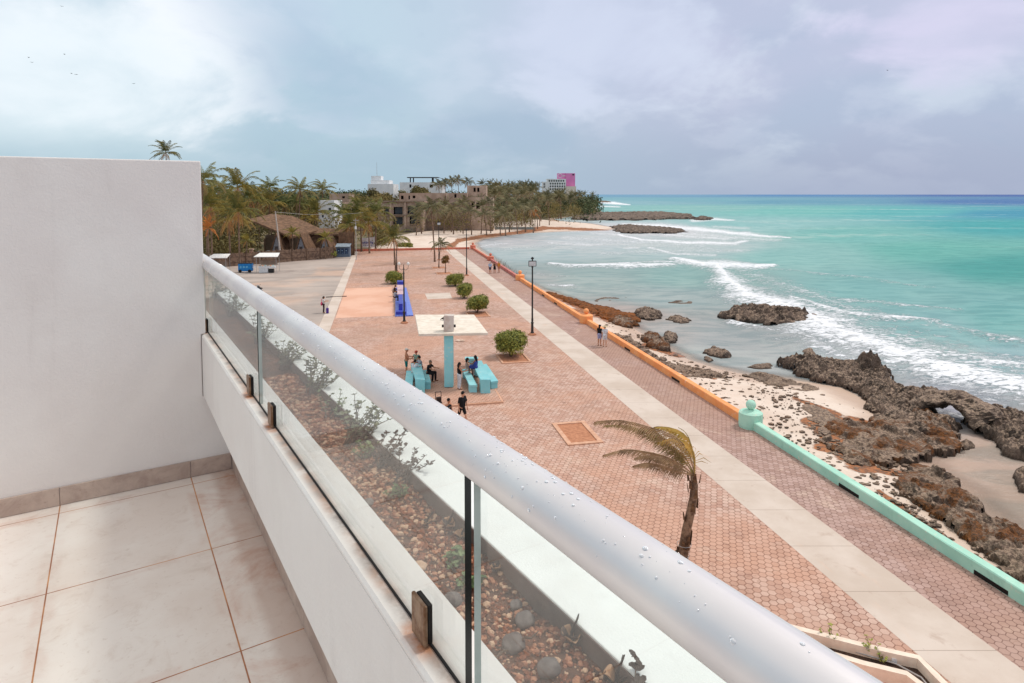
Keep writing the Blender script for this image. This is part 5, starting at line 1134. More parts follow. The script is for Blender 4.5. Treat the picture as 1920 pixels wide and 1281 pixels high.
def table_set(label, fr, bk, leftb, rightb):
    c = (fr[0] + fr[1] + bk[0] + bk[1]) / 4; t = thing('picnic_table', label, 'picnic table', (c.x, c.y, .115), 0, 'turquoise concrete tables under the shelter')
    def P4(q): return [(p.x - c.x, p.y - c.y) for p in q]
    a = P4([fr[0], fr[1], bk[1], bk[0]]); m = MB(); m.prism(a, .70, .82); tt = m.build('tabletop', m_turq, t)
    for f0, f1 in ((0., .13), (.87, 1.)):
        q = [Vector(a[0]).lerp(Vector(a[3]), f0), Vector(a[1]).lerp(Vector(a[2]), f0), Vector(a[1]).lerp(Vector(a[2]), f1), Vector(a[0]).lerp(Vector(a[3]), f1)]
        ins = [q[0].lerp(q[1], .03), q[1].lerp(q[0], .03), q[2].lerp(q[3], .03), q[3].lerp(q[2], .03)]; m = MB(); m.prism([tuple(p) for p in ins], 0, .70); m.build('end_panel', m_turq, t)
    for bb in (leftb, rightb):
        if not bb: continue
        a2 = P4(bb); tb = thing('bench', 'x', 'bench', (0, 0, 0)); 
        for k in ('label', 'category'): del tb[k]
        tb.parent = t; m = MB(); m.prism(a2, .36, .47); m.build('seat', m_turq, tb)
        for f0, f1 in ((0.02, .16), (.84, .98)):
            q = [Vector(a2[0]).lerp(Vector(a2[3]), f0), Vector(a2[1]).lerp(Vector(a2[2]), f0), Vector(a2[1]).lerp(Vector(a2[2]), f1), Vector(a2[0]).lerp(Vector(a2[3]), f1)]
            q = [q[0].lerp(q[1], .04), q[1].lerp(q[0], .04), q[2].lerp(q[3], .04), q[3].lerp(q[2], .04)]; m = MB(); m.prism([tuple(p) for p in q], 0, .36); m.build('support', m_turq, tb)
    return t
def px(u, v, z): return Vector((*G(u, v, .115 + z), 0))
# chart corners: front-left, front-right, back-left, back-right
TL = table_set('left turquoise concrete picnic table with people seated behind it', (px(779, 711, .82), px(797, 712, .82)), (px(770, 681, .82), px(789, 681, .82)),
    [px(757, 735, .47), px(772, 735, .47), px(776, 695, .47), px(762, 695, .47)], [px(795, 716, .47), px(808, 716, .47), px(802, 694, .47), px(790, 694, .47)])
TR = table_set('right turquoise concrete picnic table where the girls gather', (px(901, 712, .82), px(920, 712, .82)), (px(884, 678, .82), px(903, 676, .82)),
    [px(880, 722, .47), px(895, 722, .47), px(878, 690, .47), px(866, 692, .47)], [px(921, 716, .47), px(934, 714, .47), px(912, 682, .47), px(901, 684, .47)])
x, y = G(884, 684, .115); t = thing('picnic_bench', 'turquoise block bench behind the girl in blue', 'bench', (x, y, .115)); m = MB(); m.box(-.45, .45, -.2, .3, .38, .48, bev=.01); m.build('seat', m_turq, t); m = MB(); m.box(-.4, .4, -.1, .2, 0, .38); m.build('support', m_turq, t)
x, y = G(822, 760); t = thing('folding_trolley', 'small black folding trolley standing in front of the platform', 'trolley', (x, y, 0), .3)
m = MB()
for s in (-.16, .16): m.tube([(s, 0, .06), (s, .03, .75)], .02, 6)
m.tube([(-.16, .03, .75), (.16, .03, .75)], .02, 6); m.tube([(-.16, 0, .4), (.16, 0, .4)], .02, 6); m.build('frame', m_black, t); m = MB(); m.box(-.2, .2, -.26, 0, .04, .08); m.build('toe_plate', m_black, t)
for s in (-.2, .2): m = MB(); m.tube([(s - .02, .04, .08), (s + .02, .04, .08)], .08, 12); m.build('wheel', m_dark, t)
m = MB(); m.box(-.13, .13, -.22, -.02, .1, .5, bev=.02); m.build('bundle', M('dark_bag', (56, 44, 40), (40, 30, 28), 6, .8), t)
x, y = G(863, 640); t = thing('paver_pile', 'small heap of loose pavers on the paving beyond the shelter', 'pavers', (x, y, 0)); m = MB()
for k in range(6): a = k * 1.1; m.box(cos(a) * .25 - .12, cos(a) * .25 + .12, sin(a) * .2 - .1, sin(a) * .2 + .1, 0.001 * k, .07 + .01 * k, bev=.01)
m.build('pavers', M('pale_paver', (226, 206, 190), (206, 180, 160), 4, .9), t)
# ------------------------------------------------------------------ blue tiled bench
b = NB('blue_tile'); bt = b.t.nodes.new('ShaderNodeTexChecker'); bt.inputs['Scale'].default_value = 7; b.put(bt.inputs[0], b.tc.outputs['Object'])
c = b.mix(bt.outputs[1], lin(92, 116, 208), lin(126, 146, 222)); c = b.mix(b.rng(b.noise(2, 6), .5, .7, 0, .4), c, lin(150, 160, 214)); m_tileb = b.set(c, .4, 0, .4)
m_navy = M('dark_blue_tile', (52, 66, 180), (40, 54, 160), 3, .4, spec=.5)
fl = Vector(G(741, 594)); fr_ = Vector(G(775, 593)); bl_ = Vector(G(742, 541)); br_ = Vector(G(762, 541))
t = thing('tiled_bench', 'long blue tiled bench platform in the middle of the square', 'bench', (fl.x, fl.y, 0))
m = MB(); m.prism([(0, 0), tuple(fr_ - fl), tuple(br_ - fl), tuple(bl_ - fl)], -.02, .12); m.build('tiled_base', m_tileb, t)
dirv = (bl_ - fl); 
def along(f, w0, w1, z0, z1, f2, name, mat):
    m = MB(); s0 = fl.lerp(bl_, f); s1 = fl.lerp(bl_, f2); ux = Vector((1, 0)); q = [s0 + ux * w0 - fl, s0 + ux * w1 - fl, s1 + ux * w1 - fl, s1 + ux * w0 - fl]; m.prism([tuple(p) for p in q], z0, z1); return m.build(name, mat, t)
along(.02, .05, 1.1, .12, .42, .06, 'front_step', m_navy); along(.10, .35, .75, .12, .95, .42, 'seat_block', m_navy); along(.10, .95, 1.15, .12, .16, .42, 'inlay', m_navy)
along(.48, .3, .85, .12, .8, .56, 'small_table', m_white); along(.66, .3, .85, .12, .8, .8, 'small_table', m_white); along(.45, .2, 1.0, .8, .88, .6, 'table_top', M('checker_top', (220, 196, 196), (190, 150, 160), 6, .5)); along(.63, .2, 1.0, .8, .88, .84, 'table_top', M('checker_top', (220, 196, 196)))
along(.9, .2, 1.0, .12, 1.1, .97, 'end_pillar', m_navy)
# ------------------------------------------------------------------ motorbikes
def motorbike(label, u, v, rz, col, four=False):
    x, y = G(u, v); t = thing('motorbike' if not four else 'quad_bike', label, 'motorbike' if not four else 'quad bike', (x, y, 0), rz)
    wl = [(.65, 0), (-.65, 0)] if not four else [(.6, .38), (-.6, .38), (.6, -.38), (-.6, -.38)]
    for wx, wy in wl:
        bm = bmesh.new(); m = MB(); r = .3; pts = [(wx + cos(a / 16 * 2 * pi) * r * .8, wy, .3 + sin(a / 16 * 2 * pi) * r * .8) for a in range(17)]
        m.tube(pts, .07 if not four else .11, 8); w_ = m.build('wheel', m_dark, t, smooth=True); m = MB(); m.tube([(wx, wy - .05, .3), (wx, wy + .05, .3)], .17, 12); m.build('rim', m_steel, w_)
    m = MB(); m.ico((.0, 0, .55), .34, 2, sc=(1.3, .55, .6), nz=.15); m.ico((.35, 0, .82), .2, 2, sc=(1.2, .8, .8)); m.tube([(.55, 0, .85), (.65, 0, .3)], .05, 6); m.build('body', col, t, smooth=True)
    m = MB(); m.box(-.65, .1, -.13, .13, .72, .84, bev=.04); m.build('seat', m_dark, t)
    m = MB(); m.tube([(.5, -.35, 1.08), (.55, -.1, 1.0), (.55, .1, 1.0), (.5, .35, 1.08)], .02, 6); m.build('handlebar', m_black, t)
    m = MB(); m.ico((.66, 0, .92), .1, 2); m.build('headlight', m_white, t)
    m = MB(); m.tube([(-.2, .16, .35), (-.9, .18, .45)], .045, 8); m.build('exhaust', m_steel, t)
    return t
motorbike('black motorbike parked on the grey court just above the handrail', 487, 552, 2.3, m_black); motorbike('dark quad bike parked in front of the stick fence', 574, 486, .3, M('quad_brown', (96, 66, 52), (60, 44, 40), 3, .4, spec=.5), True)
# ------------------------------------------------------------------ flower bed at the bottom right
t = thing('flower_bed', 'narrow planting bed between two cream kerbs at the lower right', 'flower bed', (0, 0, 0))
outer = [(1380, 1146), (1455, 1167), (1560, 1194), (1640, 1214), (1722, 1232), (1752, 1262), (1790, 1300), (1850, 1370)]
inner = [(1440, 1185), (1530, 1216), (1620, 1243), (1700, 1262), (1728, 1283), (1770, 1330), (1830, 1400)]
m_cream = M('cream_kerb', (240, 224, 206), (228, 208, 190), 3, .8, .3, 40)
def strip(pts, w, z0, z1, name, mat):
    P = [Vector(G(u, v, z1)) for u, v in pts]; m = MB()
    L_ = []; R_ = []
    for i, p in enumerate(P):
        d_ = (P[min(i + 1, len(P) - 1)] - P[max(i - 1, 0)]).normalized(); n_ = Vector((-d_.y, d_.x)); L_.append(p + n_ * w / 2); R_.append(p - n_ * w / 2)
    vs = [(*p, z1) for p in L_] + [(*p, z1) for p in R_] + [(*p, z0) for p in L_] + [(*p, z0) for p in R_]; n = len(P); fs = []
    for i in range(n - 1): fs += [(i, n + i, n + i + 1, i + 1), (2 * n + i, i, i + 1, 2 * n + i + 1), (n + i, 3 * n + i, 3 * n + i + 1, n + i + 1)]
    fs += [(0, 2 * n, 3 * n, n), (n - 1, 2 * n - 1, 4 * n - 1, 3 * n - 1)]
    m.add(vs, fs); return m.build(name, mat, t)
strip(outer, .17, -.1, .32, 'kerb', m_cream); strip(inner, .17, -.1, .32, 'kerb', m_cream)
P = [Vector(G(u, v, .06)) for u, v in outer] + [Vector(G(u, v, .06)) for u, v in inner[::-1]]; m = MB(); m.prism([tuple(p) for p in P][::-1], -.02, .06); m.build('soil', M('bed_soil', (96, 74, 62), (64, 50, 44), 9, .95, .9, 30, dist=.04), t)
m = MB(); q = [(1420, 1172), (1500, 1192), (1600, 1222), (1680, 1246), (1725, 1272), (1760, 1310)]; m.tube([Vector((*G(u, v, .1), .1)) + Vector((.03 * sin(i * 2), 0, .02)) for i, (u, v) in enumerate(q)], .02, 6); m.build('hose', m_steel, t)
m = MB(); x, y = G(1679, 1238, .1); m.box(x - .13, x + .08, y - .09, y + .08, .07, .2); tag(m.build('litter_box', m_white), 'small white box lying in the lower right flower bed', 'box')
sheet('paving_patch', [(10.75, 8), (13.35, 8), (13.35, 12.0), (12.6, 12.6), (10.75, 13.8), (9.2, 15.0), (9.2, 8)], .006, M('orange_pavement', (222, 160, 124), (204, 140, 106), 1.2, .85, .3, 30))
def sprig(label, u, v, z, h, n, col, rz=0., name='weed_plant', size=.035, base=None, cat='plant', grp=None):
    loc = base if base is not None else Vector((*G(u, v, z), z)); t = thing(name, label, cat, loc, rz, grp); rg = random.Random(hash((u, v)) % 9999 if False else int(u * 7 + v))
    m = MB(); l = MB()
    for k in range(n):
        a = rg.uniform(0, 6.28); P = [Vector((0, 0, 0))]; d = Vector((cos(a) * .5, sin(a) * .5, 1)).normalized()
        for j in range(4): d = (d + Vector((rg.uniform(-.3, .3), rg.uniform(-.3, .3), 0))).normalized(); P.append(P[-1] + d * h / 4)
        m.tube(P, [h * .025, h * .02, h * .016, h * .012, h * .006], 5)
        for j in range(1, 5):
            for s in range(3):
                p = P[j]; aa = rg.uniform(0, 6.28); dd = Vector((cos(aa), sin(aa), rg.uniform(-.2, .9))).normalized(); w_ = dd.cross(Vector((0, 0, 1))).normalized() * size * .45; L2 = size * rg.uniform(.7, 1.4)
                l.add([p, p + dd * L2 * .5 + w_, p + dd * L2, p + dd * L2 * .5 - w_], [(0, 1, 2, 3)])
    m.build('stem', M('plant_stem', (110, 96, 70), (84, 72, 56), 9, .8), t); l.build('leaves', col, t); return t
sprig('wispy weed in the flower bed next to its left end', 1557, 1208, .06, .45, 5, m_leaf, size=.07); sprig('wispy weed in the middle of the lower right flower bed', 1628, 1228, .06, .45, 5, m_leaf, size=.07)
sprig('small clump of weed in the flower bed near the white box', 1655, 1245, .06, .25, 4, m_leaf, size=.06)
# ------------------------------------------------------------------ shore rocks
def rock(label, poly, H, z0, mat, name='rock', seed=0, res=None, edge=None, rough=.5, peak=None, grp='rocks along the shore', patchy=0., fq=1.):
    P = np.array([G(u, v, z0) for u, v in poly]); c = P.mean(0); x0, y0 = P.min(0) - .3; x1, y1 = P.max(0) + .3; A = (x1 - x0) * (y1 - y0)
    res = res or max(.08, math.sqrt(A / 9000)); edge = edge or min(x1 - x0, y1 - y0) * .16
    nx = int((x1 - x0) / res) + 2; ny = int((y1 - y0) / res) + 2; gx = x0 + np.arange(nx) * res; gy = y0 + np.arange(ny) * res
    XX, YY = np.meshgrid(gx, gy, indexing='ij'); D = -sdist(XX.ravel(), YY.ravel(), P); vs = []; ok = []
    for i, (x, y) in enumerate(zip(XX.ravel(), YY.ravel())):
        q = Vector((x * .55 * fq, y * .55 * fq, seed)); d = D[i] + edge * 1.1 * noise.fractal(q * 1.6, 1, 2, 4)
        if d < -res * 1.5: vs.append(None); ok.append(False); continue
        k = max(0., min(1., d / edge)); k = k ** .45 if d > 0 else 0
        rid = 1 - abs(noise.fractal(q * 1.9, .9, 2.1, 5)); n2 = noise.fractal(q * 5.5, .8, 2.1, 4)
        h = H * k * (.52 + .62 * rough * (rid - .45) + .11 * n2 * (.4 + k))
        cell = noise.voronoi(Vector((x * 1.5 * fq, y * 1.5 * fq, seed)))[0][0]; h -= H * .22 * k * max(0, .5 - cell * 1.4)
        if peak:
            for pu, pv, ph, pr in peak: ppx, ppy = G(pu, pv, z0); h += ph * math.exp(-((x - ppx) ** 2 + (y - ppy) ** 2) / pr ** 2) * (.8 + .5 * n2)
        if patchy: h *= max(0., min(1., (noise.fractal(q * 1.2 + Vector((7, 3, 1)), 1, 2, 3) + .42 - patchy) * 3.2))
        if d <= 0: h = -.35
        vs.append((x - c[0] + .3 * res * n2, y - c[1], max(h, -.35))); ok.append(True)
    mp = {}; V = []
    for i, o_ in enumerate(ok):
        if o_: mp[i] = len(V); V.append(vs[i])
    Fc = []
    for i in range(nx - 1):
        for j in range(ny - 1):
            q = (i * ny + j, (i + 1) * ny + j, (i + 1) * ny + j + 1, i * ny + j + 1)
            if all(ok[k] for k in q): Fc.append(tuple(mp[k] for k in q))
    m = MB(); m.add(V, Fc); o = m.build(name, mat, loc=(c[0], c[1], z0), smooth=False); return tag(o, label, 'rock', grp)
RZ_ = SEA - .05
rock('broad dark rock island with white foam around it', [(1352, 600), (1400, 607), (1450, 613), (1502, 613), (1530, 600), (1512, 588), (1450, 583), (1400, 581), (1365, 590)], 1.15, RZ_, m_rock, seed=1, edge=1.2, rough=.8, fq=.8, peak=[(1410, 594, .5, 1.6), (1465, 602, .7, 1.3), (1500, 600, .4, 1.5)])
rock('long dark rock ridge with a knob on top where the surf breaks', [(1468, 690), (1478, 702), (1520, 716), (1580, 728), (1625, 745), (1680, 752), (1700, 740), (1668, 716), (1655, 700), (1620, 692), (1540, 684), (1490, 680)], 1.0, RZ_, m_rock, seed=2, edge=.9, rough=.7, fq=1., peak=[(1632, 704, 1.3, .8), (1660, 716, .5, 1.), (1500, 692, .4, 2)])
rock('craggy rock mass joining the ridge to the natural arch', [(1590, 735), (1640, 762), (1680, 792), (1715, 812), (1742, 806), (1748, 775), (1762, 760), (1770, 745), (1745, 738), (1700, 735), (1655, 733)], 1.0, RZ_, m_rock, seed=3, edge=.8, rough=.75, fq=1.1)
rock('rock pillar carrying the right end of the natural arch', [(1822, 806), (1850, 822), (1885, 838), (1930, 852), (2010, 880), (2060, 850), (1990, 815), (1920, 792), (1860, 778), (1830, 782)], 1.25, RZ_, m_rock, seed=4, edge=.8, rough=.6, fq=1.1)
# the arch itself
a0 = Vector((*G(1722, 775, RZ_), RZ_ + .45)); a1 = Vector((*G(1862, 812, RZ_), RZ_ + .5)); am = a0.lerp(a1, .5) + Vector((.2, .4, 0)); am.z = RZ_ + 1.4
t = None; bm = bmesh.new(); m = MB(); pts = [a0, a0.lerp(am, .35) + Vector((0, 0, .22)), a0.lerp(am, .7) + Vector((0, 0, .10)), am, am.lerp(a1, .3) + Vector((0, 0, .10)), am.lerp(a1, .65) + Vector((0, 0, .2)), a1]
P2 = []
for i in range(len(pts) - 1):
    for k in range(10): P2.append(pts[i].lerp(pts[i + 1], k / 10))
P2.append(pts[-1]); c_ = am.copy(); c_.z = RZ_; vs = []; fs = []; seg = 34
for i, p in enumerate(P2):
    f = i / (len(P2) - 1); tg = (P2[min(i + 1, len(P2) - 1)] - P2[max(i - 1, 0)]).normalized(); side = tg.cross(Vector((0, 0, 1))).normalized(); up = side.cross(tg)
    ru = .30 + .22 * abs(f - .5) * 2; rs_ = 1.15 + .5 * abs(f - .5)
    for k in range(seg):
        a = 2 * pi * k / seg; d_ = side * cos(a) * rs_ + up * sin(a) * ru; q = p + d_; nn = noise.fractal(q * 1.1, .9, 2.1, 5) * .32 + noise.fractal(q * 4, .8, 2, 3) * .10; vs.append(q + d_.normalized() * nn - c_)
for i in range(len(P2) - 1):
    for k in range(seg): k2 = (k + 1) % seg; fs.append((i * seg + k, i * seg + k2, (i + 1) * seg + k2, (i + 1) * seg + k))
m.add(vs, fs); tag(m.build('rock_arch', m_rock, loc=c_), 'natural rock arch with water showing through its opening', 'rock', 'rocks along the shore')
rock('dark rock lump right of the arch at the picture edge', [(1868, 842), (1890, 858), (1925, 868), (1990, 880), (1990, 850), (1930, 832), (1885, 826)], 1.1, RZ_, m_rock, seed=5, edge=.5)
rock('dark rock lying lower at the right picture edge', [(1896, 905), (1910, 924), (1960, 935), (1990, 910), (1950, 890), (1912, 886)], .9, RZ_, m_rock, seed=6, edge=.4)
rock('small dark boulder on the wet sand of the cove', [(1798, 842), (1808, 849), (1820, 848), (1823, 838), (1812, 832), (1801, 834)], .5, RZ_ - .05, m_rock, seed=7, edge=.25)
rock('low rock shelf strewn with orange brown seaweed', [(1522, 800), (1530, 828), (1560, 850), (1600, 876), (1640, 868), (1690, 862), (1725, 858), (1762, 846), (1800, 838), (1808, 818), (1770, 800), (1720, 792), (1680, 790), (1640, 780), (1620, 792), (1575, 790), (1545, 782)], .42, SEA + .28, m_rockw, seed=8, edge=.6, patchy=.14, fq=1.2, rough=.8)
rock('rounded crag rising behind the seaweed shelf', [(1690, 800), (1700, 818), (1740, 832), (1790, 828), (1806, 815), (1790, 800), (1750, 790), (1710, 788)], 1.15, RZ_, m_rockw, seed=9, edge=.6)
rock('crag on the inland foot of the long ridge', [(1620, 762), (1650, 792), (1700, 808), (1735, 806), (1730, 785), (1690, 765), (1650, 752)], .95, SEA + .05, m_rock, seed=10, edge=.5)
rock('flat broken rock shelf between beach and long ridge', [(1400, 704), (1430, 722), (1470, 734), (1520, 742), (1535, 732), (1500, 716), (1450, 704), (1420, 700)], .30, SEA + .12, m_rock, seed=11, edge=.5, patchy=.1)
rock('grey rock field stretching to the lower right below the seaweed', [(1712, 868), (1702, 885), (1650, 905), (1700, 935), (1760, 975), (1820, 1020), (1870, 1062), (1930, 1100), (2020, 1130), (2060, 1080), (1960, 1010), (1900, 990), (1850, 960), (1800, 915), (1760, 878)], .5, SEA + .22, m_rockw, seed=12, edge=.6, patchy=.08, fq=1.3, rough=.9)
rock('low weathered rock streak on the dry sand above the rock field', [(1500, 760), (1530, 800), (1545, 815), (1560, 805), (1580, 790), (1550, 770), (1525, 762)], .22, SEA + .42, m_rock, seed=13, edge=.4, patchy=.2)
rock('grey brown rock nearest the orange wall in the shallows', [(1182, 590), (1200, 600), (1225, 603), (1240, 596), (1235, 586), (1205, 582)], .95, RZ_, m_rock, seed=14, edge=.7)
rock('long low boulder in the shallows left of centre', [(1252, 602), (1272, 609), (1292, 610), (1295, 603), (1275, 597), (1256, 596)], .62, RZ_, m_rock, seed=15, edge=.5)
rock('seaweed covered rock right behind the couple by the wall', [(1145, 605), (1160, 614), (1185, 616), (1195, 610), (1180, 600), (1155, 596)], .75, RZ_ + .1, m_rockw, seed=16, edge=.5)
rock('brown rock clump at the waterline below the near orange post', [(1202, 640), (1215, 652), (1245, 660), (1262, 660), (1250, 645), (1235, 632), (1212, 630)], .85, RZ_ + .1, m_rockw, seed=17, edge=.5)
rock('dark rock beside the brown clump in the shallows', [(1240, 638), (1255, 645), (1270, 644), (1272, 634), (1255, 628), (1242, 631)], .8, RZ_, m_rock, seed=18, edge=.4)
rock('pointed boulder standing in the shallows right of centre', [(1320, 664), (1340, 672), (1360, 676), (1376, 670), (1360, 660), (1335, 656)], .75, RZ_, m_rock, seed=19, edge=.5)
rock('small stone at the left foot of the pointed boulder', [(1317, 677), (1330, 682), (1338, 678), (1330, 671), (1320, 670)], .35, RZ_, m_rock, seed=20, edge=.2)
rock('low reddish stones awash off the beach', [(1398, 690), (1420, 695), (1450, 694), (1445, 686), (1420, 684)], .3, RZ_, m_rock, seed=21, edge=.3, patchy=.1)
rock('small rock awash in front of the breaking wave', [(1504, 664), (1520, 671), (1534, 669), (1528, 660), (1512, 658)], .5, RZ_, m_rock, seed=22, edge=.3)
rock('flat reef patch just showing in the bay', [(1250, 568), (1275, 571), (1300, 571), (1296, 566), (1265, 563)], .2, RZ_, m_rock, seed=23, edge=.4, patchy=.1)
rock('thin flat reef beside the seaweed heap', [(1115, 566), (1140, 568), (1172, 562), (1176, 557), (1140, 558), (1120, 560)], .2, RZ_, m_rock, seed=24, edge=.4, patchy=.1)
rock('brown seaweed heap on the shore under the orange wall', [(1020, 552), (1060, 566), (1100, 584), (1150, 602), (1195, 604), (1205, 595), (1170, 584), (1120, 573), (1070, 560), (1030, 548)], .42, SEA + .1, m_weed, 'seaweed_heap', seed=25, edge=1., patchy=-.05).__setitem__('category', 'seaweed')
rock('rubble stones scattered on the sand along the near orange wall', [(1140, 622), (1180, 648), (1230, 680), (1280, 712), (1330, 712), (1370, 706), (1330, 694), (1270, 684), (1225, 664), (1180, 632)], .32, SEA + .28, m_rock, seed=26, edge=.4, patchy=.16, fq=2.)
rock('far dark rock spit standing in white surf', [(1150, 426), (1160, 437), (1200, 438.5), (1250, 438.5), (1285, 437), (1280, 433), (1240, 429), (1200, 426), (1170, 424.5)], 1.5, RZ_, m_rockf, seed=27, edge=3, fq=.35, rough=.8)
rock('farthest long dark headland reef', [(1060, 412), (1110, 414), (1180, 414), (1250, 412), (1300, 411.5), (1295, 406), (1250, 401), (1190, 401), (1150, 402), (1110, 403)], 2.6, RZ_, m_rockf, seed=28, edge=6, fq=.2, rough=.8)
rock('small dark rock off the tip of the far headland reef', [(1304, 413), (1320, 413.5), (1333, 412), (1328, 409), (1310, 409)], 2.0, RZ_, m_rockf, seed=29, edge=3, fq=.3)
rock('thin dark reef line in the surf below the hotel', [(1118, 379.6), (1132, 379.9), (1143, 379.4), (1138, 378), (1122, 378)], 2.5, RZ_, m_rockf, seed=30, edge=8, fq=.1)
# loose stones and driftwood on the sand
m = MB(); rg = random.Random(77)
def landz(x, y): return float(land_z(np.array([x, x + .01]), np.array([y, y + .01]))[0])
cand = []
for k in range(2300):
    u = rg.uniform(1130, 1900); line = np.interp(u, [1130, 1250, 1400, 1560, 1700, 1900], [628, 700, 800, 890, 970, 1080]); v = line + rg.gauss(-14, 22) if rg.random() < .2 else (rg.uniform(700, 1100) if rg.random() < .12 else np.interp(u, [1130, 1400, 1560, 1700, 1900], [606, 705, 815, 880, 1000]) + rg.gauss(0, 28))
    cand.append(G(u, v, SEA + .4))
ca = np.array(cand); cache.clear(); sd_ = sdist(ca[:, 0], ca[:, 1], sea_poly); a_ = ca[:, 0] * cos(PSI) + ca[:, 1] * sin(PSI); s_ = -ca[:, 0] * sin(PSI) + ca[:, 1] * cos(PSI); zz = SEA + sd_ * .085
for i in range(len(cand)):
    if sd_[i] < .3 or a_[i] < 19.6 + s_[i] * .01: continue
    r = rg.choice((.02, .03, .04, .05, .07, .10, .15)); bm = bmesh.new(); bmesh.ops.create_icosphere(bm, subdivisions=1, radius=1)
    for w in bm.verts: w.co = Vector((ca[i, 0] + w.co.x * r * rg.uniform(.8, 1.5), ca[i, 1] + w.co.y * r * rg.uniform(.7, 1.2), min(-.42, zz[i]) + .02 + w.co.z * r * .6))
    m.bm(bm)
tag(m.build('shore_pebbles', m_rock), 'dark stones scattered over the pale sand', 'pebbles', kind='stuff')
for i, (u, v, L_, a) in enumerate(((1345, 737, .7, .3), (1360, 757, .5, -.2), (1475, 786, .6, .1), (1640, 1000, .9, -.4), (1560, 1024, .5, .5))):
    x, y = G(u, v, SEA + .5); z = landz(x, y); m = MB(); m.tube([(-L_ / 2, 0, .04), (0, .05, .07), (L_ / 2, 0, .05)], [.03, .045, .02], 6); tag(m.build('driftwood', m_post, loc=(x, y, z), rotz=a), ['dark driftwood piece nearest the mint post on the sand', 'short driftwood piece just below the first beyond the orange wall', 'driftwood piece in the middle of the dry sand', 'long driftwood stick near the grey rock field', 'short driftwood stick close to the mint wall'][i], 'driftwood')
m = MB()
for k in range(60):
    s = 86 + 24 * rg.random(); a = wa(s) + .5 + rg.uniform(0, .8); p = PP(a, s, -.45); d_ = Vector((rg.uniform(-.6, .6), rg.uniform(-.6, .6), rg.uniform(.6, 1.2))); m.tube([p, p + d_], [.03, .012], 4)
tag(m.build('brush', m_post), 'dry brushwood sticks piled outside the maroon wall', 'brushwood', kind='stuff')
# ------------------------------------------------------------------ people
m_skin = {k: M('skin_' + k, c1, c2, 6, .55, spec=.3) for k, c1, c2 in (('tan', (196, 140, 108), (178, 122, 92)), ('light', (214, 166, 138), (198, 148, 120)), ('deep', (150, 102, 78), (132, 88, 66)))}
def cloth(name, *c): return M('cloth_' + name, c, tuple(int(x * .84) for x in c), 9, .85, .3, 60)
def caps(bm_pts, m):          # tapered limb with rounded ends
    for a, b_, ra, rb in bm_pts:
        a = Vector(a); b_ = Vector(b_); n = 7; P = []; Rr = []; d = (b_ - a)
        L_ = d.length; d = d / max(L_, 1e-5)
        P = [a - d * ra * .92, a - d * ra * .6, a, a.lerp(b_, .33), a.lerp(b_, .66), b_, b_ + d * rb * .6, b_ + d * rb * .92]
        Rr = [ra * .3, ra * .78, ra, ra + (rb - ra) * .33, ra + (rb - ra) * .66, rb, rb * .78, rb * .3]
        m.tube(P, Rr, 12)
def remesh(m, name, mat, parent, vox=.013):
    o = m.build(name, mat, parent); md = o.modifiers.new('r', 'REMESH'); md.mode = 'VOXEL'; md.voxel_size = vox; md.use_smooth_shade = True
    sm = o.modifiers.new('s', 'SMOOTH'); sm.factor = .5; sm.iterations = 3
    dg = bpy.context.evaluated_depsgraph_get(); dg.update(); me = bpy.data.meshes.new_from_object(o.evaluated_get(dg)); o.modifiers.clear(); o.data = me
    me.materials.clear(); me.materials.append(mat); return o
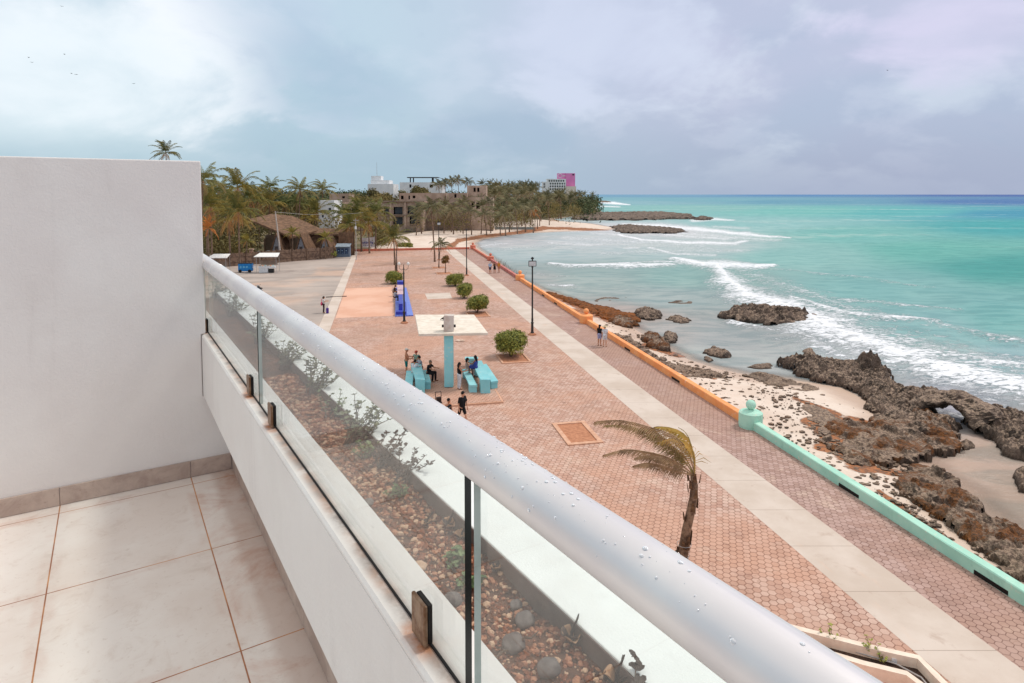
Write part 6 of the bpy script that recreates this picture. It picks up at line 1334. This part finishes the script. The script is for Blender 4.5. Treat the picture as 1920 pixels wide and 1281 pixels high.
def person(label, pos, face, h=1.66, pose='stand', skin='tan', top=None, bottom=None, hair=(40, 30, 26), hairlen=0, hat=None, sleeve=.5, female=False, legs='short', arms=None, extra=None, shoes=(60, 50, 46), z=0, group=None, lean=0., knee=.2, belly=0):
    k = h / 1.72; t = thing('person', label, 'person', (pos[0], pos[1], z), face, group)      # faces local +x
    sh = (.175 if female else .20) * k; hp = .105 * k; J = {}
    ph = .93 * k if pose in ('stand', 'walk') else (.47 + .06); base_h = ph
    lx = lean
    pel = Vector((0, 0, ph)); wst = pel + Vector((.02 + lx * .3, 0, .16 * k)); chs = pel + Vector((.01 + lx * .7, 0, .36 * k)); nk = pel + Vector((lx, 0, .52 * k)); hd = nk + Vector((.035 + lx * .35, 0, .165 * k))
    A = []; TS = []; PS_ = []
    def limb(lst, a, b_, ra, rb): lst.append((a, b_, ra * k, rb * k))
    for w in (-1, 1):
        y = w * hp
        limb(A, pel + Vector((0, y * .6, .0)), wst + Vector((0, y * .45, 0)), .125 if not female else .12, .10 if not female else .085)
        limb(A, wst + Vector((0, y * .5, 0)), chs + Vector((0, y * .75, 0)), .10 if not female else .085, .108)
    limb(A, chs, nk + Vector((0, 0, -.04)), .10, .06); limb(A, nk - Vector((0, 0, .03 * k)), nk + Vector((.015, 0, .08 * k)), .052, .05)
    for w in (-1, 1): limb(A, chs + Vector((0, w * .07 * k, .06 * k)), Vector((nk.x - .01, w * sh, nk.z - .05 * k)), .075, .055)
    if belly: limb(A, wst + Vector((.05, 0, -.05)), wst + Vector((.05, 0, .06)), .12, .11)
    if female:
        for w in (-1, 1): limb(A, chs + Vector((.07 * k, w * .065 * k, -.02)), chs + Vector((.075 * k, w * .065 * k, -.03)), .055, .055)
    feet = []
    for w in (-1, 1):
        hpj = pel + Vector((0, w * hp * .85, -.02))
        if pose == 'stand': kn = Vector((.015, w * hp * .9, .49 * k)); an = Vector((-.02, w * hp * 1.0, .075)); ft = an + Vector((.15 * k, w * .03, -.04))
        elif pose == 'walk': s_ = w; kn = Vector((.17 * s_ + .03, w * hp * .8, .50 * k)); an = Vector((.26 * s_ - (.10 if s_ < 0 else 0), w * hp * .8, .08 + (.06 if s_ < 0 else 0))); ft = an + Vector((.14 * k, 0, -.04 - (.03 if s_ < 0 else 0)))
        else: kn = Vector((.42 * k, w * (hp + .05 * knee * 3), ph + .01)); an = Vector((.40 * k + .04 * w, w * (hp + .03), .08)); ft = an + Vector((.15 * k, w * .03, -.04))
        limb(A, hpj, kn, .088 if not female else .086, .056); limb(A, kn, kn.lerp(an, .35), .055, .058); limb(A, kn.lerp(an, .35), an, .058, .034); limb(A, an + Vector((-.03, 0, -.03)), ft, .036, .027)
        feet.append((an, ft)); limb(PS_, hpj, kn.lerp(hpj, .0 if legs == 'long' else .25), .108, .078 if legs != 'long' else .078)
        if legs == 'long': limb(PS_, kn, an + Vector((0, 0, .03)), .082, .068)
    if legs == 'skirt':
        PS_.clear()
        for w in (-1, 1): limb(PS_, pel + Vector((0, w * hp * .6, 0)), (Vector((0, w * hp * .9, .62 * k)) if pose != 'sit' else Vector((.3, w * hp, ph + .02))), .12, .13)
    limb(PS_, pel + Vector((0, -hp * .5, .02)), pel + Vector((0, hp * .5, .02)), .132, .132)
    for w in (-1, 1): limb(TS, wst + Vector((0, w * hp * .5, -.10 * k)), chs + Vector((0, w * hp * .75, 0)), .122 if not female else .112, .124)
    limb(TS, chs, nk + Vector((0, 0, -.06 * k)), .112, .07)
    ar = arms or {-1: (.10, -.28, .35, -.26), 1: (.10, -.28, .35, -.26)}      # elbow dx, dz ; hand dx, dz from elbow
    for w in (-1, 1):
        S_ = Vector((nk.x - .01, w * sh, nk.z - .05 * k)); q = ar[w]; el = S_ + Vector((q[0], w * (.05 if len(q) < 5 else q[4]), q[1])) * k; d = Vector((q[2], -w * (.03 if len(q) < 6 else q[5]), q[3])).normalized(); hn = el + d * .25 * k
        limb(A, S_, el, .050 if not female else .043, .037); limb(A, el, hn, .037, .026)
        pm = hn + d * .07 * k; limb(A, hn, pm, .030, .032); sidev = d.cross(Vector((0, 1, 0)));  sidev = sidev.normalized() if sidev.length > .1 else Vector((0, 0, 1))
        for f in range(4): o_ = sidev * (.027 - .018 * f) * k; fl = (.062, .072, .068, .052)[f] * k; limb(A, pm + o_, pm + o_ + d * fl + Vector((0, -w * .02, -.012)), .0105, .0085)
        limb(A, hn + sidev * .03 * k + d * .02, hn + sidev * .062 * k + d * .065 * k, .012, .009)
        if sleeve: limb(TS, S_ + Vector((0, -w * .03, .0)), S_.lerp(el, min(1, sleeve * 1.2)), .072, .062)
        if sleeve > .9: limb(TS, el, hn - d * .02, .055, .045)
        limb(TS, chs + Vector((0, w * .07 * k, .06 * k)), S_, .09, .066) if sleeve else None
    m = MB(); caps(A, m); m.ico(hd, .098 * k, 3, sc=(1.0, .80, 1.18)); m.ico(hd + Vector((.035, 0, -.05)) * k, .066 * k, 3, sc=(.95, .78, .95))
    m.ico(hd + Vector((.098, 0, -.012)) * k, .018 * k, 2, sc=(1, .7, 1.3))
    for w in (-1, 1): m.ico(hd + Vector((-.005, w * .082, -.005)) * k, .022 * k, 2, sc=(.7, .5, 1.2))
    body = remesh(m, 'body', m_skin[skin], t, .0115)
    m = MB()
    for w in (-1, 1): m.ico(hd + Vector((.088, w * .032, .018)) * k, .011 * k, 2)
    m.build('eyes', m_dark, body); m = MB(); m.ico(hd + Vector((.092, 0, -.058)) * k, .02 * k, 2, sc=(.4, 1.1, .35)); m.build('mouth', M('lips', (170, 96, 86), (150, 84, 76), 5, .5), body)
    if top: m = MB(); caps(TS, m); remesh(m, 'shirt' if sleeve else 'top', cloth(*top), t, .016)
    if bottom: m = MB(); caps(PS_, m); remesh(m, 'trousers' if legs == 'long' else ('skirt' if legs == 'skirt' else 'shorts'), cloth(*bottom), t, .016)
    if hair:
        hm = M('hair_%d_%d_%d' % hair, hair, tuple(int(x * .7) for x in hair), 12, .6, .5, 60); m = MB(); m.ico(hd + Vector((-.018, 0, .026)) * k, .108 * k, 3, sc=(1.0, .86, 1.02), nz=.08, ns=4)
        if hairlen: m.tube([hd + Vector((-.06, 0, .02)) * k, hd + Vector((-.09, 0, -.10)) * k, hd + Vector((-.10, 0, -.10 - hairlen)) * k], [.085 * k, .08 * k, .045 * k], 10)
        ho = m.build('hair', hm, t, smooth=True)
    if hat:
        m = MB(); kind, c = hat
        m.lathe([(.115 * k, .03 * k), (.112 * k, .08 * k), (.075 * k, .125 * k), (.02 * k, .135 * k)], 16, hd + Vector((-.01, 0, -.0)))
        if kind == 'brim': m.lathe([(.235 * k, .02 * k), (.2 * k, .045 * k), (.11 * k, .05 * k)], 20, hd)
        else: m.box(hd.x + .07 * k, hd.x + .20 * k, -.07 * k, .07 * k, hd.z + .035 * k, hd.z + .048 * k, bev=.005)
        m.build('hat' if kind == 'brim' else 'cap', cloth('hat_%d' % c[0], *c), t, smooth=True)
    for an, ft in feet:
        m = MB(); m.tube([an + Vector((-.045, 0, -.065)), ft + Vector((.03, 0, -.028))], [.042, .04], 10); 
        for i, v in enumerate(m.v): m.v[i] = (v[0], v[1], max(.001, min(v[2], an.z - .045)))
        m.build('shoe', cloth('shoe_%d' % shoes[0], *shoes), t, smooth=True)
    t['_h'] = h; del t['_h']
    return t
def gp(u, v, z=0): return G(u, v, z)
UP = {-1: (.12, -.24, .9, .12), 1: (.14, -.22, .9, .2)}; TB = {-1: (.20, -.16, .9, -.1), 1: (.2, -.18, .9, -.05)}; DN = {-1: (-.02, -.29, .1, -1), 1: (.05, -.28, .25, -1)}
GPR = 'people at the turquoise tables'
Z0 = .115
person('bare chested man in white cap and teal shorts standing at the left table', gp(762, 703, 0), R(10), 1.74, 'stand', 'tan', None, ('teal', 24, 128, 128), None, hat=('cap', (238, 234, 226)), sleeve=0, arms={-1: (.12, -.24, .9, -.2), 1: (.14, -.24, .9, -.1)}, group=GPR, belly=1)
person('black haired person in white shirt seated left at the left table', gp(776, 713, Z0 + .0), R(60), 1.62, 'sit', 'tan', ('white', 226, 226, 232), ('offwhite', 224, 222, 220), (26, 22, 22), sleeve=.6, arms=TB, group=GPR, z=Z0 + .0, lean=.08, legs='long')
person('black haired person in grey shirt seated in the middle of the left table', gp(790, 704, Z0), R(200), 1.64, 'sit', 'tan', ('grey', 176, 180, 190), ('darkgrey', 70, 72, 80), (26, 22, 22), sleeve=.6, arms=TB, group=GPR, z=Z0, lean=.08)
person('fair haired person in black clothes seated on the right bench of the left table', gp(803, 714, Z0), R(-20), 1.70, 'sit', 'tan', ('black', 26, 26, 30), ('black', 26, 26, 30), (150, 128, 108), sleeve=.5, arms=TB, group=GPR, z=Z0, lean=.1, legs='long', knee=.5)
person('person in red and green seated at the far side of the left table', gp(781, 693, Z0), R(250), 1.6, 'sit', 'tan', ('green', 150, 186, 170), ('red', 176, 76, 66), (60, 44, 38), sleeve=.5, arms=TB, group=GPR, z=Z0, hat=('cap', (206, 92, 76)))
person('woman in black crop top and white trousers standing by the column', gp(861, 730, Z0), R(25), 1.62, 'stand', 'tan', ('black', 26, 26, 30), ('white', 240, 238, 234), (30, 24, 22), hairlen=.12, sleeve=0, female=True, legs='long', arms=UP, group=GPR, z=Z0)
person('dark haired woman in beige top seated left at the right table', gp(876, 708, Z0), R(20), 1.6, 'sit', 'light', ('beige', 206, 178, 166), ('pale', 226, 214, 210), (34, 26, 24), hairlen=.08, sleeve=0, female=True, legs='long', arms=UP, group=GPR, z=Z0)
person('long haired woman in blue dress perched on the right table', gp(892, 704, Z0 + .35), R(150), 1.62, 'sit', 'deep', ('blue', 62, 74, 150), ('blue', 62, 74, 150), (18, 16, 18), hairlen=.22, sleeve=0, female=True, legs='skirt', arms=UP, group=GPR, z=Z0 + .33)
person('woman in black bikini top with hair in a bun walking behind the handrail', gp(841, 806), R(-35), 1.60, 'walk', 'tan', ('black', 26, 26, 30), ('yellow', 196, 176, 84), (24, 20, 20), hairlen=0, sleeve=0, female=True, arms=DN)
person('bearded man in black shirt and black shorts walking beside the woman', gp(866, 797), R(-40), 1.76, 'walk', 'light', ('black', 26, 26, 30), ('black', 26, 26, 30), (26, 20, 18), sleeve=.55, arms=DN, lean=.05)
w_ = person('woman with bright pink shoulder bag looking at her phone on the grey court', gp(607, 587), R(20), 1.66, 'stand', 'light', ('offwhite', 224, 214, 206), ('darkbrown', 66, 44, 42), (30, 22, 22), hairlen=.02, sleeve=.4, female=True, legs='long', arms=UP)
m = MB(); m.ico((0, 0, .2), .2, 2, sc=(.5, 1, 1)); m.tube([(0, -.12, .36), (0, -.06, .68), (0, .06, .68), (0, .12, .36)], .015, 6); x, y = gp(603, 587); tag(m.build('shoulder_bag', M('bag_pink', (232, 96, 130), (214, 78, 112), 6, .6), loc=(x, y + .05, .72), smooth=True), 'bright pink bag on the shoulder of the woman on the court', 'bag')
x, y = gp(614, 588); t = thing('suitcase', 'small purple suitcase standing beside the woman with the pink bag', 'suitcase', (x, y, 0), .3); m = MB(); m.box(-.13, .13, -.2, .2, .05, .55, bev=.04); m.build('shell', M('case_purple', (84, 52, 140), (66, 40, 120), 5, .5), t)
m = MB(); m.tube([(0, -.08, .54), (0, -.08, .72), (0, .08, .72), (0, .08, .54)], .012, 6); m.build('handle', m_black, t)
for s in (-.14, .14): m = MB(); m.tube([(-.02, s, .035), (.02, s, .035)], .035, 10); m.build('wheel', m_dark, t)
t = thing('stick', 'x', 'x'); bpy.data.objects.remove(t)
x, y = gp(631, 557); m = MB(); m.tube([(-1.1, -.35, .04), (0, 0, .04), (1.1, .3, .04)], .05, 6); tag(m.build('bar', m_dark, loc=(x, y, 0)), 'dark bar lying across the cream side path', 'bar')
person('person in black top and lavender shorts watching the sea beside the near orange post', gp(1124, 648), R(60), 1.62, 'stand', 'tan', ('black', 26, 26, 30), ('lavender', 168, 168, 204), (26, 22, 22), hairlen=.1, sleeve=.3, female=True, hat=('cap', (30, 30, 34)), arms=DN)
person('person in white shirt and wide straw hat watching the sea at the near orange post', gp(1134, 650), R(75), 1.64, 'stand', 'light', ('white', 236, 234, 234), ('white', 236, 234, 234), (60, 40, 30), sleeve=.5, female=True, hat=('brim', (228, 206, 170)), arms=DN)
G3 = 'three walkers near the far sea wall'
person('walker in light blue shirt and navy shorts left of the three', gp(919, 513), R(250), 1.75, 'stand', 'tan', ('lightblue', 178, 194, 220), ('navy', 44, 52, 84), (70, 50, 40), sleeve=.9, hat=('cap', (238, 236, 232)), arms=DN, group=G3)
person('walker in black dress in the middle of the three', gp(927.5, 512), R(250), 1.68, 'stand', 'tan', ('black', 26, 26, 30), ('black', 26, 26, 30), (30, 24, 22), hairlen=.15, sleeve=0, female=True, legs='skirt', arms=UP, group=G3)
person('walker in orange shirt right of the three', gp(935.5, 511), R(240), 1.66, 'stand', 'tan', ('orange', 222, 146, 62), ('salmon', 214, 140, 110), (60, 40, 30), sleeve=.5, arms=DN, group=G3)
x, y = gp(741, 566); person('person in grey shirt seated on the left side of the blue bench', (x - .1, y), R(20), 1.7, 'sit', 'tan', ('grey', 176, 180, 190), ('darkgrey', 70, 72, 80), (60, 56, 54), sleeve=.6, arms=TB, lean=.1, legs='long')
x, y = gp(738, 556); person('dark dressed person seated farther up the blue bench', (x, y), R(20), 1.66, 'sit', 'tan', ('darkbrown', 66, 44, 42), ('black', 26, 26, 30), (40, 34, 32), sleeve=.9, arms=TB, lean=.15, legs='long')
x, y = G(1013, 409, -.42); person('tiny figure walking on the far sand by the palms', G(1013, 411, -.42), R(90), 1.7, 'walk', 'deep', ('darkbrown', 66, 44, 42), ('darkgrey', 70, 72, 80), (40, 34, 32), z=-.42)
# ------------------------------------------------------------------ plants and dead leaves in the planter
m_gg = M('succulent_leaf', (142, 146, 116), (104, 108, 86), 14, .6, spec=.3); m_dk = M('dried_leaf', (94, 82, 76), (62, 54, 52), 14, .8); m_gl = M('green_leaf', (132, 150, 104), (96, 116, 74), 14, .6, spec=.3)
def succ(label, a, s, h, n, mat, seed, leaf=.02, spread=.7, lean=(0, 0), zb=None, seg=7, grp='plants in the planter', name='succulent'):
    rg = random.Random(seed); z = soilz(a, s) if zb is None else zb; e = Matrix.Rotation(BR, 3, 'Z') @ Vector((a, s, z)); t = thing(name, label, 'plant', (e.x, e.y, FLOOR + e.z), BR, grp); m = MB(); l = MB()
    for k in range(n):
        P = [Vector((rg.uniform(-.04, .04), rg.uniform(-.04, .04), 0))]; d = Vector((rg.uniform(-spread, spread) + lean[0], rg.uniform(-spread, spread) + lean[1], .9)).normalized(); hh = h * rg.uniform(.6, 1.1)
        for j in range(seg): d = (d + Vector((rg.uniform(-.25, .25), rg.uniform(-.25, .25), rg.uniform(-.1, .12)))).normalized(); P.append(P[-1] + d * hh / seg)
        m.tube(P, [.0045 * (1 - .6 * j / seg) for j in range(seg + 1)], 5)
        for j in range(2, seg + 1):
            for q in range(3 if j < seg else 5):
                aa = rg.uniform(0, 6.28); dd = Vector((cos(aa), sin(aa), rg.uniform(-.2, .8))).normalized(); L2 = leaf * rg.uniform(.6, 1.3); wv = dd.cross(Vector((rg.uniform(-.4, .4), rg.uniform(-.4, .4), 1))).normalized() * L2 * .36; nn = dd.cross(wv).normalized() * L2 * .12; p = P[j]
                l.add([p, p + dd * L2 * .35 + wv, p + dd * L2 * .8 + wv * .9, p + dd * L2 * 1.02, p + dd * L2 * .8 - wv * .9, p + dd * L2 * .35 - wv, p + dd * L2 * .55 + nn], [(0, 6, 1), (1, 6, 2), (2, 6, 3), (3, 6, 4), (4, 6, 5), (5, 6, 0)])
    m.build('stem', M('grey_stem', (128, 116, 106), (98, 86, 78), 14, .8), t); l.build('leaves', mat, t); return t
def bp(u, v, b=1.68): return balp(u, v, b)
PL = [((655, 838), 'bushy grey green succulent between the two far rail clips', .34, 16, m_gg, .030), ((600, 740), 'grey green shrub spilling over the far white planter wall', .36, 18, m_gg, .032), ((555, 690), 'dense grey shrub farther along the planter', .36, 18, m_gg, .034),
      ((520, 640), 'pale leafy shrub near the far end of the planter', .38, 16, m_gg, .036), ((470, 590), 'farthest leafy shrub reaching over the planter wall', .40, 16, m_gg, .04), ((430, 555), 'small shrub at the very end of the visible planter', .4, 12, m_gg, .04),
      ((625, 780), 'low trailing plant on the gravel before the bushy succulent', .22, 10, m_gl, .022), ((720, 870), 'branching succulent with round dark leaves reaching over the white wall', .26, 9, m_dk, .026), ((765, 905), 'dark leaved branching succulent leaning on the white planter wall', .22, 8, m_dk, .024),
      ((690, 860), 'green rosette plant among the far gravel', .12, 9, m_gl, .022), ((745, 935), 'small green clump in the middle gravel', .08, 8, m_gl, .018), ((855, 1060), 'small spiky green clump near the glass seam', .07, 10, m_gl, .022), ((872, 1100), 'feathery green clump just below the spiky one', .06, 10, m_gl, .018)]
for i, ((u, v), lab, h, n, mt, lf) in enumerate(PL):
    a, s = bp(u, v); succ(lab, min(max(a, .75), 1.36), s, h, n, mt, 40 + i, lf, lean=(.55 if h > .2 else 0, -.1))
def curl(label, u, v, n, size, seed, b=1.66, leaf_only=True, mats=None):
    a, s = balp(u, v, b); a = min(a, 1.40); rg = random.Random(seed); z = soilz(a, s); e = Matrix.Rotation(BR, 3, 'Z') @ Vector((a, s, z)); t = thing('dried_plant', label, 'dried plant', (e.x, e.y, FLOOR + e.z), BR, 'dried plants along the planter wall')
    m = MB(); m.tube([(0, 0, 0), (.01, .01, size * .8), (.03, 0, size * 1.7), (.02, -.02, size * 2.3)], [.006, .005, .004, .002], 6); m.tube([(.02, 0, size * 1.3), (.05, .02, size * 1.6)], .003, 5); m.build('stem', M('dark_stem', (70, 60, 56), (48, 42, 40), 14, .8), t)
    for k in range(n):
        az = k / n * 6.28 + rg.uniform(-.3, .3); el = rg.uniform(.3, 1.2); d = Vector((cos(az), sin(az), el)).normalized(); sd_ = d.cross(Vector((0, 0, 1))).normalized(); c0_ = Vector((0, 0, size * .2)); vs = []; NU, NV = 7, 6; cz = rg.uniform(.8, 1.6)
        for i in range(NU):
            f = i / (NU - 1); p = c0_ + d * size * 1.2 * f; dd = d * cos(f * cz) ; wv = size * .55 * sin(pi * min(1, f * .85 + .08))
            p = c0_ + Vector((d.x * size * 1.1 * f, d.y * size * 1.1 * f, d.z * size * sin(f * cz * 1.2)))
            for j in range(NV): g = j / (NV - 1) * 2 - 1; vs.append(p + sd_ * wv * g + Vector((0, 0, 1)) * wv * (g * g) * .7 - Vector((d.x, d.y, 0)) * wv * g * g * .3)
        m = MB(); m.add(vs, [(i * NV + j, i * NV + j + 1, (i + 1) * NV + j + 1, (i + 1) * NV + j) for i in range(NU - 1) for j in range(NV - 1)]); lf = m.build('leaf', (mats or [M('curl_tan', (196, 156, 124), (150, 112, 86), 22, .7), M('curl_dark', (84, 68, 62), (52, 42, 40), 22, .7)])[k % 2], t, smooth=True); q = lf.modifiers.new('s', 'SOLIDIFY'); q.thickness = .0015
curl('curled brown dried plant against the white wall right of the glass seam', 1092, 1190, 6, .055, 3)
curl('dark dried plant with spiky remains low at the right of the planter', 1190, 1262, 6, .055, 4)
curl('pair of folded dry leaves leaning on the white wall left of the glass seam', 840, 985, 5, .045, 5)
curl('clump of grey dry leaves next to the glass seam', 868, 1000, 5, .042, 6)
curl('small dark curled plant seen right beside the glass gap', 955, 1055, 5, .03, 7)
curl('dry folded leaf plant in the middle of the planter', 800, 975, 4, .034, 8)
succ('single stalk with a cupped seed head rising over the white wall at the lower right', 1.40, balp(1240, 1255, 1.6)[1], .15, 2, m_dk, 77, .03, spread=.1)
for i, (u0, v0, u1, v1) in enumerate(((700, 900, 780, 860), (860, 1120, 930, 1010), (930, 1240, 1010, 1190), (1040, 1150, 980, 1080))):
    a0_, s0_ = balp(u0, v0, 1.67); a1_, s1_ = balp(u1, v1, 1.67); m = MB(); P = [Vector((a0_ + (a1_ - a0_) * k / 6, s0_ + (s1_ - s0_) * k / 6, soilz(a0_, s0_) + .025 + .01 * sin(k * 2.1))) for k in range(7)]
    m.tube(P, [.004] * 6 + [.002], 5); tag(m.build('twig', m_post, loc=BL, rotz=BR), ['grey twig lying on the far gravel behind the long pane', 'thin twig in the gravel left of the glass seam', 'twig on the gravel at the lower edge right of the seam', 'twig lying beside the curled brown dried plant'][i], 'twig', 'twigs in the planter')
